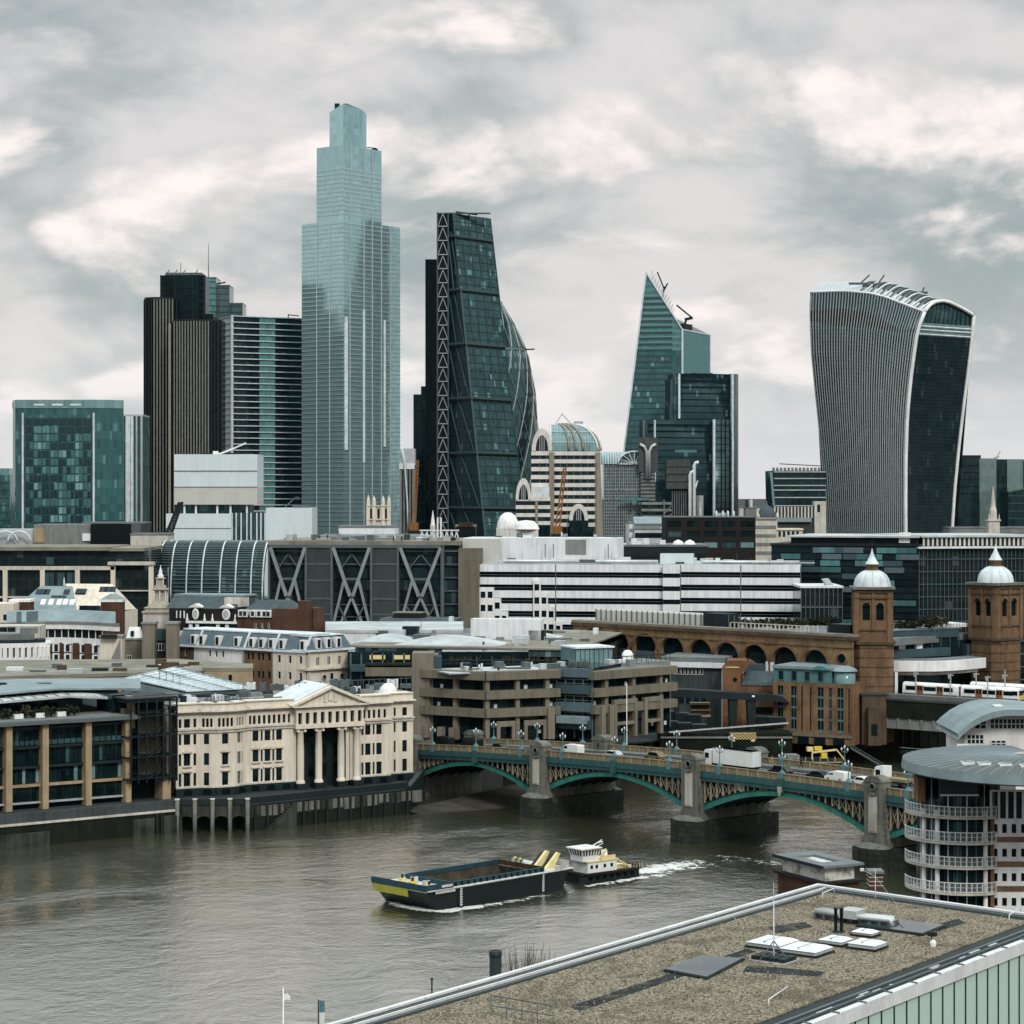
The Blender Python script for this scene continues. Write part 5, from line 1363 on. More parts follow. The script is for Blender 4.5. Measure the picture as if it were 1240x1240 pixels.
# --- stone-framed offices, left edge
s = Site(-20,800,186,800,G); B = s.root('stone_frame_office', 'office with bronze-black glass in a big pale stone frame', 'office building')
t = s.z(667,90); t2 = s.z(686,90)
glass('frame_glass', (.012,.018,.02), 2.2, 3.5, .8, .08, jit=.02, lit=.06, litcol=(.05,.07,.07), span=.18, spancol=(.02,.025,.025))
Bx(0,s.lx(172),4,44,0,t).b('upper_storey','frame_glass',B); Bx(-1,s.lx(130),2,46,t,t+1.3).b('roof','flat_roof',B); Bx(s.lx(128),s.lx(173),3,46,t-.2,t+.9).b('roof','flat_roof',B)
Bx(0,s.lx(184),0.6,44,0,t2-1.5).b('body','frame_glass',B)
Bx(0,s.lx(139),-.6,4,t2-1.2,t2).b('stone_beam','pale_stone',B); Bx(s.lx(131),s.lx(186),-1.2,4,t2+1.0-.5,t2+1.6).b('stone_beam','pale_stone',B)
for px in (6.5,51.6,94,137,183): Bx(s.lx(px)-.8,s.lx(px)+.8,-.6,.6,0,t2-1.2 if px < 130 else t2+.5).b('stone_pier','cream_stone',B)
Bx(0,s.lx(139),-.5,.5,s.z(724,60),s.z(722,60)).b('stone_beam','pale_stone',B); Bx(s.lx(140),s.lx(183),-.5,.5,s.z(716,160),s.z(714.5,160)).b('stone_beam','pale_stone',B)
windows(B,[s.lx(60),s.lx(73),s.lx(86)],[s.z(710,70)],2.8,4.8,.35,['win_teal'],dep=.2)
for k in range(9): windows(B,[s.lx(2+k*14)],[s.z(684,70)],2.6,2.6,3.8,[random.choice(['win_dark','win_teal'])],dep=.15)
fins(B,[s.lx(12+k*9.5) for k in range(18)],0,t2-1.4,.55,'steel_dark','mullion',.25,.3)
# --- bulging louvred glass shell
s = Site(168,850,326,842,G); B = s.root('louvred_shell', 'bulging glass shell with fine louvres and pale curved ribs', 'office building')
glass('shell_glass', (.035,.065,.07), 1.6, 2.6, .8, .1, jit=.03, lit=.12, litcol=(.10,.17,.18))
def shell(u, v):            # v 0 eave .. 1 top
    x = s.lx(170)+(s.w-1)*u
    inset = 14*max(0,(.22-u)/.22)**2
    yy = -9*cos(v*pi/2)+ inset*(v*.6+.4) + 3; z = s.z(722,250)*.93 + (s.z(656,250)-s.z(722,250)*.93)*sin(v*pi/2)**.9
    return np.array((x+inset*.9*v, yy, z))
m = MB(); m.sheet([[shell(i/20,j/10) for i in range(21)] for j in range(11)]); m.b('glass_shell','shell_glass',B)
Bx(2,s.w,-4,30,0,s.z(722,250)*.95).b('lower_body','win_dark',B)
Bx(8,s.w,3,40,s.z(660,250),s.z(656.5,250)).b('roof','roof_grey',B)
for j in range(1,24): Tu([shell(i/20,j/24)+np.array((0,-.35,.1)) for i in range(21)],.18,4).b('louvre','steel_grey',B)
for u in (.06,.17,.28,.40,.52,.66,.78,.90,.99): Tu([shell(u,j/12)+np.array((0,-.6,.15)) for j in range(13)],.32,5).b('curved_rib','lead_white',B)
for j in range(5): Bx(2,s.w,-4.3,-4,s.z(722+j*7,250)-.6,s.z(722+j*7,250)-.2).b('louvre','steel_grey',B)
# --- X-braced dark offices
s = Site(325,722,556,716,G); B = s.root('braced_office', 'dark office with large steel X-trusses and grey panels on its face', 'office building'); t = s.z(660,440)
surf('truss_steel', (.34,.37,.375), .5, .15, .3, .15, .05, metal=.2)
glass('brace_glass', (.015,.028,.032), 1.5, 3.8, .8, .08, jit=.02, lit=.08, litcol=(.045,.08,.085), span=.14, spancol=(.008,.01,.012))
Bx(0,s.w,1.5,60,0,t).b('body','brace_glass',B); Bx(-.3,s.w+.3,.2,60,t,t+1.3).b('roof','flat_roof',B); Bx(-.3,s.lx(537),-1.0,1.0,t-.9,t+.1).b('top_beam','steel_grey',B)
def zz(py): return s.z(py,440)
for a,b in ((371,402),(450,482)):
    Bx(s.lx(a),s.lx(b),-.6,1.5,0,t-.9).b('grey_panel','grey_panel',B)
    for py in (684,704,726,745): Bx(s.lx(a),s.lx(b),-.75,-.6,zz(py),zz(py)+.5).b('panel_joint','steel_grey',B)
    for px in (a,b): Bx(s.lx(px)-.35,s.lx(px)+.35,-1.0,1.5,0,t-.9).b('panel_edge','steel_grey',B)
Bx(s.lx(325),s.lx(327),-1,1.5,0,t).b('end_post','steel_grey',B); Bx(s.lx(536)-.5,s.lx(536)+.5,-1,1.5,0,t).b('end_post','steel_grey',B)
for py in (668,684,700,716,732,748): Bx(s.lx(537),s.lx(555),.9,1.5,zz(py),zz(py)+.4).b('floor_line','steel_grey',B)
for a,b in ((327,371),(403,449),(484,535)):
    xa, xb = s.lx(a)+.3, s.lx(b)-.3; c = (xa+xb)/2; w = (xb-xa)
    def br(p,q,th=.62,y=-.7): Be((c+p[0]*w/2,y,zz(p[1])),(c+q[0]*w/2,y,zz(q[1])),th).b('truss_member','truss_steel' if th > .7 else 'steel_grey',B)
    br((-1,663),(-.08,722),1.0); br((1,663),(.08,722),1.0); br((-.40,702),(-.95,752),.8); br((.40,702),(.95,752),.8)
    br((-.40,702),(.62,756),.75,-.4); br((.40,702),(-.62,756),.75,-.4); br((-.36,701),(.36,701),.7); br((-.78,676),(-.35,701),.4); br((.78,676),(.35,701),.4)
    br((-.62,690),(-.05,672),.35,.2); br((.62,690),(.05,672),.35,.2); br((-.7,733),(-.2,756),.5); br((.7,733),(.2,756),.5)
    for py in (668,684,733,748): Bx(xa,xb,.9,1.4,zz(py),zz(py)+.35).b('floor_line','steel_grey',B)
for k in range(7): Bx(s.lx(340+k*28),s.lx(348+k*28),8+k%3*4,16,t+1.3,t+1.3+random.uniform(.8,2.6)).b('roof_plant','steel_grey' if k%2 else 'steel_pale',B)
clutter(B,2,s.w-3,3,14,t+1.3,34,3)
# --- white banded office
s = Site(555,716,970,700,G); B = s.root('banded_office', 'long white office with dark ribbon windows and stepped window blocks', 'office building')
surf('white_band', (.70,.73,.75), .45, .06, .12, .16, .02)
t = s.z(684,760)
Bx(s.lx(580),s.lx(970),.9,40,0,t-.3).b('body','win_black',B)
Bx(s.lx(582),s.lx(968),1.5,38,t-.3,t+.3).b('roof','roof_pale',B)
Bx(s.lx(556),s.lx(581),-1.2,22,0,s.z(664,568)).b('concrete_core','tan_conc',B)
for k in range(6): Bx(s.lx(556)+k*1.05,s.lx(556)+k*1.05+.12,-1.3,-1.2,0,s.z(664,568)).b('core_joint','beige_conc',B)
bz = [684,699.5,715.5,731.5,747.5,763.5]
for py in bz:
    for a,b,y in ((580,803,0),(824,970,0)):
        z1 = s.z(py,(a+b)/2); Bx(s.lx(a),s.lx(b),y,1.0,z1-2.25,z1).b('white_band','white_band',B)
        Bx(s.lx(a),s.lx(b),y+.4,1.0,z1-3.3,z1-3.15).b('window_rail','steel_grey',B)
    z1 = s.z(py,813); Bx(s.lx(803)+.1,s.lx(824)-.1,-2.2,1.0,z1-2.6,z1).b('bay_band','white_band',B)
Bx(s.lx(803)+.2,s.lx(824)-.2,-1.9,.9,0,t-.3).b('bay_glass','win_black',B)
for px in (673,803,824,897,969.5): Bx(s.lx(px)-.12,s.lx(px)+.12,-.15,.3,0,t).b('drain_strip','steel_grey',B)
def stepped(px0, tops, cw, nm='stepped_block'):
    for i, py in enumerate(tops):
        a = s.lx(px0+cw*i); b = s.lx(px0+cw*(i+1)); z1 = s.z(py,px0)
        q = MB(); ws = []
        for k,pb in enumerate(np.arange(py+4, 800, 16.0)):
            ws.append((a+.35,b-.35 if i < len(tops)-1 else b-.5,s.z(pb+9,px0),s.z(pb+1.2,px0)))
        q.holed(a,b,0,z1,-.75,ws,.45); q.quad((b,-.75,0),(b,.9,0),(b,.9,z1),(b,-.75,z1)); q.quad((a,-.75,z1),(b,-.75,z1),(b,.9,z1),(a,.9,z1)); q.quad((a,-.75,0),(a,-.75,z1),(a,.9,z1),(a,.9,0))
        o = q.b(nm,'white_paint',B)
        for (c,d,e,f) in ws: Bx(c,d,-.42,-.3,e,f).b('window','win_black',o)
stepped(581,[711,711,724,740],8.6); stepped(646,[702,718,734.5,752],8.7)
Bx(s.lx(556),s.lx(745),8,26,s.z(684,650),s.z(652,650)).b('plant_storey','white_clad',B)
Bx(s.lx(556),s.lx(602),6,9,s.z(684,575),s.z(653,575)).b('ribbed_screen','white_glass_b',B)
Bx(s.lx(681),s.lx(706),7.8,8,s.z(672,690),s.z(654,690)).b('louvre_panel','grey_conc',B)
for px in (657,667,734): Be((s.lx(px),6,s.z(676,660)),(s.lx(px),6,s.z(659,660)),.25).b('mast','steel_grey',B)
random.seed(21)
for k in range(16):
    a = s.lx(610+k*22); w = random.uniform(2,6); Bx(a,a+w,3+random.random()*6,9,t+.3,t+.3+random.uniform(.4,2.0)).b('roof_plant',random.choice(['white_clad','pale_stone','roof_pale','steel_grey']),B)
Bx(s.lx(798),s.lx(838),4,10,t+.3,s.z(671,815)).b('louvre_box','white_glass',B)
for a,b in ((608,700),(720,796),(850,968)): La([(0.55,0),(0.55,s.lx(b)-s.lx(a))],0,0,8).b('roof_duct','steel_pale',B)
for o in list(B.children):
    if o.name.startswith('roof_duct'):
        pass
ducts = [o for o in B.children if o.name.startswith('roof_duct')]
for o,(a,b) in zip(ducts,((608,700),(720,796),(850,968))): o.rotation_euler = (0,pi/2,0); o.location = (s.lx(a),2.6,t+.95)
clutter(B,s.lx(600),s.lx(960),2,12,t+.3,44,4)
clutter(B,s.lx(560),s.lx(740),9,20,s.z(652,650),14,5)
# --- small black glass box
s = Site(970,672,1020,672,G); B = s.root('glass_box', 'small black glass box with white roof edge beside the white banded office', 'office building'); t = s.z(712,995)
Bx(0,s.w,0,20,0,t).b('body','frame_glass',B); Bx(-.3,s.w+.3,-.4,20,t,t+.6).b('roof_edge','white_clad',B); fins(B,[s.w*k/9 for k in range(10)],0,t,0,'steel_grey','mullion',.2,.3)
Bx(0,s.w,-.3,0,s.z(736,995),s.z(736,995)+.4).b('transom','steel_grey',B)
MB().extr([(s.lx(1003),t+.6),(s.lx(1012),t+.6),(s.lx(1006),t+2.6),(s.lx(999),t+2.4)],4,8).b('roof_hatch','roof_pale',B)
# --- patchwork dark glass block at right
s = Site(934,720,1115,706,G); B = s.root('patchwork_office', 'dark glass office with scattered lighter blue panels', 'office building'); t = s.z(661,1020)
glass('patch_dark', (.010,.018,.022), 2.6, 1.9, .8, .1, jit=.02, spec=.4)
Bx(0,s.w,.3,50,0,t).b('body','patch_dark',B); Bx(-.3,s.w,-.2,50,t,t+.7).b('parapet','steel_dark',B)
random.seed(5)
pm = {m_: Bx(0,6.2,-.12,.3,0,1.7).mesh('light_panel',m_) for m_ in ('teal_panel','pane_b','slate_blue','pane_d')}
for k in range(60):
    r_ = random.random(); j = int(r_**1.5*12); x = int(random.random()*7)*s.w/7.2+random.choice([0,2.2]); z = t-2.2-j*2.05
    if x+6.2 > s.w: continue
    obj('light_panel', pm[random.choice(list(pm))], B, (x+.02*k,0-.004*k,z))
floors(B,0,s.w,4,t,2.05,.28,'black_clad','floor_line',.18,.2)
Bx(s.lx(955),s.lx(1110),4,46,t+.7,t+2.6).b('roof_storey','charcoal',B); Bx(s.lx(950),s.lx(1112),2,46,t+2.6,t+3.1).b('roof','roof_pale',B)
Bx(s.lx(988),s.lx(1030),3,6,t+2.9,t+3.6).b('white_strip','white_paint',B); Bx(s.lx(1087),s.lx(1100),3,6,t+1.0,t+4.2).b('white_plant','white_paint',B)
s = Site(1113,706,1265,714,G); B = s.root('gridded_office', 'dark glass office with fine mullion grid and pale roof rim at right', 'office building'); t = s.z(664,1180)
Bx(0,s.w,.3,50,0,t).b('body','frame_glass',B); fins(B,[s.w*k/30 for k in range(31)],0,t,.3,'steel_grey','mullion',.14,.35)
floors(B,0,s.w,2,t,3.9,.3,'teal_panel','floor_line',.35,.4); Bx(-.5,s.w,-1.2,50,t,t+.55).b('roof_rim','white_clad',B)
Bx(3,s.w,4,46,t+.5,t+3.4).b('roof_storey','charcoal',B); fins(B,[3+k*1.5 for k in range(28)],t+.7,t+3.2,4,'pale_stone','roof_post',.6,.3); Bx(2,s.w,3,46,t+3.4,t+4).b('roof','roof_pale',B)
# ================================================================= RAILWAY STATION
s = Site(694,628,1034,560,G); B = s.root('station_wall', 'long brown brick railway station wall with a row of round arches', 'wall')
zt = s.z(779,1034); L = s.w
def zst(py, px): return s.z(py, px)
top = 27.0
# heights read at both ends
ztop = lambda x: np.interp(x,[0,L],[s.z(757,694),s.z(776,1034)])
centres = [718,748,781,814,848,880,914,950,987]
arch_x = [s.lx(p) for p in centres]
zs_a = [s.z(np.interp(p,[718,814,880,950,987],[779,789,797,803,806.5]),p) for p in centres]
rr = 4.1; tp = (ztop(0)+ztop(L))/2
m = MB(); x_prev = 0
for c, zs_ in zip(arch_x, zs_a):
    m.quad((x_prev,0,0),(c-rr,0,0),(c-rr,0,tp),(x_prev,0,tp))
    arc = [(c-rr,0)]+[(c-rr*cos(pi*k/14), zs_+rr*sin(pi*k/14)) for k in range(15)]+[(c+rr,0)]
    for k in range(len(arc)-1):
        (ax,az_),(bx,bz) = arc[k],arc[k+1]
        if abs(ax-bx) > 1e-6: m.quad((ax,0,az_),(bx,0,bz),(bx,0,tp),(ax,0,tp))
        m.quad((ax,0,az_),(ax,1.6,az_),(bx,1.6,bz),(bx,0,bz))
    x_prev = c+rr
m.quad((x_prev,0,0),(L,0,0),(L,0,tp),(x_prev,0,tp))
m.quad((0,0,tp),(L,0,tp),(L,2.5,tp),(0,2.5,tp))
m.box(-.02,L,2.5,3.2,0,tp-.02); m.b('brick_wall','brick_station',B)
for c, zs_ in zip(arch_x, zs_a):
    q = MB()
    for k in range(14):
        a, b = pi*k/14, pi*(k+1)/14
        p = [(c-r_*cos(t),zs_+r_*sin(t)) for t in (a,b) for r_ in (rr,rr+.9)]
        q.add([(p[0][0],-.25,p[0][1]),(p[1][0],-.25,p[1][1]),(p[3][0],-.25,p[3][1]),(p[2][0],-.25,p[2][1])],[(0,1,2,3)])
        q.quad((p[1][0],-.25,p[1][1]),(p[1][0],0,p[1][1]),(p[3][0],0,p[3][1]),(p[3][0],-.25,p[3][1]))
    q.b('arch_ring','brick_orange',B)
    Bx(c-rr,c+rr,1.3,1.5,0,zs_+rr).b('arch_window','win_dark',B)
    Bx(c-rr,c+rr,.2,.4,zs_-3.2,zs_-.6).b('balcony_screen','slate_blue',B)
    for q_ in (-rr,rr): Bx(c+q_-.3,c+q_+.3,-.3,.5,zs_-3.4,zs_).b('arch_pier','white_clad' if centres[arch_x.index(c)] > 900 else 'brick_station',B)
Bx(-.3,L,-.6,3.2,tp,tp+.9).b('cornice','brick_brown',B); Bx(-.3,L,-.3,3.0,tp+.9,tp+1.5).b('coping','flat_roof',B)
Bx(-.2,L,-.35,0,tp-1.9,tp-1.5).b('string_course','brick_orange',B)
xo = s.lx(1020); zo = s.z(797.5,1020)
q = La([(1.7,0),(1.7,.3),(1.2,.3)],0,0,16); q.v = [(xo+a,-b_-.02,zo+c_) for a,c_,b_ in q.v]; q.b('oculus_ring','brick_orange',B)
q = La([(1.2,.2),(0,.2)],0,0,16); q.v = [(xo+a,-b_-.02,zo+c_) for a,c_,b_ in q.v]; q.b('oculus','win_black',B)
Bx(xo-2.6,xo+2.6,-.12,0,zo+2.4,zo+2.7).b('panel_head','brick_brown',B)
# roof garden deck behind the wall
Bx(0,L,3.2,50,tp-2,tp-.2).b('roof_deck','roof_grey',B)
Bx(s.lx(722,4),s.lx(852,4),4,12,tp-.2,s.z(743,790)).b('roof_glasshouse','white_glass_b',B)
fins(B,[s.lx(722,4)+k*1.9 for k in range(30)],tp+.2,s.z(743,790)+.3,4,'steel_grey','glasshouse_post',.25,.2)
Bx(s.lx(853,4),s.lx(880,4),3.5,9,tp-.2,s.z(744,865)).b('roof_cabin','charcoal',B); Bx(s.lx(992),s.lx(1018),4,10,tp-.2,tp+3.6).b('roof_cabin','steel_dark',B)
q = [s.lx(880)+k*1.35 for k in range(22)]
fins(B,q,tp+1.5,tp+2.8,1.6,'pale_stone','railing_post',.28,.2); Bx(q[0],q[-1],1.5,1.7,tp+2.8,tp+3.0).b('railing','pale_stone',B)

def leafy(parent, cx, cy, cz, rx, ry, rz_, n, mats=('leaf_dark','leaf_olive'), size=.5, name='foliage', seed=1):
    rnd = random.Random(seed); m = MB()
    cl = [(rnd.gauss(0,.45),rnd.gauss(0,.45),rnd.gauss(0,.4)) for _ in range(7)]
    for k in range(n):
        c = cl[rnd.randrange(7)]; p = np.array([c[0]+rnd.gauss(0,.28),c[1]+rnd.gauss(0,.28),c[2]+rnd.gauss(0,.28)])
        nn = np.linalg.norm(p); p = p/nn*min(nn,1.05) if nn > 1.05 else p
        p = np.array((cx,cy,cz))+p*np.array((rx,ry,rz_))
        a = np.array([rnd.gauss(0,1) for _ in range(3)]); a /= np.linalg.norm(a); b = np.cross(a,[rnd.gauss(0,1) for _ in range(3)]); b /= max(np.linalg.norm(b),1e-6)
        sz = size*rnd.uniform(.6,1.3); m.quad(p-a*sz,p-b*sz*.6,p+a*sz,p+b*sz*.6, rnd.randrange(2))
    return m.b(name,list(mats),parent)
def bush(label, px, py, D, r, h, seed, mats=('leaf_dark','leaf_olive'), n=260, name='bush', size=.5, group='roof garden shrubs'):
    x, y, z = P(px,py,D); T_ = thing(name, label, 'shrub', (x,y,z), 0, group)
    m = MB()
    for k in range(5): a = k*1.3+seed; m.tube([(0,0,0),(cos(a)*r*.3,sin(a)*r*.3,h*.5),(cos(a)*r*.6,sin(a)*r*.6,h*.85)],[.12,.08,.03],5)
    m.b('stem','bark',T_); stuff(leafy(T_,0,0,h*.55,r,r,h*.5,n,mats,size,seed=seed)); return T_
for k,(px,py,r,h) in enumerate(((890,757,3.2,2.2),(908,759,3.6,2.4),(927,757,3.0,2.0),(946,759,3.4,2.6),(962,758,3.0,2.2),(982,757,2.6,2.0),(1000,756,3.2,2.4))):
    bush('dark roof-garden shrub number %s along the station roof' % ['one','two','three','four','five','six','seven'][k] if False else
         ['dark roof shrub beside the charcoal roof cabin','wide dark shrub left of middle on station roof','olive shrub at the middle of the station roof','taller dark shrub right of middle on station roof','dark shrub in front of the white banded office end','small shrub left of the steel roof cabin','dark shrub behind the steel roof cabin'][k],
         px, py+2, np.interp(px,[694,1034],[628,560])+8, r, h, k+3)

# --- the two domed brick towers
def tower(pxc, D, label, rz, mirror=False):
    T_ = thing('station_tower', label, 'tower', (X(pxc,D),D,G), rz)
    def z(py): return Z(py,D)-G
    k = D/560.0; hw = 4.75*k; c = 1.0
    def oct_(h, q=.55): return [(-h+q,-h),(h-q,-h),(h,-h+q),(h,h-q),(h-q,h),(-h+q,h),(-h,h-q),(-h,-h+q)]
    py = (lambda a: a) if not mirror else (lambda a: a-5)
    MB().prism(oct_(hw+.35,1.9),0,z(py(777))).b('lower_shaft','brick_tower',T_)
    for j in range(9): 
        zz_ = z(py(777))-1.2-j*2.35
        MB().prism(oct_(hw+.42,1.9),zz_-.22,zz_).b('brick_course','brick_brown',T_)
    MB().prism(oct_(hw+.8,1.6),z(py(779)),z(py(776))).b('string_cornice','brick_brown',T_)
    # belfry: four holed walls
    h = hw-.25; zb, zt_ = z(py(776)), z(py(716))
    for f in range(4):
        ws = [(-2.55*k,-.75*k,z(py(750)),z(py(733))),(.75*k,2.55*k,z(py(750)),z(py(733)))]
        m = MB(); m.holed(-h,h,zb,zt_,-h,ws,.9); o = m.b('belfry_wall','brick_tower',T_,None,f*pi/2)
        for (a,b,c0,d0) in ws:
            r_ = (b-a)/2; cx = (a+b)/2
            q = MB(); arc = [(cx-r_*cos(pi*i/8), d0+r_*.95*sin(pi*i/8)) for i in range(9)]; q.add([(p[0],-h-.03,p[1]) for p in arc],[tuple(range(9))]); q.b('arch_head','win_black',o)
            q = MB()
            for i in range(8):
                a1, a2 = pi*i/8, pi*(i+1)/8
                q.quad((cx-r_*cos(a1),-h-.2,d0+r_*sin(a1)),(cx-(r_+.4)*cos(a1),-h-.2,d0+(r_+.4)*sin(a1)),(cx-(r_+.4)*cos(a2),-h-.2,d0+(r_+.4)*sin(a2)),(cx-r_*cos(a2),-h-.2,d0+r_*sin(a2)))
            q.b('arch_ring','brick_orange',o)
            Bx(a,b,-h+.5,-h+.7,c0,d0).b('belfry_opening','win_black',o)
            Bx(a,b,-h-.06,-h+.2,c0-3.4*k,c0-.2).b('recess_panel','brick_orange',o)
        for x in (-h+.5,h-.5): Bx(x-.6,x+.6,-h-.35,-h,zb,zt_).b('pilaster','brick_tower',o)
        Bx(-.28,.28,-h-.3,-h,z(py(762)),zt_).b('pilaster','brick_tower',o)
        Bx(-h,h,-h-.3,-h,z(py(763)),z(py(761))).b('sill_course','brick_brown',o)
        Bx(-h,h,-h-.45,-h+.1,z(py(724)),z(py(722.5))).b('impost','brick_brown',o)
    MB().prism(oct_(h-.9),zb,zt_).b('belfry_core','win_black',T_)
    MB().prism(oct_(hw+.15,.6),z(py(717)),z(py(713))).b('entablature','brick_brown',T_); MB().prism(oct_(hw+.65,.6),z(py(713)),z(py(710))).b('cornice','granite',T_)
    zd = z(py(710)); R_ = 4.35*k; hd = z(py(690))-zd
    dm = MB(); prof = [(R_*1.02,zd),(R_*1.0,zd+hd*.18),(R_*.94,zd+hd*.42),(R_*.80,zd+hd*.68),(R_*.56,zd+hd*.88),(R_*.34,zd+hd*.97)]
    dm.lathe(prof,0,0,24,0,True); dm.b('dome','lead_white',T_)
    for i in range(12): a = 2*pi*i/12; Tu([((r_+.05)*cos(a),(r_+.05)*sin(a),zq) for r_,zq in prof],.09,4).b('dome_rib','lead_white',T_)
    La([(1.5*k,zd+hd*.95),(1.55*k,z(py(685))),(1.75*k,z(py(684.5))),(1.75*k,z(py(683)))],0,0,12).b('lantern','brick_tower',T_)
    La([(1.75*k,z(py(683.5))),(1.2*k,z(py(679))),(.55*k,z(py(673))),(.18*k,z(py(667))),(.05,z(py(664)))],0,0,12).b('spirelet','lead_white',T_)
    La([(.07,z(py(665))),(.05,z(py(654)))],0,0,5).b('finial','steel_dark',T_)
    return T_
tower(1056, 566, 'domed brick station tower at the near end of the arched wall', -.10)
tower(1205.5, 590, 'second domed brick station tower, beyond the train and white canopy', .62, True)
# doorway recess on the near tower
x, y = X(1075,558), 558
o = thing('brick_annex', 'dark stepped brick annex at the foot of the near domed tower', 'building', (X(1044,556),556,G))
Bx(0,6.0,0,8,0,Z(842,556)-G).b('wall','brick_brown',o); Bx(-.3,6.3,-.3,8,Z(842,556)-G,Z(840,556)-G).b('coping','grey_conc_dark',o)
Bx(1.2,4.4,-2.2,0,0,Z(856,556)-G).b('porch','brick_brown',o); Bx(1.9,3.4,-2.3,-2.1,2.5,5.2).b('doorway','win_black',o)
# --- dark office between the towers with white swept canopy
s = Site(1080,575,1200,592,G); B = s.root('station_office', 'slate-blue station office with roof garden between the domed towers', 'office building')
t1, t2, t3 = s.z(763,1130), s.z(773,1130), s.z(786,1130)
Bx(0,s.lx(1166),2,26,8,t1).b('upper_storey','win_dark',B); Bx(-.1,s.lx(1166)+.2,1.6,26,t1-2.1,t1).b('fascia','teal_panel',B)
Bx(0,s.lx(1188),3.5,26,8,t2-1).b('glass_storey','win_dark',B); Bx(-.1,s.lx(1152),.2,3.5,t3-1.9,t3+.2).b('balcony_front','teal_panel',B); Bx(0,s.lx(1152),1,4,8,t3-2).b('lower_glass','win_dark',B)
Bx(s.lx(1176),s.lx(1187),1.5,10,t2-6,t2-2).b('corner_bay','teal_panel',B)
fins(B,[s.lx(1090+k*11) for k in range(8)],t3,t1-2,1.95,'teal_panel','mullion',.3,.2)
Bx(0,s.lx(1168),1.4,26,t1,t1+.3).b('roof_terrace','roof_grey',B)
Bx(s.lx(1163),s.lx(1183),3,14,t1+.3,t1+1.2).b('white_canopy','white_paint',B)
for k in range(9): Bx(s.lx(1140+k*3.3),s.lx(1140+k*3.3)+.12,1.5,1.7,t1+.3,t1+1.5).b('railing_post','steel_pale',B)
for k in range(2): q = MB(); a = s.lx(1092+k*21); q.box(a,a+2,1.0,2.2,t3+.2,t3+1.2); q.box(a-.2,a+2.2,.9,2.4,t3+1.2,t3+1.35); q.b('terrace_table','white_paint',B)
for k,(px,py,r,h,lab) in enumerate(((1088,760,3.2,2.2,'low planted bed shrub at the left of the office roof'),(1104,759,2.6,1.8,'short shrub in the office roof planting'),(1127,758,3.4,3.2,'round dark bush on the station office roof'),(1140,757,2.2,2.6,'pale tan shrub on the station office roof'))):
    bush(lab, px, py+2, 585, r, h, k+31, ('leaf_olive','grass_pale') if k == 3 else ('leaf_dark','leaf_olive'))
# white swept canopy: a curved band
cv = thing('swept_canopy', 'white curved canopy band sweeping over the station platforms', 'canopy', (0,0,0))
def cpt(u, py): 
    px = 1078+(1194-1078)*u; D = 566+10*u - 7*sin(u*pi*.8) + (9*max(0,u-.8)/.2 if u > .8 else 0); return np.array(P(px,py,D))
n = 24; up = [800.5+ .6*u_ - 4.5*max(0,(u_-.45)/.55)**1.6 for u_ in np.linspace(0,1,n+1)]; lo = [813.2-.2*u_ - 4.5*max(0,(u_-.45)/.55)**1.6 for u_ in np.linspace(0,1,n+1)]
m = MB(); m.sheet([[cpt(i/n,lo[i]) for i in range(n+1)],[cpt(i/n,up[i]) for i in range(n+1)],[cpt(i/n,up[i])+np.array((0,1.2,0)) for i in range(n+1)],[cpt(i/n,lo[i])+np.array((0,1.2,0)) for i in range(n+1)],[cpt(i/n,lo[i]) for i in range(n+1)]],0,False); m.b('band','white_paint',cv)
m = MB(); m.sheet([[cpt(i/n*.93,lo[i]+5)+np.array((0,1.5,0)) for i in range(n+1)],[cpt(i/n*.93,lo[i]+.3)+np.array((0,1.4,0)) for i in range(n+1)],[cpt(i/n*.93,lo[i]+.3)+np.array((0,12,0)) for i in range(n+1)]],0,False); m.b('soffit_edge','pale_stone',cv)
m = MB(); m.sheet([[cpt(i/n,up[i]+1)+np.array((0,1.1,0)) for i in range(n+1)],[cpt(i/n,up[i]+1)+np.array((0,14,0)) for i in range(n+1)]]); m.b('canopy_roof','roof_grey',cv)
q = MB(); p = P(1085.5,840,562); q.box(p[0]-.35,p[0]+.35,562,562.7,p[2],Z(814,562)); q.b('column','white_paint',cv)
# --- railway bridge and trains
RB = (X(1078,556),556.0); RRZ = atan2(-33,30)+.17
def rw(s_,y_,z_): return (RB[0]+cos(RRZ)*s_-sin(RRZ)*y_, RB[1]+sin(RRZ)*s_+cos(RRZ)*y_, z_)
R = thing('railway_bridge', 'wide dark railway bridge running out from the brick station', 'bridge', (RB[0],RB[1],0), RRZ)
rl = Z(846,556)
Bx(-3,230,0,30,rl-2.0,rl).b('deck','charcoal',R); Bx(-6,230,-.6,.2,rl-4.6,rl+.0).b('edge_girder','quay_moss',R)
Bx(-6,230,-.8,-.4,rl-.35,rl+.1).b('girder_flange','grey_conc_dark',R)
Bx(-6,230,-.25,1.0,rl-7.2,rl-4.6).b('bracket_fascia','grey_conc',R)
bm = MB(); bm.add([(-.35,-.55,rl-4.6),(.35,-.55,rl-4.6),(.25,-.4,rl-7.2),(-.25,-.4,rl-7.2),(-.35,-.2,rl-4.6),(.35,-.2,rl-4.6),(.25,-.2,rl-7.2),(-.25,-.2,rl-7.2)],[(0,1,2,3),(1,5,6,2),(5,4,7,6),(4,0,3,7),(3,2,6,7)]); bme = bm.mesh('bracket','grey_conc')
for k in range(30): obj('bracket',bme,R,(-4+k*3.2,0,0))
Bx(-2,130,1.2,4.0,rl,rl+1.0).b('platform','pavement',R)
for s_ in (46,100,160): Bx(s_-2,s_+2,1,29,-3,rl-2).b('pier','granite_wet',R)
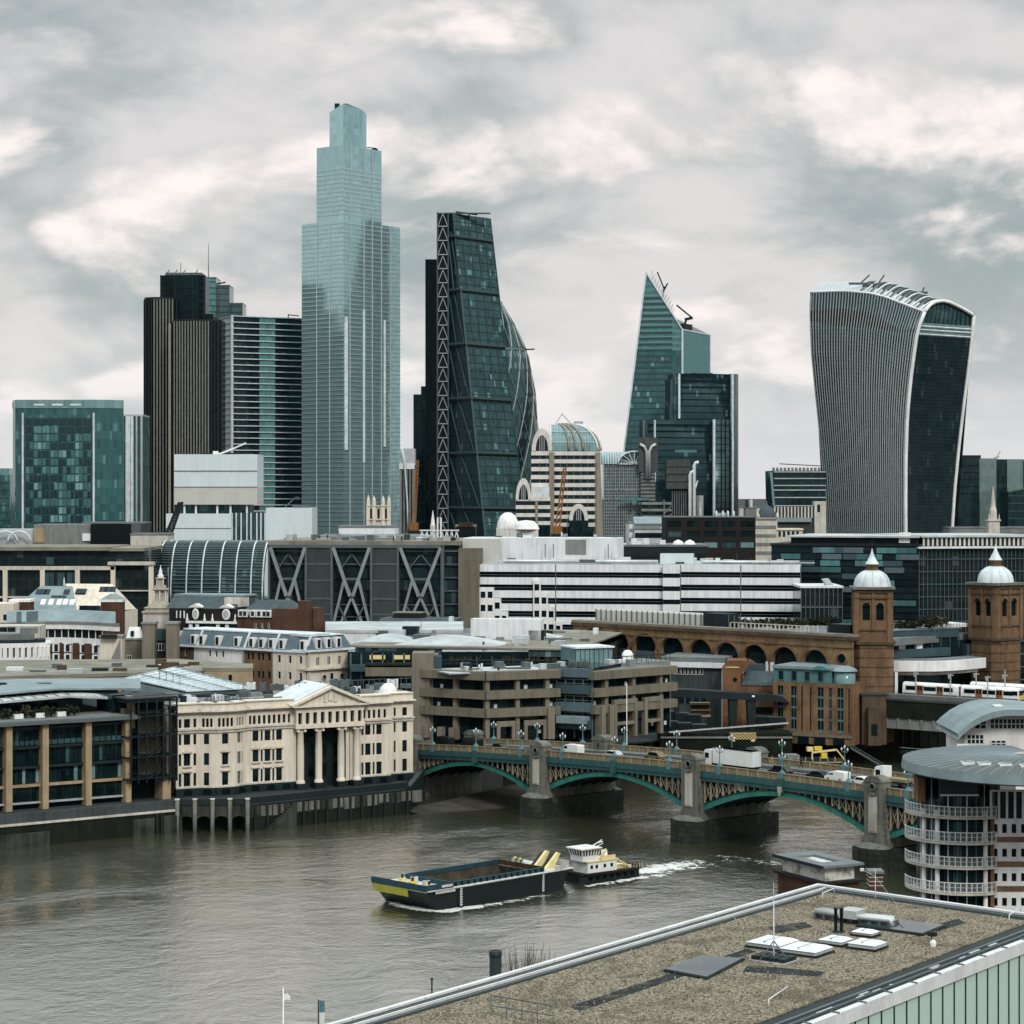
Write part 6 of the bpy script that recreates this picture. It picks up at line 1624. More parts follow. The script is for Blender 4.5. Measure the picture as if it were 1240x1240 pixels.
for k in range(4): Bx(8+k*9,8.4+k*9,-6,-5.6,-2,3.9).b('jetty_pile','steel_dark',R)
Bx(6,40,-6.2,-3,3.9,4.4).b('jetty','steel_dark',R); Bx(6,40,-6.2,-6.1,5.2,5.35).b('jetty_rail','grey_conc',R)
def train(label, y, s_start, ncar, Lc=20.0):
    ox, oy, oz = rw(s_start, y, rl+.0)
    T_ = thing('train', label, 'train', (ox,oy,oz), RRZ)
    prof = [(-1.4,1.0),(-1.42,2.4),(-1.3,3.3),(-.9,3.75),(0,3.9),(.9,3.75),(1.3,3.3),(1.42,2.4),(1.4,1.0)]
    for c in range(ncar):
        a, b = c*Lc+.3, (c+1)*Lc-.3; last = c == ncar-1
        body = MB().extx([(p,q_) for p,q_ in prof],a,b,0,False).b('carriage','white_paint',T_)
        Bx(a+.5,b-.5,-1.2,1.2,.2,1.0).b('bogie','steel_dark',body)
        for k,(u0,u1) in enumerate(((.06,.25),(.38,.60),(.74,.90))):
            Bx(a+(b-a)*u0,a+(b-a)*u1,-1.46,-1.40,2.0,3.0).b('window','win_black',body)
        for u in (.315,.67):
            x_ = a+(b-a)*u; Bx(x_-.85,x_+.85,-1.47,-1.41,1.1,3.2).b('door','orange_paint',body)
            Bx(x_-.6,x_-.1,-1.49,-1.46,2.0,3.0).b('door_pane','win_black',body); Bx(x_+.1,x_+.6,-1.49,-1.46,2.0,3.0).b('door_pane','win_black',body)
        Bx(a+.2,b-.2,-1.44,-1.40,1.05,1.3).b('skirt_stripe','slate_blue',body)
        if last:
            Bx(b-.02,b+.12,-1.1,1.1,1.2,2.0).b('nose_panel','yellow_paint',body); Bx(b-.02,b+.1,-1.15,1.15,2.1,3.2).b('windscreen','win_black',body)
            Bx(b-1.6,b-.3,-1.46,-1.41,2.1,3.1).b('cab_window','win_black',body)
        else: Bx(b,b+.6,-1.1,1.1,1.0,3.4).b('gangway','charcoal',body)
    return T_
def s_at(px, y):           # along-bridge distance at a sight column
    k = (px-620)/F; ox, oy = RB[0]-sin(RRZ)*y, RB[1]+cos(RRZ)*y; return (k*oy-ox)/(cos(RRZ)-k*sin(RRZ))
e = s_at(1238,6.0); train('white passenger train with orange doors leaving the station, front', 6.0, .6, 2, (e-.6)/2)
e = s_at(1176,16.0); train('second white train, partly hidden behind the first', 16.0, e, 3)
for k,(px,y) in enumerate(((1109,4.6),(1151,4.6),(1196,4.6),(1217,12.0),(1182,12.0))):
    x_,y_,z_ = rw(s_at(px,y),y,rl)
    o = thing('signal_mast', ['slim platform mast near the white column','slim platform mast by the middle of the train','slim platform mast by the train front','tall lattice signal mast between the trains','short signal mast behind the first train'][k], 'mast', (x_,y_,z_), RRZ, 'railway masts')
    Be((0,0,0),(0,0,6.5 if k != 3 else 7.5),.22).b('post','steel_pale',o); Bx(-.7,.7,-.15,.15,6.0,6.25).b('arm','steel_pale',o); Bx(-.5,-.2,-.25,.05,5.3,6.0).b('lamp_head','steel_pale',o)
# dark glass flank right of the second tower
s = Site(1229,600,1262,600,G); B = s.root('glass_flank', 'tall black glass flank beside the second domed tower', 'office building')
Bx(0,s.w,0,20,0,s.z(768,1235)).b('body','frame_glass',B); floors(B,0,s.w,2,s.z(768,1235),3.4,0,'slate_blue','floor_band',.35,.3); Bx(-.2,.3,-.4,0,0,s.z(768,1235)).b('edge_post','slate_blue',B)
# ================================================================= OLD STREETS BEHIND THE LEFT QUAY
def hip(mb, x0,x1,y0,y1,z0,z1,ix,iy,m=0): mb.taper([(x0,y0),(x1,y0),(x1,y1),(x0,y1)],z0,[(x0+ix,y0+iy),(x1-ix,y0+iy),(x1-ix,y1-iy),(x0+ix,y1-iy)],z1,m); return mb
def wall_windows(B, x0, x1, z0, z1, y, xs, zs, w, h, wall, frame='white_paint', pane='win_dark', dep=.35, name='wall', depth=12, mull=1):
    ws = [(x-w/2,x+w/2,z,z+h) for x in xs for z in zs]
    m = MB(); m.holed(x0,x1,z0,z1,y,ws,dep); m.box(x0,x1,y+dep+.05,y+depth,z0,z1-.02); o = m.b(name,wall,B)
    windows(B,xs,zs,w,h,y+dep-.12,[pane],frame=frame,mull=mull); return o
# pitched lead roof with skylights + cream roof behind
s = Site(13,665,140,660,G); B = s.root('pitched_roof_block', 'big pale lead and cream pitched roofs with skylights, left', 'building'); zr = s.z(711,60); ze = s.z(741,60)
Bx(0,s.w,0,20,0,ze).b('wall','cream_stone',B)
m = MB(); a, b = 0, s.lx(92); m.add([(a,0,ze),(b,0,ze),(b-4,8,zr),(a+6,8,zr),(a,18,ze),(b,18,ze)],[(0,1,2,3),(0,3,4),(1,5,2),(3,2,5,4)]); m.b('lead_roof','lead_roof',B)
m = MB(); a, b = s.lx(82), s.w; m.add([(a,1.5,ze+.6),(b,1.5,ze+.6),(b-4,9,zr+.7),(a-4,9,zr+.7),(a,19,ze),(b,19,ze)],[(0,1,2,3),(1,5,2),(3,2,5,4)]); m.b('cream_roof','cream_stone',B)
def slope(px, f, w, h, mat, y0=-.1, nm='skylight'):
    x = s.lx(px); z = ze+(zr-ze)*f; y = 8*f; hz = h*(zr-ze)/8
    m = MB(); m.add([(x-w/2,y+y0,z+.1),(x+w/2,y+y0,z+.1),(x+w/2,y+h+y0,z+hz+.1),(x-w/2,y+h+y0,z+hz+.1)],[(0,1,2,3)]); v = [(p[0],p[1],p[2]-.35) for p in m.v]; m.add(v+m.v[:4],[(0,4,5,1),(1,5,6,2),(2,6,7,3),(3,7,4,0)]); m.b(nm,mat,B)
for px in (48,57.5,67.5,75,83): slope(px,.28,1.5,1.6,'white_paint')
for px in (38,44,48,72): slope(px,.68,1.8,1.5,'win_dark')
for px in (60,69): slope(px,.56,2.2,.5,'win_dark')
for px in (86,92): slope(px,.72,1.7,1.4,'win_dark')
for px in (115,121,127): slope(px,.78,2.4 if px < 125 else 1.4,1.6,'win_dark',.4)
for px in (98,104,110,117): Bx(s.lx(px)-.75,s.lx(px)+.75,.7,2.4,ze-.6,ze+1.9).b('dormer','win_dark',B)
m = MB(); m.lathe([(.3,zr),(.25,zr+1.5),(.03,zr+2.6)],s.lx(66),8,6); m.b('ridge_finial','lead_white',B)
# red brick gables
for (lab,px0,px1,D,pt,pb) in (('red brick gable end at the left edge roofs',12,36,640,729,745),('square red brick stair box beside the cream roof',122,147,640,729,760)):
    s = Site(px0,D,px1,D,G); B = s.root('brick_block',lab,'building'); t = s.z(pt,px0); Bx(0,s.w,0,6,0,t).b('wall','brick_red',B); Bx(-.3,s.w+.3,-.3,6.3,t,t+.7).b('coping','white_paint',B)
    if px0 > 100: hip(MB(),-.2,s.w+.2,-.2,6.2,t+.7,t+2.2,2.4,2.4).b('roof','lead_roof',B)
s = Site(-14,632,16,632,G); B = s.root('cream_block','plain cream wall at the left edge above the curved block','building'); Bx(0,s.w,0,10,0,s.z(731,5)).b('wall','cream_stone',B); windows(B,[s.lx(6),s.lx(10)],[s.z(751,8)],.9,1.6,-.1,['win_dark'],dep=.15)
# curved pale-roofed block
B = thing('curved_block', 'concave white block with pale blue curved roof and ribbon window', 'building', (X(70,600),600,G))
def cb(px, z, back=0.0):
    u = (px-7)/133.0; D = 606 - 4*u + 9*sin(pi*min(max(u,0),1)) + back; return np.array((X(px,D)-X(70,600), D-600, z))
zq = lambda py: Z(py,607)-G
def band(pxa, pxb, z0, z1, mat, nm, b0=0.0, b1=None, n=18, th=.6):
    b1 = b0 if b1 is None else b1; pxs = np.linspace(pxa,pxb,n+1)
    m = MB(); m.sheet([[cb(p,z0,b0) for p in pxs],[cb(p,z1,b1) for p in pxs],[cb(p,z1,b1+th) for p in pxs],[cb(p,z0,b0+th) for p in pxs],[cb(p,z0,b0) for p in pxs]],0,False); return m.b(nm,mat,B)
band(2,142,0,zq(781),'white_paint','lower_wall',0,th=8); band(30,142,zq(781),zq(773.5),'white_paint','band',-.6)
band(40,126,zq(774),zq(763),'win_dark','ribbon_window',.6); band(0,145,zq(763),zq(756.5),'white_paint','eaves_band',-.8); band(0,145,zq(756.5),zq(753.5),'grey_conc','gutter',-1.1)
band(8,140,zq(753.5),zq(741.5),'lead_roof','curved_roof',-.4,4.0,th=4); band(32,46,zq(753.2),zq(742),'slate','roof_patch',-.55,3.8); band(20,26,zq(753.2),zq(742),'slate','roof_patch',-.55,3.8)
for px in np.linspace(50,124,10): p = cb(px,zq(773.5),-.1); Bx(p[0]-.1,p[0]+.1,p[1]-.1,p[1]+.5,p[2],zq(763)).b('mullion','white_paint',B)
for px in (62,79,95,109):
    for py in (791,804):
        p = cb(px+3,zq(py),-.25); Bx(p[0]-2.2,p[0]+2.2,p[1],p[1]+.3,p[2]-.4,p[2]+2.5).b('brick_panel','brick_red',B)
for px in (68,82,101,116):
    for py in (790.5,803):
        p = cb(px,zq(py),-.55); Bx(p[0]-1.0,p[0]+1.0,p[1],p[1]+.5,p[2]-.5,p[2]+2.6).b('window_surround','white_paint',B); Bx(p[0]-.5,p[0]+.5,p[1]-.06,p[1]+.1,p[2],p[2]+1.9).b('window','win_dark',B)
for px in (75,89): p = cb(px,0,-.45); Bx(p[0]-.35,p[0]+.35,p[1],p[1]+.4,0,zq(781)).b('pilaster','white_paint',B)
# curved colonnade, far left
B = thing('curved_colonnade', 'white curved colonnade with dark openings at the left edge', 'building', (X(20,565),565,G))
def cc(px, py, back=0): u = px/60.0; D = 566+back+5*max(0,u)**2-2; return np.array((X(px,D)-X(20,565), D-565, Z(py,566)-G))
def cband(a,b,y0,y1,mat,nm,bk=0,th=.5):
    ps = np.linspace(a,b,11); m = MB(); m.sheet([[cc(p,y0,bk) for p in ps],[cc(p,y1,bk) for p in ps],[cc(p,y1,bk+th) for p in ps],[cc(p,y0,bk+th) for p in ps],[cc(p,y0,bk) for p in ps]],0,False); m.b(nm,mat,B)
cband(-12,61,899,796,'white_paint','lower_wall',0,8); cband(-12,60,796,784,'win_dark','dark_openings',.8,6); cband(-12,61,784,779,'white_paint','entablature',0,8); cband(-12,55,779,775,'charcoal','gutter',1,6); cband(-10,42,775,768,'roof_grey','lead_upstand',1.5,5); cband(24,46,768,761,'roof_grey','curved_hood',2.5,4)
for px in (0,6,13,20.5,27.5,35,42,48,53,57.5): p = cc(px,796,.1); Bx(p[0]-.5,p[0]+.5,p[1]-.1,p[1]+.7,p[2],Z(784,566)-G).b('pier','white_paint',B)
s = Site(-10,590,48,590,G); B = s.root('cream_block','low cream parapet block behind the white colonnade','building'); Bx(0,s.w,0,8,0,s.z(758,20)).b('wall','pale_stone',B); windows(B,[s.lx(4),s.lx(14)],[s.z(765,10)],2.0,1.2,-.1,['win_dark'],dep=.15)
# beige party walls and stone stacks
for (lab,a,b,D,t,mat) in (('cream rendered party wall with stepped edge',121,147,560,772,'cream_stone'),('tan stone stack left of the white mansard gable',146,173,572,775,'tan_conc'),('square brown stone stack, left of a pair',172,187,562,756,'beige_conc'),('square brown stone stack, right of a pair',201,214,562,756,'beige_conc')):
    s = Site(a,D,b,D,G); B = s.root('stone_stack',lab,'building'); z = s.z(t,a); Bx(0,s.w,0,5,0,z).b('wall',mat,B); Bx(-.25,s.w+.25,-.25,5.25,z,z+.5).b('coping','grey_conc',B)
    if a == 146:
        hip(MB(),1.5,s.w-.6,-.2,4,z+.5,s.z(760,a),.5,1).b('mansard','white_paint',B); Bx(2.6,3.4,-.4,.5,z+1,z+2.3).b('dormer_window','win_dark',B); windows(B,[2.2],[z-5.5],1.2,1.7,-.1,['win_dark'],frame='white_paint',dep=.15,mull=1)
    if a == 121: Bx(.5,s.w-1,-1.4,0,z-.2,z+.8).b('chimney_shelf','charcoal',B); MB().extr([(s.w-3.2,z-7),(s.w-.2,z-7),(s.w-.2,z-.2)],-.5,0).b('stair_flank','grey_conc',B)
s = Site(186,566,202,566,G); B = s.root('link_block','recessed glazed link between the brown stone stacks','building'); Bx(0,s.w,0,4,0,s.z(762,194)).b('wall','charcoal',B); windows(B,[s.w/2],[s.z(788,194)],2.2,1.8,-.1,['win_dark'],frame='white_paint',mull=2,dep=.15); windows(B,[s.w/2],[s.z(775,194)],2.4,2.6,-.1,['win_teal'],frame='steel_grey',mull=1,dep=.15)
# church steeple
s = Site(171,622,210,622,G); B = s.root('church_steeple','tiered white stone church steeple with small columns','church'); c = s.lx(191); z = lambda py: s.z(py,191)
def sq(h,py0,py1,mat='portland',nm='tier'): Bx(c-h,c+h,5-h,5+h,z(py0),z(py1)).b(nm,mat,B)
sq(4.2,900,742,'pale_stone','tower'); sq(4.5,742,740.5,nm='cornice'); sq(3.7,740.5,737); sq(4.0,737,736,nm='cornice'); sq(3.0,736,732); sq(1.9,732,729)
sq(1.15,729,715,nm='lantern_core'); sq(2.1,715,713.2,nm='cornice'); sq(1.4,713.2,709.5); sq(.65,709.5,701.5,nm='upper_core'); sq(1.2,701.5,700,nm='cornice')
for a_ in (-1.6,0,1.6):
    for b_ in (-1.6,1.6): La([(.28,z(729)),(.24,z(715))],c+a_,5+b_,8).b('column','pale_stone',B)
for a_ in (-.85,.85): La([(.18,z(709.5)),(.16,z(701.5))],c+a_,4.1,8).b('column','pale_stone',B)
La([(.75,z(700)),(.85,z(697.5)),(.45,z(695)),(.5,z(692)),(.12,z(688)),(.06,z(685))],c,5,10).b('urn_finial','white_paint',B)
for x_ in np.linspace(c-4.2,c+4.2,16): Bx(x_-.12,x_+.12,.45,.75,z(743.5),z(742)).b('dentil','grey_conc',B)
# oculus-windowed slate block
s = Site(205,612,290,606,G); B = s.root('oculus_block','slate-roofed classical block with two round windows and white balustrade','building'); z = lambda py: s.z(py,250)
Bx(0,s.w,0,14,0,z(737)).b('wall','dark_brown',B); m = MB(); m.extx([(0,z(737)),(5,z(723)),(14,z(723)),(14,z(737))],-1,s.w-1.5); m.b('slate_roof','slate',B); Bx(-1,s.w-1,5,14,z(723),z(721)).b('ridge','lead_roof',B)
Bx(s.lx(268),s.lx(287),2,8,z(735),z(724)).b('stone_chimney','pale_stone',B)
for px in (238,275):
    x = s.lx(px); q = La([(1.15,0),(1.15,.3),(.8,.3)],0,0,18,sx=.8 if px < 250 else 1); q.v = [(x+a_,-.5-c_,z(743.5)+b_*1.3) for a_,b_,c_ in q.v]; q.b('oculus_frame','white_paint',B)
    q = La([(.82,.2),(0,.2)],0,0,18,sx=.8 if px < 250 else 1); q.v = [(x+a_,-.5-c_,z(743.5)+b_*1.3) for a_,b_,c_ in q.v]; q.b('oculus','roof_pale',B)
    MB().extr([(x-1.9,z(735)),(x+1.9,z(735)),(x,z(731))],-1,1.5).b('pediment','white_paint',B); Bx(x-1.9,x+1.9,-.9,.2,z(736),z(735)).b('pediment_base','white_paint',B)
for px in (212,216.5,221): Bx(s.lx(px)-.42,s.lx(px)+.42,-.15,.2,z(749),z(740)).b('window','win_dark',B); Bx(s.lx(px)+.42,s.lx(px)+.72,-.25,.2,z(749),z(740)).b('window_pier','white_paint',B)
Bx(s.lx(228),s.w,-1.6,0,z(754.5),z(752)).b('cornice','white_paint',B); Bx(0,s.w,-1,0,0,z(764)).b('lower_wall','pale_stone',B); Bx(s.lx(228),s.w,-.9,-.2,z(764),z(754.5)).b('pier_shade_block','win_black',B)  # black block paints in the shade between the piers under the cornice
for px in (229,250,259.5,287): La([(.3,z(752)),(.45,z(750.5)),(.2,z(748)),(.1,z(743))],s.lx(px),-1.2,8).b('urn','white_paint',B)
for px in (233,241,266,277): Bx(s.lx(px)-.5,s.lx(px)+.5,-1.2,-.5,z(764),z(754.5)).b('pier','white_paint',B)
# red brick mansard block with white dormers
s = Site(287,604,372,598,G); B = s.root('brick_mansard','red brick block with slate mansard and white dormers','building'); z = lambda py: s.z(py,325)
wall_windows(B,0,s.lx(330),0,z(746),0,[s.lx(310),s.lx(318),s.lx(326)],[z(761)],.9,1.6,'brick_red'); Bx(s.lx(330),s.w,-.3,12,0,z(737)).b('brick_end','brick_red',B); Bx(s.lx(362),s.w,-.6,4,0,z(727)).b('brick_chimney','brick_red',B)
m = MB(); hip(m,-.3,s.lx(358),-.4,13,z(746),z(728),4.5,4.5); m.b('slate_roof','slate',B)
for px in (292.5,297.5,307,314.5,321,326): Bx(s.lx(px)-.75,s.lx(px)+.75,-.6,2,z(747.5),z(739)).b('dormer','white_paint',B); Bx(s.lx(px)-.4,s.lx(px)+.4,-.7,-.55,z(746),z(740.5)).b('dormer_window','win_dark',B)
La([(.5,z(728)),(.7,z(727)),(.1,z(722))],s.lx(311),6,8).b('roof_lantern','slate_blue',B)
# long mansard terrace: long face and return face
s = Site(213,574,372,548,G); B = s.root('mansard_terrace','long terrace with blue-grey mansard, white dormers and cream corner','building'); ze = s.z(787,300); zt = s.z(769,300); L = s.w
xw = [s.lx(243),s.lx(253),s.lx(263)]
def zp(py, px): return s.z(py,px)
for (a,b,mat,pxs,rows,w,h) in ((214,235,'brick_brown',(225,),(790,),.9,1.7),(235,296,'white_paint',(254,262,270),(789.5,),.8,1.6),(296,331,'brick_orange',(301,306,313.5,318.5,326,),(790,812),.85,1.7),(331,372,'cream_stone',(339,352,365),(792,812),.95,1.9)):
    xa, xb = s.lx(a), s.lx(b); zs = [ze-(py-787+8.5)*.2 for py in rows]
    wall_windows(B,xa,xb,0,ze,0 if mat != 'cream_stone' else -.3,[s.lx(p) for p in pxs],[max(q,1) for q in zs],w,h,mat,frame=None if mat == 'brick_orange' else 'white_paint',mull=0,depth=11)
Bx(0,L,-.7,11,ze,ze+.5).b('eaves','lead_white',B)
m = MB(); m.taper([(0,-.2),(L,-.2),(L,11),(0,11)],ze+.5,[(1.2,1.8),(L-1.0,1.8),(L-1,9.5),(1.2,9.5)],zt+.5); m.b('mansard','slate_blue',B); Bx(1,L-.8,1.6,9.7,zt+.5,zt+.8).b('lead_flat','lead_white',B)
for px in (234.5,244.5,264,287,305,317,329,341.5,367): Bx(s.lx(px)-.8,s.lx(px)+.8,-.35,2,ze+.7,ze+3.1).b('dormer','white_paint',B); Bx(s.lx(px)-.45,s.lx(px)+.45,-.45,-.3,ze+.9,ze+2.8).b('dormer_window','win_dark',B)
for px in (240,297,333,371): x = s.lx(px); Be((x,-.3,ze+.5),(x+.1,1.7,zt+.6),.45).b('lead_hip','lead_white',B)
for px in (296,331): Bx(s.lx(px)-.15,s.lx(px)+.15,-.45,0,0,ze).b('downpipe','grey_conc',B)
s2 = Site(372,547.6,426,558,G); C_ = s2.root('mansard_corner','cream stone corner pavilion with two round windows and mansard','building'); zc = s2.z(788,400); zm = s2.z(812,400)
wall_windows(C_,0,s2.w,0,zc,0,[s2.lx(385),s2.lx(398.5),s2.lx(411.5)],[s2.z(805,400)],1.0,2.0,'cream_stone',depth=10)
Bx(-.5,s2.w+.5,-.7,10,zc,zc+.5).b('cornice','lead_white',C_); Bx(-.5,s2.w+.7,-.8,10,s2.z(812,400)+.4,s2.z(810,400)+.5).b('cornice','cream_stone',C_)
m = MB(); hip(m,0,s2.w,-.2,10,zc+.5,s2.z(770,400),1.3,1.8); m.b('mansard','slate_blue',C_); Bx(1,s2.w-1,1.3,8.6,s2.z(770,400),s2.z(769,400)).b('lead_flat','lead_white',C_)
for px in (385,397,409): Bx(s2.lx(px)-.8,s2.lx(px)+.8,-.4,2,zc+.7,zc+3.2).b('dormer','white_paint',C_); Bx(s2.lx(px)-.45,s2.lx(px)+.45,-.5,-.35,zc+.9,zc+2.9).b('dormer_window','win_dark',C_)
for px in (392,413):
    x = s2.lx(px); q = La([(.75,0),(.75,.25),(.5,.25)],0,0,14); q.v = [(x+a_,-.05-c_,s2.z(819,400)+b_) for a_,b_,c_ in q.v]; q.b('round_window_frame','pale_stone',C_); q = La([(.52,.18),(0,.18)],0,0,14); q.v = [(x+a_,-.05-c_,s2.z(819,400)+b_) for a_,b_,c_ in q.v]; q.b('round_window','win_dark',C_)
windows(C_,[s2.lx(401.5)],[s2.z(824,400)],1.1,1.9,-.1,['win_dark'],frame='white_paint',dep=.15)
for px in (374,425): Bx(s2.lx(px)-.35,s2.lx(px)+.35,-.3,.2,0,zc).b('quoin','pale_stone',C_)
# ---- low roofs behind the riverside blocks
def roof_slab(label, pts, z, mat, th=.8, wall='tan_conc', name='roof_block'):
    xs = [X(p[0],p[1]) for p in pts]; cx, cy = xs[0], pts[0][1]
    T_ = thing(name,label,'building',(cx,cy,G)); poly = [(x-cx,p[1]-cy) for x,p in zip(xs,pts)]
    MB().prism(poly,0,z-G-th).b('wall',wall,T_); pc = np.mean(poly,0); big = [tuple(pc+(np.array(p)-pc)*1.012) for p in poly]
    MB().prism(big,z-G-th,z-G).b('roof',mat,T_); return T_
zr1 = 27.0
roof_slab('broad brown felt roof behind the dark glazed offices', [(-30,500),(250,520),(300,540),(215,556),(-30,552)], 26.0, 'flat_roof')
R1 = [o for o in bpy.data.objects if o.name.startswith('roof_block')][-1]; random.seed(6)
for k in range(16): x_, y_ = random.uniform(2,50), 8+random.uniform(0,30); Bx(x_,x_+random.uniform(1,4),y_,y_+random.uniform(1,2.5),20.9,21.4+random.uniform(0,1.4)).b('roof_plant',random.choice(['roof_pale','steel_grey','charcoal','white_clad','brick_brown']),R1)
for k in range(5): Be((4+k*9,12+k*3,21.05),(12+k*9,16+k*3,21.05),.35,.25).b('roof_duct','steel_pale',R1)
T_ = roof_slab('brown flat roof with pale blue edge, left', [(-40,478),(60,478),(118,490),(108,503),(-40,500)], 25.6, 'flat_roof', wall='lead_roof')
T_ = roof_slab('ochre brick roof end with small dark window', [(247,517),(306,517),(306,530),(247,530)], 26.8, 'flat_roof', wall='tan_stone'); Bx(X(277,517)-X(247,517),X(281,517)-X(247,517),-.1,.2,18.0,20.2).b('window','win_black',T_)
T_ = roof_slab('tan brick roof edge beside white glass roof', [(104,496),(182,500),(182,508),(104,505)], 25.4, 'flat_roof', wall='tan_stone')
# white glazed slope
T_ = thing('glazed_roof','white blue-tinted glazed roof slope behind the riverside blocks','roof',(X(170,492),492,G))
o_ = np.array((X(170,492),492,G)); A_ = [np.array(P(a,b,d))-o_ for a,b,d in ((150,822,496),(212,808,512),(310,834,500),(225,838,486))]
rx_ = lambda u,v: A_[0]*(1-u)*(1-v)+A_[1]*(1-u)*v+A_[2]*u*v+A_[3]*u*(1-v)
t_ = NT('mottled_glass'); n_ = t_.noise(t_.pos(),1.6,4,.7); t_.set(color=t_.mix(t_.rng(n_,.42,.62),(.62,.70,.73),(.24,.34,.38)),rough=.25,spec=.6)
MB().quad(A_[0],A_[3],A_[2],A_[1]).b('glazing','mottled_glass',T_)
for k in range(13): Be(rx_(k/12,0)+np.array((0,0,.12)),rx_(k/12,1)+np.array((0,0,.12)),.14).b('glazing_bar','lead_white',T_)
for v in (0,.33,.66,1): Be(rx_(0,v)+np.array((0,0,.15)),rx_(1,v)+np.array((0,0,.15)),.22).b('purlin','lead_roof',T_)
for a in range(4): x_ = rx_(.3+.1*a,.3); m = MB(); m.beam(x_,x_+np.array((0,0,2.2)),.12); m.beam(x_+np.array((0,0,2.2)),rx_(.4+.1*a,.3)+np.array((0,0,2.2)),.12); m.b('access_rail','steel_grey',T_)
q = [tuple(p[:2]) for p in (A_[0],A_[3],A_[2],A_[1])]; MB().prism(q,0,[A_[0][2]-.3,A_[3][2]-.3,A_[2][2]-.3,A_[1][2]-.3]).b('wall','lead_roof',T_)
roof_slab('dark flat roof behind the classical block parapet', [(160,482),(330,489),(322,500),(160,494)], 23.4, 'roof_dark')
random.seed(3)
for k in range(14):
    px = 300+k*14+random.uniform(-3,3); D = 492+random.uniform(-2,6); w = random.uniform(1.2,3); h = random.uniform(.8,2.2)
    o = thing('roof_unit', ['pale grey','white','steel','orange-marked'][0 if k%3 else 1]+' rooftop air unit above the classical block, '+['first','second','third','fourth','fifth','sixth','seventh','eighth','ninth','tenth','eleventh','twelfth','thirteenth','fourteenth'][k]+' from left','air unit',(X(px,D),D,23.6),0,'rooftop air units')
    Bx(0,w,0,1.5,.15,h).b('casing','white_clad' if k%3==0 else 'steel_grey',o); Bx(.1,.3,.1,1.4,0,.15).b('foot','steel_dark',o); Bx(w-.3,w-.1,.1,1.4,0,.15).b('foot','steel_dark',o); La([(.4,h),(.4,h+.12),(.3,h+.12)],w/2,.75,10).b('fan','steel_dark',o)

# ================================================================= DARK GLAZED RIVERSIDE OFFICES
s = Site(0,438.5,155,453,G); B = s.root('riverside_office','dark glazed riverside office with tall tan stone piers and roof terrace','office building')
zt = s.z(868,100); lv = [s.z(p,104) for p in (974,947,925,901.5,878.5)]
glass('river_glass',(.006,.014,.017),1.15,3.5,.9,.06,jit=.02,lit=.05,litcol=(.05,.09,.09))
xl = -18.0
Bx(xl,s.w,.8,44,0,zt-.3).b('body','win_black',B)
px_p = [-40,8,52,104,152]; xp = [s.lx(p) for p in px_p]
for x in xp: Bx(x-.62,x+.62,-1.5,.9,0,zt-.8).b('stone_pier','tan_stone',B)
for b in range(4):
    a, c = xp[b]+.62, xp[b+1]-.62; n = 9; w = (c-a)/n
    for r in range(5):
        z0 = lv[r]+.5 if r else .6; z1 = (lv[r+1] if r < 4 else zt-.6)-.25
        for k in range(n):
            mt = random.choice(['win_black','river_glass','river_glass','win_dark','win_dark']); 
            if r in (1,) and random.random() < .18: mt = 'win_pale'
            if r in (2,3) and random.random() < .06: mt = 'win_teal'
            Bx(a+w*k+.05,a+w*(k+1)-.05,.55,.75,z0,z1).b('window',mt,B)
    for r,(zz_,mt) in enumerate(((lv[1],'tan_stone'),(lv[2],'charcoal'),(lv[3],'charcoal'),(lv[4],'charcoal'))): Bx(a,c,-.2,.8,zz_-.15,zz_+.35).b('floor_edge',mt,B)
    Bx(a,c,-.4,.3,lv[0]+1.0,lv[0]+1.35).b('balcony_rail','steel_pale',B)
    for zz_ in (lv[3]+.5,lv[4]+.6): 
        for k in range(6): Bx(a+(c-a)*k/6+.1,a+(c-a)*(k+1)/6-.1,.2,.26,zz_,zz_+.9).b('glass_guard','win_teal' if zz_ < lv[4] else 'win_dark',B)
Bx(xl,s.w+1.5,-2.6,3,zt-.8,zt-.2).b('roof_overhang','steel_grey',B); Bx(xl,s.w+1,-2.2,44,zt-.2,zt).b('terrace','pavement',B)
# set-back storey with folded white roof
Bx(xl,s.lx(100,9),9,40,zt,zt+2.6).b('setback_glass','win_black',B)
ridge = s.lx(80,7); zA = zt+2.7
m = MB(); m.add([(xl,5.5,zA),(ridge,5.0,zA+1.2),(s.lx(148,5),6.5,zA+.1),(s.lx(150,30),34,zA+.6),(ridge,34,zA+1.6),(xl,34,zA+.6)],[(0,1,4,5),(1,2,3,4)]); v = list(m.v); m.add([(p[0],p[1],p[2]-.45) for p in v]+v,[(0,6,7,1),(1,7,8,2),(2,8,9,3)]); m.b('white_roof','roof_pale',B)
m = MB(); m.add([(xl,10,zA+1.1),(ridge-1,9.5,zA+2.3),(s.lx(170,12),12,zA+1.3),(s.lx(170,32),32,zA+1.6),(ridge,32,zA+2.6),(xl,32,zA+1.6)],[(0,1,4,5),(1,2,3,4)]); v = list(m.v); m.add([(p[0],p[1],p[2]-.35) for p in v]+v,[(0,6,7,1),(1,7,8,2),(2,8,9,3)]); m.b('upper_roof','lead_roof',B)
for k in range(16): f_ = k/15; x_ = xl+(ridge-xl)*f_; Be((x_,5.6-.4*f_,zA+.12+1.2*f_),(x_,10,zA+.3+1.25*f_),.12).b('roof_seam','steel_grey',B)
for k in range(7): x_ = ridge+1+k*1.7; Be((x_,6,zA+1.1-.15*k),(x_,11,zA+1.25-.15*k),.12).b('roof_seam','steel_grey',B)
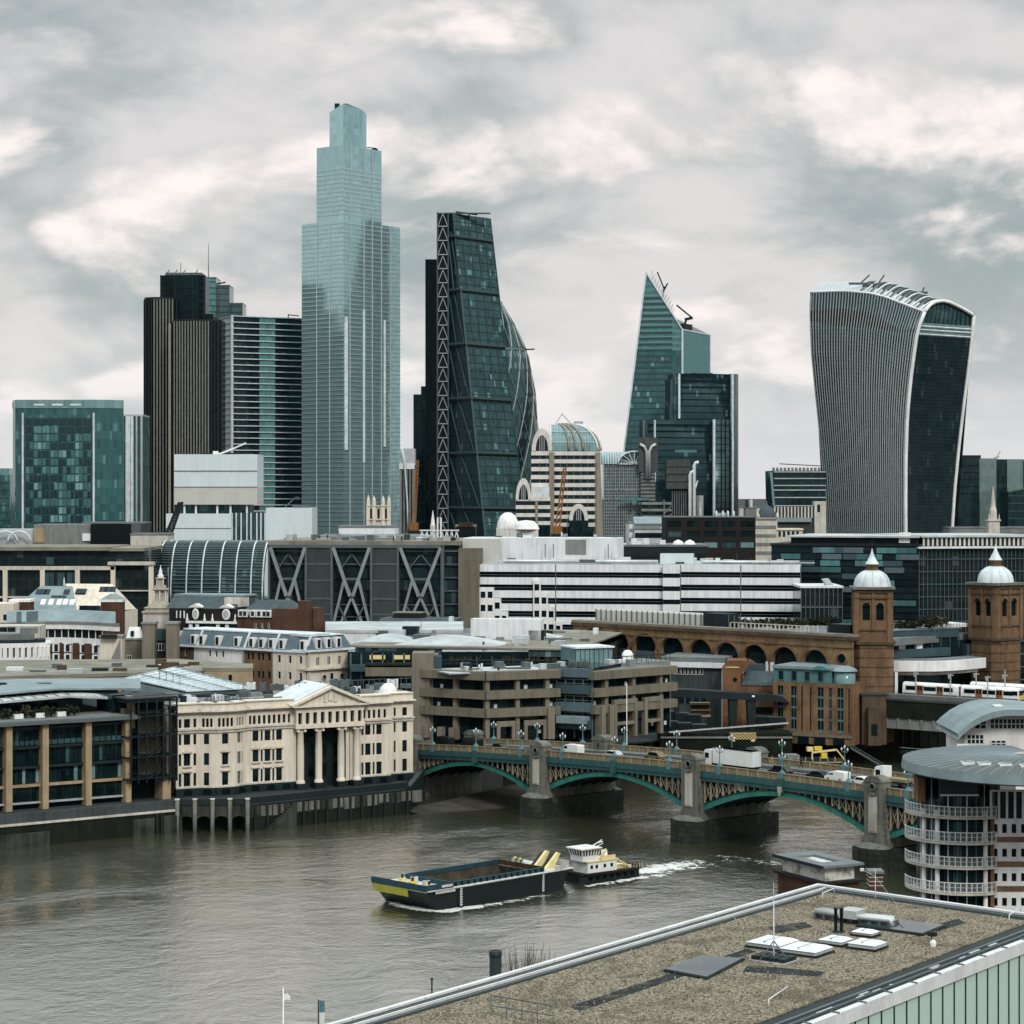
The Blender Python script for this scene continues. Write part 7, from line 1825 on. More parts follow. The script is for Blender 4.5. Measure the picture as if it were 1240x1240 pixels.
for k in range(9): x_ = xl+6+k*4; Bx(x_,x_+2.4,16+k%3*4,18+k%3*4,zA+1.2,zA+2.2+.4*(k%2)).b('roof_plant',['white_clad','steel_grey','roof_dark'][k%3],B)
Bx(s.lx(136,4),s.lx(158,4),4,12,zt,zt+3.6).b('glass_lobby','win_dark',B); Bx(s.lx(160),s.lx(166),1,6,zt-3,zt+3.4).b('stone_pier','tan_stone',B)
random.seed(9)
for k,px in enumerate((4,10,22,31,41,48,55,62,74,83,90)):
    D = s.D(px,3.4); x_, y_ = X(px,D), D
    if k % 3 == 2: 
        o = thing('planter','white box planter on the glazed office terrace, '+['first','second','third','fourth'][k//3]+' from left','planter',(x_,y_,G+zt),s.rz,'terrace planters'); Bx(-.9,.9,-.5,.5,0,.9).b('box','white_paint',o); stuff(leafy(o,0,0,1.3,.9,.5,.5,50,size=.25,seed=k))
    else: bush(['bushy shrub on the office terrace by the left edge','low dark terrace shrub, second from left','','pale round terrace shrub','dark terrace shrub beside pale round one','','dark terrace shrub at the middle','small terrace shrub right of middle','','reddish terrace shrub near right end','last terrace shrub at the right'][k],px,(HZ+(CZ-(G+zt))*F/D),D,1.0,2.0+.5*(k==3),k+60,('leaf_olive','grass_pale') if k == 3 else ('leaf_dark','leaf_olive'),110,size=.28,group='terrace shrubs')
# open steel stair tower
s3 = Site(156,451,213,457,G); C_ = s3.root('stair_tower','open black steel stair tower between the glazed office and classical block','stair tower'); zt3 = s3.z(846,185)
Bx(.5,s3.w-.3,4.5,14,0,zt3-1).b('back_wall','win_dark',C_); Bx(s3.lx(178),s3.lx(205),4.0,4.5,s3.z(940,190),zt3-3).b('stone_back','tan_conc',C_)
Bx(s3.lx(158),s3.lx(165),3,4.5,0,zt3-2).b('stone_strip','tan_conc',C_); Bx(s3.lx(198),s3.lx(208),.4,4,0,s3.z(942,200)).b('stone_pier','tan_stone',C_)
fl = [s3.z(p,185) for p in (941,915,890,866,848)]
for i,z_ in enumerate(fl): Bx(-.6,s3.w,-.6,4,z_-.25,z_).b('landing','steel_dark',C_); Bx(-.6,s3.w,-.65,-.58,z_+1,z_+1.1).b('handrail','steel_dark',C_)
for px in (157,166,176,188,196,204,212.5): Bx(s3.lx(px)-.14,s3.lx(px)+.14,-.75,-.45,fl[0]-1,zt3).b('post','steel_dark',C_)
for i in range(3):
    a, b = (s3.lx(180),s3.lx(200)) ; q = MB(); q.beam((a,-.2,fl[i]),(b,-.2,(fl[i]+fl[i+1])/2),.5,.35); q.beam((b,.9,(fl[i]+fl[i+1])/2),(a,.9,fl[i+1]),.5,.35); q.b('stair_flight','steel_dark',C_)
m = MB(); m.box(-.6,s3.w,-.6,12,zt3-.1,zt3+.3); m.b('roof','steel_dark',C_)

# ================================================================= CLASSICAL RIVERSIDE BLOCK
s = Site(213,459,473,482,G); B = s.root('classical_block','cream stone classical block with columned portico and pediment facing the river','building')
zc, zp_ = s.z(859,300), s.z(848.5,300)
PX = 300; r = [s.z(p,PX) for p in (948,932.5,922.5,909,897.5,886,878.5,867)]   # rows: bottom window lo/hi ...
rows = [(s.z(947.5,PX),s.z(932,PX)),(s.z(923,PX),s.z(908.5,PX)),(s.z(898,PX),s.z(885.5,PX))]; attic = (s.z(877.5,PX),s.z(867,PX)); zb = s.z(950,PX)
def bay_y(x):        # swelling bow of the left part
    a, b = s.lx(243), s.lx(298)
    if x < a-1 or x > b+1: return 0.0
    t = (x-a)/(b-a); return -1.7*min(1,max(0,min((x-a+1)/3.0,(b+1-x)/3.0)))
def seg(xa, xb, ya, yb, groups, att, nm='wall'):
    """one straight run of wall from (xa,ya) to (xb,yb); groups: window centres/widths in local metres"""
    L_ = hypot(xb-xa,yb-ya); o = obj(nm, None, B, (xa,ya,0), atan2(yb-ya,xb-xa)); 
    ws = [(c-w/2,c+w/2,z0,z1) for (c,w) in groups for (z0,z1) in rows] + [(c-w/2,c+w/2,attic[0],attic[1]) for (c,w) in att]
    m = MB(); m.holed(0,L_,zb,zp_,0,ws,.5); m.quad((0,0,zp_),(L_,0,zp_),(L_,3,zp_),(0,3,zp_)); m.b('stone_face','cream_stone',o)
    for (a,b,c,d) in ws:
        q = MB(); q.box(a,b,.32,.48,c,d,0); 
        if b-a > .9:
            q.box((a+b)/2-.05,(a+b)/2+.05,.26,.32,c,d,1); q.box(a,b,.26,.32,(c+d)/2-.05,(c+d)/2+.05,1)
        q.b('window',['win_black','charcoal'],o)
    # plinth with arched dark openings, string courses, cornice
    Bx(0,L_,-.25,.6,0,zb).b('plinth','charcoal',o)
    n = max(1,int(L_/3.4))
    for k in range(n): c = L_*(k+.5)/n; q = MB(); q.extr([(c-.9,.25),(c+.9,.25),(c+.9,1.0),(c+.5,1.35),(c-.5,1.35),(c-.9,1.0)],-.3,-.2); q.b('plinth_window','win_black',o)
    for (za,zb2,d) in ((zb,zb+.3,.2),(attic[0]-1.1,attic[0]-.55,.3),(attic[0]-.55,attic[0]-.25,.55),(zc-.35,zc,.5),(zc,zc+.3,.95),(zp_-.25,zp_,.25)): Bx(-.02 if d < .5 else -d*.3,L_+(.02 if d < .5 else d*.3),-d,0,za,zb2).b('moulding','pale_stone' if d < .9 else 'cream_stone',o)
    for (c,w) in groups:
        if w < 1.3: continue
        z1 = rows[1][1]; q = MB(); q.extr([(c-w*.75,z1+.35),(c+w*.75,z1+.35),(c,z1+1.0)],-.4,0); q.b('window_pediment','cream_stone',o); Bx(c-w*.75,c+w*.75,-.35,0,z1+.12,z1+.35).b('window_head','cream_stone',o)
        Bx(c-w*.7,c+w*.7,-.35,0,rows[1][0]-.3,rows[1][0]-.08).b('window_sill','pale_stone',o); Bx(c-w*.75,c+w*.75,-.4,0,rows[0][1]+.25,rows[0][1]+.5).b('window_head','cream_stone',o)
    return o
def grp(pxa, xs_, y=0): return [(s.lx(p)-pxa,w) for p,w in xs_]
x0 = 0; x1 = s.lx(241); 
seg(0,x1,0,0,grp(0,((218,.55),(226.5,1.4),(236,.6))),grp(0,((218,.6),(226.5,1.3),(236,.6))))
xa, xb = x1, s.lx(258); seg(xa,xb,0,-1.7,grp(xa,((249.5,1.05),)),grp(xa,((246,.55),(250.5,.55),(255,.5))))
xa, xb = xb, s.lx(281); seg(xa,xb,-1.7,-1.7,grp(xa,((269,1.35),)),grp(xa,((262,.55),(267,.55),(272,.55),(277,.55))))
xa, xb = xb, s.lx(299); seg(xa,xb,-1.7,0,grp(xa,((285,.35),(288.5,.8),(293,.35))),grp(xa,((285,.5),(289.5,.55),(294,.5))))
xa, xb = xb, s.lx(356); seg(xa,xb,0,0,grp(xa,((309.5,1.3),(317,.45),(324,1.3),(331,.45),(338,1.3))),grp(xa,((303,.5),(308,.6),(314,.6),(320,.6),(326,.6),(332,.6),(338,.6),(344,.6),(350,.5))))
xa2 = s.lx(436); xb2 = s.w
seg(xa2,xb2,0,0,grp(xa2,((439,.5),(445.5,1.25),(452.5,.45),(459,1.25))),grp(xa2,((441,.6),(447,.6),(453,.6),(459,.6),(466,.6))))
# portico
xa, xb = s.lx(356), s.lx(437); yb = 3.2
o = obj('portico', None, B, (xa,0,0)); Lp = xb-xa; ent0, ent1 = attic[0]-.9, zc
Bx(0,Lp,yb,yb+.5,0,zc).b('recess_wall','charcoal',o); Bx(0,.5,0,yb,zb,zc).b('reveal','cream_stone',o); Bx(Lp-.5,Lp,0,yb,zb,zc).b('reveal','cream_stone',o)
for k in range(5):
    for (z0,z1) in rows: Bx(1.6+k*2.9,2.9+k*2.9,yb-.12,yb,z0,z1).b('window','win_black',o)
Bx(-.2,Lp+.2,-1.6,yb,attic[0]-1.3,attic[0]-.4).b('entablature','cream_stone',o)
Bx(-.1,Lp+.1,-1.3,yb,attic[1]+.2,zc).b('attic_head','cream_stone',o)
n = 9
for k in range(n+1): x = Lp*k/n; Bx(max(0,x-.42),min(Lp,x+.42),-1.3,0,attic[0]-.4,attic[1]+.2).b('attic_pier','cream_stone',o)
Bx(.1,Lp-.1,-.5,0,attic[0]-.4,attic[1]+.2).b('attic_glass','win_black',o)
Bx(-.9,Lp+.9,-2.1,yb,zc,zc+.35).b('cornice','cream_stone',o)
zpk = s.z(831,395); h = zpk-zc-.35
m = MB(); m.extr([(-.9,zc+.35),(Lp+.9,zc+.35),(Lp/2,zpk-.4)],-1.4,yb); m.b('tympanum','cream_stone',o)
for a,b in (((-1.3,zc+.3),(Lp/2,zpk-.1)),((Lp+1.3,zc+.3),(Lp/2,zpk-.1))): Be((a[0],-.2,a[1]),(b[0],-.2,b[1]),4.0,.5).b('raking_cornice','cream_stone',o)
m = MB(); m.extr([(-1.4,zc+.55),(Lp/2,zpk+.2),(Lp+1.4,zc+.55),(Lp+1.4,zc+.75),(Lp/2,zpk+.45),(-1.4,zc+.75)],-.5,12); m.b('pediment_roof','lead_white',o)
q = MB(); cx = Lp/2
for (dx,dz_,w,h_) in ((0,0,1.0,1.7),(-1.1,-.1,.5,1.2),(1.1,-.1,.5,1.2),(0,1.0,.6,.5),(-1.1,-.9,.8,.4),(1.1,-.9,.8,.4)): q.box(cx+dx-w/2,cx+dx+w/2,-1.62,-1.4,zc+1.6+dz_-h_/2+.4,zc+1.6+dz_+h_/2+.4)
stuff(q.b('carved_arms','cream_stone',o),'carved coat of arms in the pediment')
col = La([(.95,zb-.4),(.95,zb),(.78,zb+.15),(.72,zb+.5),(.74,(zb+attic[0])/2),(.62,attic[0]-2.0),(.7,attic[0]-1.9),(.62,attic[0]-1.75)],0,0,18).mesh('column','cream_stone')
cap = Bx(-.85,.85,-.75,.75,attic[0]-1.5,attic[0]-1.3); cap.tube([(-.75,-.8,attic[0]-1.75),(-.75,.8,attic[0]-1.75)],.3,8); cap.tube([(.75,-.8,attic[0]-1.75),(.75,.8,attic[0]-1.75)],.3,8); cap = cap.mesh('capital','cream_stone')
ped = Bx(-1.15,1.15,-1.1,1.1,0,zb-.4).mesh('pedestal','charcoal')
for px in (364,386,413,432): x = s.lx(px,-.6)-xa; obj('column',col,o,(x,-.55,0)); obj('capital',cap,o,(x,-.55,0)); obj('pedestal',ped,o,(x,-.55,0))
for px in (421,426): x = s.lx(px)-xa; Bx(x-.4,x+.4,0,.8,zb-.5,attic[0]-1.3).b('pilaster','cream_stone',o)
# body, roof, end wing
Bx(.3,xa-.1,.6,18,zp_-1.0,zp_-.6).b('roof','roof_grey',B); Bx(xb+.1,s.w,.6,18,zp_-1.0,zp_-.6).b('roof','roof_grey',B); Bx(.2,s.w-.2,6,18,0,zp_-1.0).b('rear_body','portland',B)
sE = Site(473,484,499,492,G); dx = s.w
w = (X(499,492)-X(473,484)); seg_y = 2.0
xw2 = s.lx(499,2.5)
o = seg(s.w,xw2,2.0,2.0,[(s.lx(478,2)-s.w,.45),(s.lx(490,2)-s.w,1.1)],[(s.lx(478,2)-s.w,.5),(s.lx(490,2)-s.w,1.1)],'end_wing')
m = MB(); m.quad((s.w,0,0),(s.w,2.0,0),(s.w,2.0,zp_),(s.w,0,zp_)); m.quad((xw2,2,0),(xw2,16,0),(xw2,16,zp_),(xw2,2,zp_)); m.b('return_wall','cream_stone',B)
Bx(s.w,xw2,2.6,16,zp_-1,zp_-.6).b('roof','roof_pale',B)
for k in range(10): Bx(s.lx(255+k*4.5),s.lx(255+k*4.5)+.08,2,2.1,zp_-.6,zp_+1.0).b('roof_rail_post','steel_dark',B)
for k in range(22): Bx(s.lx(362+k*6.5,9),s.lx(362+k*6.5,9)+.1,9,9.1,zp_-.6,zp_+2.6).b('roof_screen_post','steel_grey',B)
Bx(s.lx(362,9),s.lx(505,9),9,9.06,zp_+2.4,zp_+2.5).b('roof_screen_rail','steel_grey',B)
La([(2.0,zp_-.6),(1.8,zp_+.6),(.9,zp_+1.5),(.02,zp_+1.7)],s.lx(470,8),8,12).b('white_dome','white_paint',B)

clutter(B,2,xa-2,3,14,zp_-.6,22,8)
clutter(B,xb+1,s.w-1,3,14,zp_-.6,8,9)
# ================================================================= CONCRETE OFFICES AT THE BRIDGE HEAD
BG = 10.6
def band_wing(B, s, x0, x1, zs, dep, cols, th=1.9, over=1.2, first=False):
    """strongly layered concrete facade: deep parapet bands, recessed glass, square columns"""
    Bx(x0,x1,1.0,dep,0,zs[0]-.4).b('glass_body','win_black',B)
    for z1 in zs: Bx(x0-.3,x1+.3,-over,1.6,z1-th,z1).b('concrete_band','tan_conc',B)
    for i in range(len(cols)): Bx(cols[i]-.5,cols[i]+.5,-.5,1.0,0,zs[0]-th).b('column','beige_conc',B)
    edges = [x0]+list(cols)+[x1]
    for j in range(len(zs)):
        top = zs[j]-th; bot = (zs[j+1] if j+1 < len(zs) else zs[j]-th-4.2)+.05
        for a,b in zip(edges[:-1],edges[1:]):
            if b-a < 2: continue
            n = max(2,int((b-a)/1.35))
            for k in range(n): Bx(a+.6+(b-a-1.2)*k/n+.04,a+.6+(b-a-1.2)*(k+1)/n-.04,.8,.95,bot,top).b('window',random.choice(['win_black','win_dark','win_dark','river_glass']),B)
            if random.random() < .7: x = random.uniform(a+1,b-1.8); Bx(x,x+.8,.7,.8,bot,bot+.9).b('blind','lead_white',B)
random.seed(12)
sA = Site(511,521,588,512,BG); A_ = sA.root('layered_office','layered brown concrete office, angled corner wing at the bridge head','office building')
zs = [sA.z(p,588) for p in (813.5,836.5,858.5)]
band_wing(A_,sA,0,sA.w,zs,16,[sA.lx(p) for p in (519,552)])
for px in (514,532,546): Bx(sA.lx(px),sA.lx(px+6),-1.0,.5,0,2.6).b('base_pier','beige_conc',A_)
sB = Site(588,512,675,519,BG); B_ = sB.root('layered_office','layered brown concrete office, long wing facing the road bridge','office building')
zs2 = [sB.z(p,588) for p in (813.5,836.5,858.5)]
band_wing(B_,sB,0,sB.w,zs2,16,[sB.lx(p) for p in (589.5,626,662)])
for a,b in ((600,622),(633,660)): Bx(sB.lx(a),sB.lx(b),-1.0,-.4,3.2,4.4).b('portal_head','beige_conc',B_); Bx(sB.lx(a),sB.lx(a)+.8,-1,-.4,0,3.2).b('portal_jamb','beige_conc',B_); Bx(sB.lx(b)-.8,sB.lx(b),-1,-.4,0,3.2).b('portal_jamb','beige_conc',B_)
Bx(sB.lx(660),sB.lx(668),-1.8,.5,0,7).b('base_pier','beige_conc',B_)
roof = [(0,0)]
Bx(-8,sB.w,2,16,zs2[0]-.5,zs2[0]-.2).b('roof','roof_pale',B_)
clutter(B_,-4,sB.w-1,3,14,zs2[0]-.2,20,11)
# glazed teal bay between the wings
sC = Site(675,521,718,517,BG); C_ = sC.root('glazed_bay','stepped teal glass bay between the concrete wings','office building'); zt = sC.z(808,696)
Bx(0,sC.w,0,16,0,zt).b('body','win_black',C_)
for k,py in enumerate((809,829,850,871)): z1 = sC.z(py,696); Bx(0,sC.w,-1.2-.3*k,0,z1-2.0,z1).b('glass_band','teal_panel' if k % 2 else 'slate_blue',C_); 
for k in range(14): z1 = sC.z(818+k*5,696); Bx(0,sC.w,-.5,0,z1,z1+.2).b('louvre','steel_grey',C_)
for k in range(5): Bx(sC.w*k/4-.1,sC.w*k/4+.1,-.6,0,0,zt).b('mullion','slate_blue',C_)
Bx(sC.lx(681),sC.lx(716),-3.5,0,3.6,5.2).b('entrance_canopy','lead_roof',C_)
sD = Site(717,516,815,534,BG); D_ = sD.root('layered_office','layered brown concrete office, right wing by the container wharf','office building'); zs3 = [sD.z(p,717) for p in (813,834,854.5)]
band_wing(D_,sD,0,sD.w,zs3,18,[sD.lx(p) for p in (733,766,799)])
for a,b in ((739,767),(776,798)):
    xa, xb = sD.lx(a), sD.lx(b); Bx(xa,xb,-1.4,-.3,7.6,8.6).b('portal_head','beige_conc',D_); Bx(xa,xa+.9,-1.4,-.3,0,7.6).b('portal_jamb','beige_conc',D_); Bx(xb-.9,xb,-1.4,-.3,0,7.6).b('portal_jamb','beige_conc',D_); Bx(xa+.9,xb-.9,-1.3,-.5,2.8,3.5).b('portal_rail','beige_conc',D_)
for px in (722,732): Bx(sD.lx(px),sD.lx(px+5),-1.8,.5,0,7.5).b('base_pier','beige_conc',D_)
Bx(0,sD.w,2,18,zs3[0]-.4,zs3[0]-.1).b('roof','roof_grey',D_)
clutter(D_,1,sD.w-2,3,16,zs3[0]-.1,18,12)
# tall concrete core and back wing to the left
s = Site(499,520,514,520,BG); B = s.root('concrete_core','tall blank brown concrete lift core at the bridge head','office building'); Bx(0,s.w+2,0,8,-5,s.z(791,506)).b('shaft','beige_conc',B); Bx(s.lx(514),s.lx(529),5,12,-5,s.z(795,520)).b('rear_shaft','tan_conc',B); Bx(s.lx(515),s.lx(534),3,6,s.z(812,520),s.z(796,520)).b('plant_box','teal_panel',B)
s = Site(420,548,500,548,G); B = s.root('terraced_office','dark glass office with planted brown terraces behind the classical block','office building'); z = lambda py: s.z(py,460)
Bx(0,s.w,2,30,0,z(790)).b('body','win_dark',B); Bx(s.lx(443),s.w,-2,3,z(818),z(808)).b('concrete_band','tan_conc',B); Bx(s.lx(425),s.lx(445),-.5,3,z(813),z(805)).b('blue_band','teal_panel',B)
Bx(s.lx(443),s.w,-1,2,z(806),z(803)).b('hedge_box','leaf_dark',B)
for a,b in ((447,466),(477,496)): Bx(s.lx(a),s.lx(b),1.6,2,z(799),z(794)).b('golden_panel','cream_yellow',B)
for k in range(6): Bx(s.lx(424+k*13)-.2,s.lx(424+k*13)+.2,1.6,2.2,z(830),z(792)).b('post','slate_blue',B)
# big roofed block with teal fascia
s = Site(420,560,700,548,G); B = s.root('roof_deck_block','wide office with pale curved rooflights and long blue glass fascia','office building'); z = lambda py: s.z(py,540)
zt = z(785)
Bx(0,s.w,1,75,0,zt-1.4).b('body','win_dark',B); Bx(-.2,s.w,-.8,76,zt-.05,zt+.35).b('roof','flat_roof',B)
fm = Bx(0,s.w/36-.12,-.3,.4,zt-1.7,zt-.05).mesh('fascia_panel','win_pale'); fm2 = Bx(0,s.w/36-.12,-.3,.4,zt-1.7,zt-.05).mesh('fascia_panel','teal_panel')
for k in range(36): obj('fascia_panel', fm if random.random() < .35 else fm2, B, (s.w*k/36,0,0))
def lens(px0,px1,y0,y1,h,mat='roof_pale'):
    n = 14; g0 = [[(s.lx(px0)+(s.lx(px1)-s.lx(px0))*i/n, y0+(y1-y0)*j/6, zt+.3+h*max(0,sin(pi*i/n))*max(0,sin(pi*j/6))) for i in range(n+1)] for j in range(7)]; MB().sheet(g0).b('curved_rooflight',mat,B)
lens(410,470,14,34,1.6); lens(468,600,4,22,2.2); lens(560,640,34,52,1.4)
for k,(px,y) in enumerate(((455,40),(470,34),(487,40),(500,26),(620,18),(640,30),(664,18))): Bx(s.lx(px,y),s.lx(px,y)+4,y,y+3,zt+.3,zt+1.6+k%3*.6).b('roof_plant',['steel_grey','roof_pale','charcoal'][k%3],B)
Bx(s.lx(570,30),s.lx(655,30),30,34,zt+.3,z(768)+2.2).b('white_upstand','white_clad',B)
clutter(B,2,s.w-4,6,60,zt+.35,40,13)
# arched gable roof with dormers behind it
s = Site(455,655,548,650,G); B = s.root('dormered_roof','grey slate roof with two white arched dormers in front of the X-braced office','building'); z = lambda py: s.z(py,500)
Bx(0,s.w,0,14,0,z(762)).b('wall','pale_stone',B); m = MB(); m.extx([(0,z(762)),(5,z(750)),(14,z(750))],0,s.w); m.b('slate_roof','slate',B)
for px in (489,527): x = s.lx(px); m = MB(); m.extr([(x-2.4,z(764)),(x+2.4,z(764)),(x+2.2,z(758)),(x,z(753)),(x-2.2,z(758))],-.6,5); m.b('arched_dormer','white_paint',B); MB().extr([(x-1.1,z(763)),(x+1.1,z(763)),(x+1.1,z(759.5)),(x,z(756.5)),(x-1.1,z(759.5))],-.75,-.6).b('dormer_window','win_dark',B)
MB().extr([(s.lx(467),z(751)),(s.lx(503),z(751)),(s.lx(503),z(743)),(s.lx(471),z(744.5))],6,12).b('roof_housing','dark_brown',B); Bx(s.lx(468),s.lx(504),5.8,12.2,z(744),z(743)).b('housing_roof','flat_roof',B); Bx(s.w-1,s.w,-.5,1.5,0,z(746)).b('end_pier','white_clad',B)
roof_slab('pale grey flat roofs in front of the dormered roof', [(395,600),(560,600),(560,640),(395,640)], 30.5, 'roof_pale', wall='white_clad')
roof_slab('white angled parapet roof below the banded office', [(560,590),(655,585),(655,620),(560,625)], 29.5, 'roof_grey', wall='white_clad')
# roof terrace trees and glass pavilion on the concrete office
random.seed(4)
s = Site(534,536,702,536,BG); B = s.root('roof_terrace','dark planted roof terrace above the concrete office','building'); zt = s.z(806,600)
Bx(0,s.w,0,12,0,zt).b('body','win_black',B)
for py in (799,803,807): Bx(0,s.lx(698),-.6-.4*(py-799)/4,0,s.z(py+1.8,600),s.z(py,600)).b('terrace_edge','steel_dark',B)
Bx(0,s.lx(640),5,12,zt,s.z(791,600)).b('dark_storey','win_black',B)
for k,px in enumerate((547,553,560,568,578,610,616,622,640,646,652,662,671)):
    D = 537.5; x_, y_, z_ = P(px,806,D); o = thing('bare_tree','leafless pale multi-stem tree on the office roof terrace, '+['first','second','third','fourth','fifth','sixth','seventh','eighth','ninth','tenth','eleventh','twelfth','thirteenth'][k]+' from left','tree',(x_,y_,z_),0,'bare terrace trees')
    m = MB(); rnd = random.Random(k)
    m.tube([(0,0,0),(.05,0,.7)],[.1,.08],5); m.b('trunk','bark',o); m = MB()
    for q in range(8): a = rnd.uniform(0,6.3); r_ = rnd.uniform(.3,1.0); h_ = rnd.uniform(1.6,2.7); p1 = (cos(a)*r_*.4,sin(a)*r_*.4,h_*.55); m.tube([(0,0,.55),p1,(cos(a)*r_,sin(a)*r_,h_)],[.05,.035,.012],4); m.tube([p1,(cos(a+.8)*r_,sin(a+.8)*r_,h_*.9)],[.03,.01],4)
    m.b('crown','grass_pale',o)
s = Site(697,532,742,536,BG); B = s.root('glass_pavilion','pale blue glass roof pavilion on the concrete office','building'); z = lambda py: s.z(py,715)
Bx(0,s.w,0,8,0,z(785)).b('glass','win_pale',B); fins(B,[s.w*k/8 for k in range(9)],z(806),z(785),0,'steel_dark','mullion',.1,.12); Bx(-.3,s.w+.3,-.5,8.5,z(785),z(783)).b('roof','white_clad',B); Bx(0,s.w,-1.5,0,z(808),z(803)).b('white_upstand','white_paint',B)
s = Site(742,532,812,545,BG); B = s.root('roof_deck','railed grey roof deck beside the glass pavilion','building'); z = lambda py: s.z(py,780)
Bx(0,s.w,0,10,0,z(802)).b('body','grey_conc',B); fins(B,[s.w*k/12 for k in range(13)],z(802),z(793),.2,'steel_dark','railing_post',.1,.1); Bx(0,s.w,.1,.2,z(794),z(793)).b('railing','steel_dark',B); La([(1.4,z(802)),(1.4,z(793)),(.8,z(789)),(.02,z(788))],s.lx(778),5,12).b('white_dome','white_paint',B)
# ================================================================= CONTAINER WHARF
s = Site(805,585,878,580,G); B = s.root('wharf_office','grey wharf office with white roof band above the black gantry','office building'); z = lambda py: s.z(py,840)
Bx(0,s.w,0,16,0,z(805)).b('wall','grey_conc_dark',B); Bx(-2,s.w+.5,-1,17,z(808),z(802)).b('white_band','white_clad',B); Bx(-1,s.w,0,18,z(802),z(796)).b('roof','roof_grey',B)
windows(B,[s.lx(813+k*4.6) for k in range(9)],[z(817)],.75,1.6,-.1,['win_dark'],frame='white_paint',dep=.15); Bx(s.lx(874),s.lx(876),-.4,0,0,z(808)).b('downpipe','white_clad',B); windows(B,[s.lx(816+k*9) for k in range(5)],[z(852)],1.3,2.0,-.1,['win_dark'],dep=.15)
s = Site(874,572,942,570,G); B = s.root('orange_gabled_block','orange rendered block with gable, round window and cream roof panel','building'); z = lambda py: s.z(py,900)
m = MB(); a = s.lx(875); m.extr([(a,0),(s.lx(897),0),(s.lx(897),z(818)),(s.lx(906),z(806)),(s.lx(903),z(800)),(s.lx(880),z(800)),(a,z(808))],0,9); m.b('gable_wall','terracotta',B)
m = MB(); m.add([(s.lx(878),-.1,z(808)),(s.lx(895),-.1,z(808)),(s.lx(901),2.5,z(800)),(s.lx(881),2.5,z(800))],[(0,1,2,3)]); m.box(s.lx(878),s.lx(895),-.12,.3,z(808.6),z(808)); m.b('cream_roof_panel','cream_yellow',B)
q = La([(.55,.1),(0,.1)],0,0,12); q.v = [(s.lx(890)+u,-.03-w_,z(823)+v) for u,v,w_ in q.v]; q.b('round_window','win_black',B)
m = MB(); m.add([(s.lx(897),.2,z(830)),(s.lx(937),.2,z(830)),(s.lx(937),5,z(814)),(s.lx(903),5,z(814))],[(0,1,2,3)]); m.b('slate_roof','slate',B); fins(B,[s.lx(905+k*5) for k in range(7)],z(829),z(826),.1,'steel_grey','roof_seam',.2,.1)
Bx(s.lx(897),s.lx(937),.5,9,0,z(829)).b('brick_wall','brick_orange',B); Bx(s.lx(896),s.lx(936),-.1,.5,z(838),z(833)).b('orange_band','terracotta',B); Bx(s.lx(906),s.lx(937),.1,.5,z(862),z(856)).b('dark_band','win_black',B); Bx(s.lx(875),s.lx(896),-.1,0,z(868),z(848)).b('lower_panel','terracotta',B)
MB().extr([(s.lx(898),z(806)),(s.lx(914),z(806)),(s.lx(906),z(800.5))],5,9).b('rear_gable','terracotta',B)
# brick block with teal top storey
s = Site(936,562,1030,552,G); B = s.root('brick_teal_block','brick riverside block with teal glazed top storey and arched bays','building'); z = lambda py: s.z(py,985)
zt = z(827)
cols = [(945,7.5),(961,7.5),(971,2.2),(981.5,2.2),(993.5,8),(1005.5,4),(1017.5,8),(1028,2)]
rowz = [(z(p+9),z(p)) for p in (833,848.5,864,879)] if False else [(z(843),z(832)),(z(858),z(847)),(z(873),z(862)),(z(888),z(877))]
ws = []
for px,w in cols:
    x = s.lx(px); hw = w*.2/2
    ws.append((x-hw,x+hw,z(886),z(832)))
m = MB(); m.holed(0,s.w,0,zt,0,ws,.5); m.box(0,s.w,.6,16,0,zt-.02); m.b('brick_wall','brick_orange',B)
for (a,b,c,d) in ws:
    n = 4; h = (d-c)/n
    for k in range(n):
        Bx(a,b,.38,.5,c+h*k+.5,c+h*(k+1)).b('window','win_dark',B)
        if b-a > .5: Bx(a,b,.3,.5,c+h*k,c+h*k+.5).b('teal_spandrel','teal_copper',B); Bx((a+b)/2-.06,(a+b)/2+.06,.3,.4,c+h*k+.5,c+h*(k+1)).b('window_bar','teal_copper',B)
Bx(.1,s.lx(1006),.5,14,zt,z(811)).b('teal_storey','teal_copper',B); Bx(-.2,s.lx(1006),.0,15,z(811),z(807.5)).b('roof','lead_roof',B)
windows(B,[s.lx(p) for p in (945,961,977,993)],[z(825)],1.4,2.4,.35,['win_dark'],frame='teal_copper',dep=.15)
m = MB(); x = s.lx(993); m.extr([(x+2.0*cos(t),z(811)+1.0*sin(t)) for t in np.linspace(0,pi,9)],-.4,6); m.b('arched_hood','teal_copper',B)
La([(2.7,zt),(2.7,z(812))],s.lx(1017),3,16).b('round_bay','win_pale',B); La([(3.3,z(812)),(2.6,z(808.5)),(1.0,z(806)),(.02,z(805.5))],s.lx(1017),3,16).b('bay_roof','lead_roof',B)
Bx(s.lx(936),s.w+.3,-.25,0,z(892),z(889)).b('stone_course','tan_conc',B)
for px in (973,993,1016): x = s.lx(px); MB().extr([(x-1.4,0),(x+1.4,0),(x+1.4,1.6)]+[(x+1.4*cos(t),1.6+1.0*sin(t)) for t in (.6,1.2,1.9,2.5)]+[(x-1.4,1.6)],-.2,-.02).b('arch_opening','win_black',B)
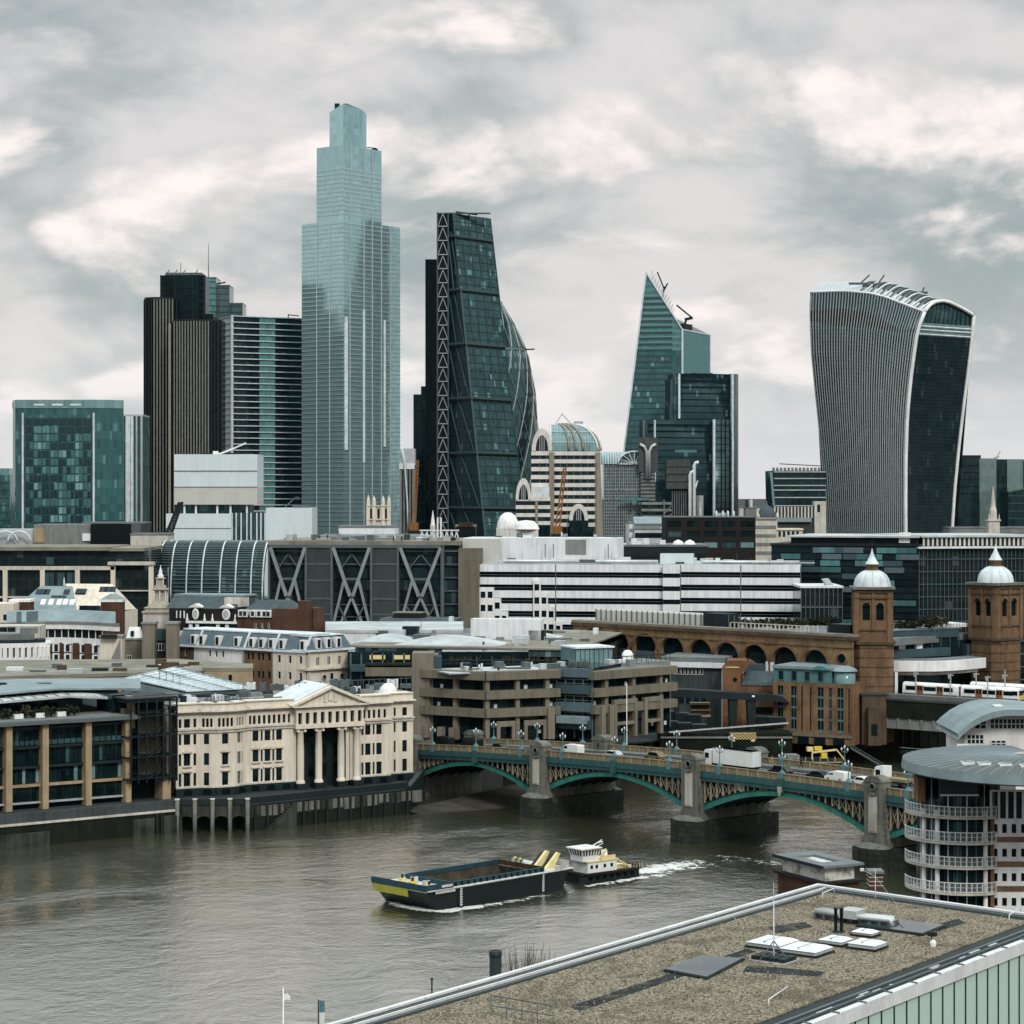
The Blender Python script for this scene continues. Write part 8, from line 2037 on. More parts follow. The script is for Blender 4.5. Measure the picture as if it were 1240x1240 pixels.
# cantilevered gantry
Gt = thing('gantry','black cantilevered container gantry on raking legs','gantry',(X(880,558),558,G)); gx = lambda px: X(px,558)-X(880,558); gz = lambda py: Z(py,558)-G
m = MB(); m.extr([(gx(800),gz(843)),(gx(930),gz(849)),(gx(957),gz(851)),(gx(948),gz(844)),(gx(930),gz(841)),(gx(800),gz(833.5))],0,5); m.b('beam','steel_dark',Gt)
for px in (889,911): MB().extr([(gx(px-6),gz(848)),(gx(px+5),gz(848)),(gx(px+2.5),gz(892)),(gx(px-4),gz(892))],.5,4.5).b('leg','steel_dark',Gt)
Bx(gx(818),gx(823),1,4,gz(895),gz(843)).b('leg','steel_dark',Gt); La([(.35,gz(844)),(.35,gz(842))],gx(912),-.3,8).b('floodlight','white_paint',Gt)
random.seed(2)
k = 0
for (px0,py,D) in ((804,862,560),(818,864,559),(832,866,558),(804,874,557),(820,876,556),(838,878,555),(915,868,562),(930,869,561)):
    o = thing('container',['dark grey waste container, upper row, by the office','dark waste container, upper row, second','dark waste container, upper row, third','black waste container, lower row, by the office','black waste container, lower row, second','black waste container, lower row, beside the gantry leg','black waste container right of the gantry legs','black container below the teal-topped brick block'][k],'container',(X(px0,D),D,Z(py+11,D)),-.15,'containers stacked on the wharf'); L_ = 3.4 if k < 6 else 4.6
    Bx(0,L_,0,2.4,.1,2.3).b('shell','charcoal' if k%2 else 'steel_dark',o); rb = Bx(-.05,.05,-.08,0,.15,2.25).mesh('rib','steel_dark')
    for q in range(9): obj('rib',rb,o,(L_*(q+.5)/9,0,0))
    Bx(-.02,L_+.02,-.05,2.45,2.3,2.42).b('lid','steel_grey',o); k += 1
o = thing('wharf_deck','dark timber wharf deck under the containers with a pale steel edge','wharf',(X(800,552),552,0)); Bx(0,32,0,14,0,Z(888,552)).b('deck','quay_moss',o); Be((2,-1,Z(887,550)),(31,-1,Z(876,550)),.35).b('silver_pipe','steel_pale',o); Bx(0,32,-.4,0,Z(895,550),Z(893,550)).b('edge_beam','grey_conc',o)
for q in range(12): Bx(1+q*2.7,1.25+q*2.7,-.3,0,Z(893,550),Z(893,550)+1.1).b('rail_post','steel_dark',o)
o = thing('timber_stack','stacked brown timber pallets on the wharf','pallet stack',(X(838,562),562,Z(868,562)))
for q in range(5): Bx(-.1*q,4.6-.3*(q%2),0,3,q*.72,q*.72+.5).b('pallet','rust' if q%2 else 'tan_stone',o)
o = thing('hazard_box','yellow and black chequered barrier box at the wharf edge','barrier',(X(884,546),546,Z(898,546)))
t_ = NT('chequer'); u_,v_ = t_.uv(); cb_ = t_.n('CombineXYZ'); t_.put(cb_.inputs[0],u_); t_.put(cb_.inputs[1],v_); ck = t_.n('TexChecker'); t_.L.new(cb_.outputs[0],ck.inputs[0]); ck.inputs['Color1'].default_value=(.55,.42,.16,1); ck.inputs['Color2'].default_value=(.02,.02,.018,1); ck.inputs['Scale'].default_value=2.6; t_.set(color=ck.outputs[0],rough=.7)
Bx(0,6.3,0,1.5,.5,2.0).b('box','chequer',o); Bx(.3,1.2,0,1.4,0,.5).b('foot','cream_yellow',o); Bx(5.1,6,0,1.4,0,.5).b('foot','cream_yellow',o)
# moored rusty lighter with yellow gear
o = thing('moored_barge','rusty moored barge with yellow deck gear beyond the bridge','barge',(X(925,540),540,0),.12); 
m = MB(); m.taper([(0,0),(19,0),(20,3),(19,6),(0,6)],-.4,[(-.5,-.3),(20,-.3),(21,3),(20,6.3),(-.5,6.3)],2.6); m.b('hull','rust',o); Bx(.5,19,-.45,-.3,2.2,2.5).b('rubbing_strip','tan_stone',o)
Bx(1,17,.5,5.5,2.55,3.0).b('hatch','charcoal',o); Bx(6,9,1,5,3,4.0).b('deckhouse','grey_conc',o)
for q in range(10): Bx(1+q*1.8,1.12+q*1.8,-.35,-.25,2.6,3.7).b('stanchion','pale_stone',o)
m = MB(); m.beam((12,1,4.6),(18,1,5.2),.4); m.beam((18,1,5.2),(20,1,2.7),.3); m.beam((12,1,4.6),(12,1,2.7),.3); m.b('deck_derrick','cream_yellow',o); Bx(14.2,15.6,.6,1.8,3.2,4.5).b('yellow_cabinet','yellow_paint',o); Bx(11,12.4,1.5,2.8,4.8,5.8).b('winch','cream_yellow',o); Bx(12.8,14.6,1.6,2.7,5,5.9).b('winch','yellow_paint',o)
o = thing('access_ramp','steel stairway ramp down to the foreshore by the domed tower','stairs',(X(1030,548),548,0))
m = MB()
for q in range(12): m.box(q*.7,q*.7+.75,0,1.4,5-q*.42,5.15-q*.42)
m.beam((0,-.05,6),(8,-.05,1.2),.12); m.beam((0,-.05,5),(8,-.05,.3),.2); m.b('flight','steel_grey',o)
# ================================================================= RIVERSIDE FLATS AT RIGHT
D0 = 286.0
FB = thing('riverside_flats','round-ended brick flats with curved white balconies, right','apartment building',(X(1150,D0),D0,4.5)); fx = lambda px,D=D0: X(px,D)-X(1150,D0); fz = lambda py,D=D0: Z(py,D)-4.5
# plan of the rounded prow: centre a little right; brick drum, white flank
cx, cy, R_ = fx(1101)+7.9, 8.0, 7.0
def arcp(r, a0, a1, n=24, cx=cx, cy=cy): return [(cx+r*cos(a),cy+r*sin(a)) for a in np.linspace(a0,a1,n+1)]
a0, a1 = radians(175), radians(300)
zroof = 26.9
MB().prism(arcp(5.4,radians(150),radians(330))+[(fx(1260),cy+6),(fx(1260),cy+20)],0,zroof).b('core','win_black',FB)
# floors with balconies: slab, glazed guard, posts
lv = [fz(p) for p in (1084,1052.5,1022.5,991.5)]
for z_ in lv:
    rim = arcp(R_,a0,a1); inn = arcp(5.0,a0,a1)
    MB().prism(rim+inn[::-1],z_-.28,z_).b('balcony_slab','pale_stone',FB)
    Tu([(p[0],p[1],z_+1.28) for p in arcp(R_-.05,a0,a1)],.065,5).b('top_rail','white_paint',FB); Tu([(p[0],p[1],z_+.12) for p in arcp(R_-.05,a0,a1)],.05,5).b('bottom_rail','white_paint',FB); Tu([(p[0],p[1],z_+.72) for p in arcp(R_-.05,a0,a1)],.03,4).b('middle_rail','white_paint',FB)
    bm = Bx(-.05,.05,-.05,.05,0,1.28).mesh('baluster','white_paint')
    for p in arcp(R_-.05,a0,a1,22): obj('baluster',bm,FB,(p[0],p[1],z_))
    m = MB(); q = arcp(R_-.02,a0,a1,24); m.sheet([[(p[0],p[1],z_+.15) for p in q],[(p[0],p[1],z_+1.2) for p in q]])
    gl = m.b('glass_guard','guard_glass',FB) if 'guard_glass' in MAT else None
for a in (212,232,291): 
    p = arcp(6.1,radians(a),radians(a)+.01,1)[0]; La([(.3,0),(.3,fz(985))],p[0],p[1],12).b('column','white_paint',FB)
for k in range(10):
    a = a0+(a1-a0)*(k+.5)/10; p = (cx+5.36*cos(a),cy+5.36*sin(a)); 
    for z_ in lv: Bx(-.55,.55,-.06,.06,z_+.1,z_+2.4).b('balcony_door','win_dark' if k%3 else 'win_teal',FB,(p[0],p[1],0),a+pi/2)
    Bx(-.06,.06,-.12,.1,0,zroof-.5).b('door_post','white_paint' if k%2 else 'steel_grey',FB,(p[0],p[1],0),a+pi/2)
# brick pier and white flank facing the camera on the right
xb, xw = fx(1190), fx(1205)
pA = arcp(6.9,a1,a1+.01,1)[0]
Bx(pA[0]-.2,fx(1204),pA[1]+.0,cy+8,0,fz(953)).b('brick_pier','brick_orange',FB)
Bx(fx(1122,283),fx(1131,283),2.9,6,fz(975),fz(945)).b('brick_pier','brick_orange',FB)
yw = pA[1]+.2; xe = fx(1290)
wl = MB(); ws = []
for (pt,pb) in ((993,1017),(1023,1046),(1053,1076),(1083,1106)):
    for k in range(6): x = fx(1208.5)+k*11.5*D0/F; ws.append((x-.18,x+.42,fz(pb-5),fz(pt+8)))
wl.holed(fx(1204),xe,0,fz(960),yw,ws,.3); wl.b('flank_wall','white_paint',FB)
for w_ in ws: Bx(w_[0],w_[1],yw+.22,yw+.3,w_[2],w_[3]).b('window','win_black',FB)
for (pt,pb) in ((1016.5,1023),(1046.5,1053),(1076.5,1083)): Bx(fx(1204)-.05,xe,yw-.12,yw,fz(pb),fz(pt)).b('brick_band','brick_orange',FB)
Bx(fx(1203),xe,yw-.1,yw+.1,fz(994),fz(959)).b('big_window','win_dark',FB); fins(FB,[fx(1204+k*9.8) for k in range(8)],fz(994),fz(959),yw-.1,'white_paint','mullion',.28,.15); Bx(fx(1203),xe,yw-.3,yw,fz(961),fz(959)).b('window_head','white_paint',FB)
Bx(fx(1141),fx(1187),cy-6.6,cy-5.4,fz(964),fz(944)).b('awning','grey_panel',FB); Bx(fx(1141),fx(1188),cy-6.8,cy-6.6,fz(965.5),fz(963.5)).b('awning_bar','white_paint',FB)
# curved standing-seam roof
ce = (fx(1258),4.0)
rimz = 26.6; g0 = []
ang = np.linspace(radians(90),radians(400),49); rings = [(1.0,0),(.99,1.15),(.84,1.4),(.66,1.65),(.42,1.85),(.15,1.95)]
rx_, ry_ = 16.4, 17.5
for f_,h_ in rings: g0.append([(ce[0]+rx_*f_*cos(a),ce[1]+ry_*f_*sin(a),rimz+h_) for a in ang])
MB().sheet(g0[1:]).b('metal_roof','roof_metal',FB) if 'roof_metal' in MAT else None
MB().sheet(g0[:2]).b('roof_rim','lead_roof',FB); MB().prism([(p[0],p[1]) for p in g0[0]],rimz-.15,rimz).b('soffit','charcoal',FB)
for k in range(1,48): Tu([g0[j][k] for j in range(1,6)],.05,4).b('roof_seam','lead_roof',FB)
for px,py in ((1172,911),(1190,914),(1213,917),(1236,920)):
    a = np.array((fx(px,282),-4.0+ (px-1172)*.02,fz(py,282))); 
    q = MB(); q.box(a[0]-.75,a[0]+.75,5.0,6.4,0,.35); d = 281.5; o = q.b('rooflight','white_paint',FB); Bx(a[0]-.6,a[0]+.6,5.1,6.3,.35,.42).b('rooflight_glass','win_pale',o); o.location = (0,-9.5-(px-1172)*.05,rimz+1.5); o.rotation_euler = (0.0,0,0)
# barrel-roofed white block behind
s = Site(1168,330,1262,330,4.5); B = s.root('barrel_roof_flats','white flats with a grey arched roof behind the round-ended flats','apartment building'); z = lambda py: s.z(py,1200)
Bx(0,s.w,0,14,0,z(886)).b('wall','white_paint',B); cx_ = s.lx(1213); rr_ = s.lx(1262)-s.lx(1168)
pr = [(s.lx(1154)+ (s.lx(1270)-s.lx(1154))*u, z(887)+(z(857)-z(887))*sin(pi*min(.5,u*.5+.0)*1.0+0)) for u in np.linspace(0,1,12)]
pr = [(s.lx(px),z(py)) for px,py in ((1155,886),(1162,879),(1172,871),(1184,864.5),(1198,859.5),(1213,857),(1230,857),(1250,858),(1270,860))]
m = MB(); m.sheet([[(x,-3,z_-.9) for x,z_ in pr],[(x,-3,z_) for x,z_ in pr],[(x,14,z_) for x,z_ in pr]],0,False); m.sheet([[(x,-3,z_-.9) for x,z_ in pr],[(x,14,z_-.9) for x,z_ in pr]]); m.b('arched_roof','lead_roof',B)
m = MB(); m.add([(x,0,z_-.9) for x,z_ in pr[2:]]+[(s.w,0,z(886)),(s.lx(1172),0,z(886))],[tuple(range(len(pr)-2+2))]); m.b('gable','white_paint',B)
for a,b,c,d in ((1199,1240,882,871),(1180,1194,882,872),(1171,1191,900,890),(1200,1218,903,897)):
    xa, xb = s.lx(a), s.lx(b); Bx(xa,xb,-.06,.05,z(c),z(d)).b('window','win_dark',B); n = max(2,int((b-a)/5)); fins(B,[xa+(xb-xa)*k/n for k in range(n+1)],z(c),z(d),-.06,'white_paint','window_bar',.14,.06); Bx(xa,xb,-.12,-.06,(z(c)+z(d))/2-.06,(z(c)+z(d))/2+.06).b('window_bar','white_paint',B)
Bx(s.lx(1154),s.lx(1168),-3,-2.9,z(902),z(898)).b('balcony_rail','white_paint',B); Bx(s.lx(1208),s.lx(1218),2,4,z(858),z(856)).b('roof_hatch','white_paint',B)
# ================================================================= TRAFFIC AND PEOPLE ON THE BRIDGE
def prof_body(T_, prof, w, mat, nm='body'):
    m = MB(); m.extr(prof,-w/2,w/2); m.b(nm,mat,T_)
def wheels(T_, xs, w, r=.34):
    me = La([(r,-.12),(r,.12),(0,.12)],0,0,14); me.v = [(a,c,b+r) for a,b,c in me.v]; me2 = me.mesh('wheel','tyre')
    for x in xs:
        for y in (-w/2+.08,w/2-.08): obj('wheel',me2,T_,(x,y,0))
def place(name,label,cat,px,lane,flip=False,group='vehicles on the bridge'):
    y = lane; k = (px-620)/F; ox, oy = BA[0]-sin(BRZ)*y, BA[1]+cos(BRZ)*y; s_ = (k*oy-ox)/(cos(BRZ)-k*sin(BRZ))
    x_,y_,z_ = bridge_world(s_,y,dz(s_)+.012); return thing(name,label,cat,(x_,y_,z_),BRZ+(pi if flip else 0),group)
def car(label, px, lane, mat, flip=False, L=4.4, h=1.5, nm='car'):
    T_ = place(nm,label,'car',px,lane,flip); a = L/2
    prof_body(T_,[(-a,.35),(a,.35),(a,.75),(a-.9,.92),(a-1.5,h),(-a+1.0,h),(-a+.25,.95),(-a,.85)],1.75,mat)
    for y in (-.885,.88): MB().extr([(a-1.1,.95),(a-1.6,h-.1),(-a+1.1,h-.1),(-a+.5,.98)],y,y+.005).b('side_window','win_black',T_)
    m = MB(); m.add([(a-.92,-.75,.96),(a-.92,.75,.96),(a-1.45,.68,h-.06),(a-1.45,-.68,h-.06)],[(0,1,2,3)]); m.v = [(x+.03,y,z+.02) for x,y,z in m.v]; m.b('windscreen','win_black',T_)
    wheels(T_,(-a+.8,a-.8),1.75); 
    for y in (-.6,.6): Bx(a-.02,a+.03,y-.18,y+.18,.6,.75).b('headlight','white_paint',T_); Bx(-a-.03,-a+.02,y-.18,y+.18,.65,.8).b('tail_light','red_paint',T_)
def van(label, px, lane, mat, flip=False, L=5.4, h=2.4):
    T_ = place('van',label,'van',px,lane,flip); a = L/2
    prof_body(T_,[(-a,.4),(a,.4),(a,.95),(a-.7,1.25),(a-1.35,h-.1),(a-1.7,h),(-a+.1,h),(-a,h-.15)],1.95,mat)
    for y in (-.985,.98): MB().extr([(a-.85,1.3),(a-1.4,h-.35),(a-2.1,h-.35),(a-2.1,1.3)],y,y+.005).b('side_window','win_black',T_)
    m = MB(); m.add([(a-.68,-.85,1.3),(a-.68,.85,1.3),(a-1.3,.8,h-.2),(a-1.3,-.8,h-.2)],[(0,1,2,3)]); m.v = [(x+.03,y,z+.02) for x,y,z in m.v]; m.b('windscreen','win_black',T_)
    wheels(T_,(-a+.9,a-.9),1.95,.36); Bx(a-.02,a+.04,-.9,.9,.45,.7).b('bumper','charcoal',T_)
def lorry(label, px, lane, Lb, box, flip=True, hb=3.9):
    T_ = place('lorry',label,'lorry',px,lane,flip); a = (Lb+2.6)/2
    prof_body(T_,[(a-2.2,.6),(a,.6),(a,1.6),(a-.25,3.1),(a-.5,3.4),(a-2.2,3.5)],2.4,'car_white','cab')
    m = MB(); m.add([(a+.03,-1.0,1.75),(a+.03,1.0,1.75),(a-.2,1.0,2.9),(a-.2,-1,2.9)],[(0,1,2,3)]); m.b('windscreen','win_black',T_)
    for y in (-1.215,1.21): Bx(a-1.5,a-.4,y,y+.005,1.8,2.8).b('side_window','win_black',T_)
    Bx(-a,a-.3,-1.0,1.0,.6,.95).b('chassis','charcoal',T_)
    if box:
        Bx(-a,a-2.6,-1.28,1.28,.96,hb).b('box_body','car_white',T_); Bx(-a-.03,-a,-1.2,1.2,1.05,hb-.1).b('rear_door','lead_white',T_); Bx(-a-.01,a-2.59,-1.3,1.3,hb-.12,hb).b('roof_rail','steel_pale',T_); Bx(-a+.2,a-2.8,-1.3,-1.28,.97,1.1).b('side_rail','steel_grey',T_)
    else: Bx(-a,a-2.4,-1.2,1.2,.96,1.5).b('flatbed','bridge_ochre',T_)
    wheels(T_,(a-1.0,-a+1.2,-a+2.4,-a+3.6) if box else (a-1,-a+1.2),2.3,.5)
van('dark covered van near the north end of the bridge',537,5.0,'car_black',True,5.6,2.6); van('navy box van beside the north lamp',571,5.2,'car_black',True,5.8,2.5)
car('black car just left of the first stone turret',604,5.2,'car_black',True); van('white van just right of the first stone turret',693,5.4,'car_white',True,5.2,2.2)
car('pale silver-blue car at middle of second span',742,5.6,'steel_pale',True); car('gold taxi near the second stone turret',793,8.0,'car_gold',True,4.6,1.65)
lorry('long white box lorry crossing the middle span',886,5.9,10.2,True)
car('black people carrier behind the white lorry',945,6.0,'car_black',True,4.8,1.75); car('dark grey car on the middle span',990,6.2,'steel_dark',True)
van('small white van left of the third turret',1014,6.0,'car_white',True,4.6,1.95); car('white hatchback by the third turret',1043,6.2,'car_white',True,4.0); lorry('white flatbed lorry right of the third turret',1082,9.5,4.6,False)
def person(label, px, lane, mat, lean=.1, step=.3):
    o = place('person',label,'person',px,lane,False,'people walking on the bridge'); z = .14
    me = bpy.data.meshes.new('body'); V = [(0,0,.95),(0,0,1.2),(.03,0,1.42),(.05,0,1.55),(.07,0,1.68),(0,.1,.9),(step*.6,.1,.5),(step*.7,.1,.06),(step*.7+.16,.1,.03),(0,-.1,.9),(-step*.3,-.1,.5),(-step,-.1,.08),(-step+.14,-.1,.03),(.02,.2,1.4),(-.1,.25,1.12),(.08,.24,.9),(.02,-.2,1.4),(.12,-.25,1.12),(.22,-.22,.92)]
    R__ = [.15,.16,.15,.06,.1,.1,.075,.05,.04,.1,.075,.05,.04,.07,.05,.04,.07,.05,.04]
    me.from_pydata(V,[(0,1),(1,2),(2,3),(3,4),(0,5),(5,6),(6,7),(7,8),(0,9),(9,10),(10,11),(11,12),(2,13),(13,14),(14,15),(2,16),(16,17),(17,18)],[]);
    bm = bmesh.new(); bm.from_mesh(me); sk = bm.verts.layers.skin.verify(); bm.verts.ensure_lookup_table()
    for i,r_ in enumerate(R__): bm.verts[i][sk].radius = (r_,r_)
    bm.verts[0][sk].use_root = True; bm.to_mesh(me); bm.free()
    me.materials.append(MAT[mat]); b = obj('body',me,o,(0,0,z)); b.modifiers.new('skin','SKIN'); sb = b.modifiers.new('sub','SUBSURF'); sb.levels = sb.render_levels = 1
    La([(.03,1.63),(.1,1.72),(.1,1.8),(.03,1.86)],.07,0,8).b('head','skin',o,(0,0,z)); La([(.11,1.75),(.1,1.84),(.02,1.89)],.06,0,8).b('hair','cloth_dark',o,(0,0,z))
person('person in black striding along the far bridge footway',970,15.6,'cloth_dark',.1,.42); person('person in dark coat beside a far bridge lamp',1028,15.6,'cloth_dark',.1,.25); person('person in dark clothes by the far footway turret',724,15.4,'cloth_dark',.1,.3); person('person in tan jacket walking behind the white lorry',935,15.8,'tan_stone',.1,.3)
o = thing('flagpole','slim white flagpole in front of the concrete offices','flagpole',P(759,905,505)); La([(.12,-3),(.07,14)],0,0,6).b('pole','white_paint',o); La([(.14,14),(.02,14.25)],0,0,6).b('finial','white_paint',o)
# ================================================================= BARGE AND TUG
BO = (-12.5,359.6,0); BZ = radians(44.5)
BA_ = thing('barge','empty rusty hopper barge with dark hull and yellow bow panel','barge',BO,BZ); L, Wd, H = 33.0, 13.6, 3.3
m = MB(); m.taper([(2,.6),(29,.3),(32,2.5),(32,Wd-2.5),(29,Wd-.3),(2,Wd-.6)],-.6,[(-1.2,.4),(29,0),(33,2.0),(33,Wd-2),(29,Wd),(-1.2,Wd-.4)],H); m.f.pop(); m.m.pop(); m.s.pop(); m.b('hull','hull_navy',BA_)
h0, h1, a, b = 5.2, 26.2, 1.3, Wd-1.3
m = MB(); m.box(-1.2,h0,.4,Wd-.4,H-.2,H); m.box(h1,32.6,1.0,Wd-1.0,H-.2,H); m.box(h0,h1,.1,a,H-.2,H); m.box(h0,h1,b,Wd-.1,H-.2,H); m.b('deck','deck_white',BA_)
m = MB(); m.quad((h0,a,H),(h1,a,H),(h1,a+.8,1.7),(h0,a+.8,1.7)); m.quad((h0,b,H),(h0,b-.8,1.7),(h1,b-.8,1.7),(h1,b,H)); m.quad((h0,a,H),(h0,a+.8,1.7),(h0,b-.8,1.7),(h0,b,H)); m.quad((h1,a,H),(h1,b,H),(h1,b-.8,1.7),(h1,a+.8,1.7)); m.quad((h0,a,1.7),(h1,a,1.7),(h1,b,1.7),(h0,b,1.7)); m.b('hold','hold_rust',BA_)
for y0,y1 in ((a-.15,a+.1),(b-.1,b+.15)): Bx(h0,h1,y0,y1,H,H+.75).b('coaming','hull_blue',BA_)
for x0,x1 in ((h0-.2,h0+.05),(h1-.05,h1+.2)): Bx(x0,x1,a,b,H,H+.75).b('coaming','hull_blue' if x0 < 10 else 'rust',BA_)
for k in range(15): Bx(h0+.6+k*1.4,h0+.75+k*1.4,a-.5,a-.15,H,H+.7).b('coaming_stay','steel_dark',BA_)
Bx(-1.0,32,-.12,.42,H-.05,H+.08).b('gunwale','deck_white',BA_)
m = MB(); m.sheet([[(4.6,.12,H+.0),(-1.3,.3,H+.0),(-1.35,Wd-.3,H+.0)],[(4.6,.1,H+.95),(-1.4,.25,H+.95),(-1.45,Wd-.25,H+.95)]],0,False); m.sheet([[(4.6,.3,H),(-1.1,.5,H),(-1.1,Wd-.4,H)],[(4.6,.3,H+.95),(-1.1,.5,H+.95),(-1.1,Wd-.4,H+.95)]],0,False); m.b('bow_bulwark','hull_blue',BA_)
m = MB(); m.add([(-1.27,4.6,H-.1),(-1.27,Wd-.2,H-.1),(-.68,Wd-.3,H-1.4),(-.68,5,H-1.4)],[(0,1,2,3)]); m.v = [(x-.06,y,z) for x,y,z in m.v]; m.b('bow_panel','yellow_lime',BA_)
Bx(.6,4.8,-.02,.12,H-.55,H-.05).b('name_strip','deck_white',BA_)
for k in range(7): Bx(2.0+k*.34,2.22+k*.34,.02,.1,H+.35,H+.72).b('name_letter','white_paint',BA_)
for x in (6.3,25.0):
    for k in range(7): Bx(x-.14,x+.14,.0,.2,.35+k*.42,.5+k*.42).b('draught_mark','white_paint',BA_)
    Bx(x-.25,x-.18,-.02,.2,.2,H-.1).b('draught_line','white_paint',BA_)
for k,(x,y) in enumerate(((1,2),(2.2,4),(1.5,6.5),(3.2,8),(2.4,10))): Bx(x-.5,x+.5,y-.4,y+.4,H,H+.7+.3*(k%2)).b('winch',['cream_yellow','deck_white','yellow_paint','deck_white','cream_yellow'][k],BA_); La([(.22,H+.7),(.22,H+1.3)],x,y,8).b('bollard','steel_dark',BA_)
for y in (2.6,5.2): MB().extr([(28.0,H),(30.0,H),(31.6,H+2.3),(31.0,H+2.5)],y,y+.55).b('yellow_knee','cream_yellow',BA_); MB().extr([(28.8,H),(30.6,H),(31.8,H+1.8),(31.3,H+2.0)],y+.56,y+1.9).b('knee_web','steel_dark',BA_)
for k in range(8): Bx(27+.1*k,27.5+.1*k,7+.5*k,7.35+.5*k,H,H+.9+.2*(k%3)).b('deck_gear',['deck_white','steel_grey','cream_yellow'][k%3],BA_)
m = MB(); m.sheet([[(27.5,-.05,H),(29,.0,H),(33.05,2,H),(33.1,6,H)],[(27.5,-.1,H+.7),(29,-.05,H+1.0),(33.1,2,H+1.0),(33.15,6,H+1.0)]],0,False); m.b('stern_bulwark','deck_white',BA_)
TO = (12.0,385.6,0); TZ = radians(38)
T_ = thing('tug','white and cream tug pushing the barge with fendered black hull','tug boat',TO,TZ); Wt = 6.2; T_.scale = (.86,.86,.86)
def hullring(z, g): return [(-.3+g*.3,1.0),(1.0,-.1*g),(12.0,-.15*g),(15.5,.8),(17.0,Wt/2),(15.5,Wt-.8),(12,Wt+.15*g),(1,Wt+.1*g),(-.3+g*.3,Wt-1.0)]
m = MB(); m.taper(hullring(0,0),-.5,hullring(0,1),1.7); m.b('hull','hull_navy',T_)
m = MB(); R0 = hullring(0,1.6); m.tube([(x,y,1.65) for x,y in R0+[R0[0]]],.34,7); m.b('fender','tyre',T_)
for k in range(7): q = La([(.42,-.14),(.42,.14),(.2,.14),(.2,-.14)],0,0,12); q.v = [(2+k*1.8+u,-.25+w_,1.0+v) for u,v,w_ in q.v]; q.b('tyre_fender','tyre',T_)
Bx(-.1,12.2,.25,Wt-.25,1.62,1.72).b('deck','rust',T_); Bx(2.0,9.6,.8,Wt-.8,1.72,3.9).b('cabin','car_white',T_); Bx(1.7,9.9,.6,Wt-.6,3.9,4.08).b('cabin_roof','cream_yellow',T_)
for x in (3.0,4.3,6.4,8.2): Bx(x-.3,x+.3,.74,.82,2.6,3.3).b('window','win_black',T_)
Bx(1.0,5.0,1.2,Wt-1.2,4.08,5.2).b('wheelhouse_base','car_white',T_); m = MB(); m.taper([(1.0,1.2),(5.0,1.2),(5.0,Wt-1.2),(1,Wt-1.2)],5.2,[(.6,.9),(5.3,.9),(5.3,Wt-.9),(.6,Wt-.9)],6.5); m.b('wheelhouse','win_black',T_)
for k in range(7): x = .95+k*.8; Be((1.0+k*.667,1.16,5.2),(.6+k*.783,.86,6.5),.22).b('window_post','car_white',T_)
for k in range(6): Be((.97,1.25+k*.74,5.2),(.56,.92+k*.87,6.5),.22).b('window_post','car_white',T_)
Bx(.3,5.6,.6,Wt-.6,6.5,6.72).b('wheelhouse_roof','car_white',T_); Bx(.35,5.55,.55,.62,6.35,6.55).b('roof_trim','bridge_ochre',T_)
m = MB(); m.beam((4.8,Wt/2,6.6),(7.6,Wt/2,7.7),.14); m.beam((5.2,2,6.7),(7.0,2,7.2),.10); m.beam((6.4,Wt/2,7.2),(7.8,Wt/2,7.35),.2); m.b('mast','car_white',T_)
La([(.7,4.08),(.6,5.6)],8.2,Wt/2,10).b('funnel','car_white',T_); Bx(5.6,9.3,.9,1.0,4.1,4.9).b('side_rail','cream_yellow',T_); m = MB(); m.beam((5.6,1.0,4.2),(6.9,1.0,6.2),.35); m.beam((9.8,1.2,3.9),(13.6,1.4,1.9),.3); m.b('stair','cream_yellow',T_)
Bx(10.5,12.8,2,4.2,1.72,2.5).b('tow_winch','cream_yellow',T_); Bx(13.4,14,1.5,2,1.7,2.3).b('deck_locker','car_white',T_)
for k in range(9): Bx(9.8+k*.75,9.86+k*.75,.15,.21,1.7,2.7).b('rail_post','cream_yellow',T_)
# broken white water round the boats
t_ = NT('foam'); n1 = t_.noise(t_.pos((.8,.8,1)),.55,5,.7,1.5); uu,vv = t_.uv(); at = t_.n('Attribute'); at.attribute_name = 'dens'
t_.set(color=(.72,.72,.69),rough=.8,alpha=t_.rng(t_.math('ADD',n1,t_.math('MULTIPLY',at.outputs['Fac'],.34)),.60,.72,0,.85))
def foam(pts, name='wake_foam'):
    """pts: centre line with half width and density"""
    rows, dn = [], []
    for i,(x,y,w_,d) in enumerate(pts):
        dx, dy = np.subtract(pts[min(i+1,len(pts)-1)][:2], pts[max(i-1,0)][:2]); n_ = hypot(dx,dy); nx, ny = -dy/n_, dx/n_
        rows.append([(x+nx*w_*q,y+ny*w_*q,.02+.06*(1-abs(q))) for q in np.linspace(-1,1,9)]); dn += [d*(1-abs(q)**1.5) for q in np.linspace(-1,1,9)]
    o = MB().sheet(rows).b(name,'foam'); at_ = o.data.attributes.new('dens','FLOAT','POINT'); at_.data.foreach_set('value',np.array(dn,np.float32)); tag(o,'',''); return o
def bw(x,y): c_,s_ = cos(BZ),sin(BZ); return (BO[0]+c_*x-s_*y, BO[1]+s_*x+c_*y)
def tw(x,y): c_,s_ = cos(TZ),sin(TZ); return (TO[0]+c_*x-s_*y, TO[1]+s_*x+c_*y)
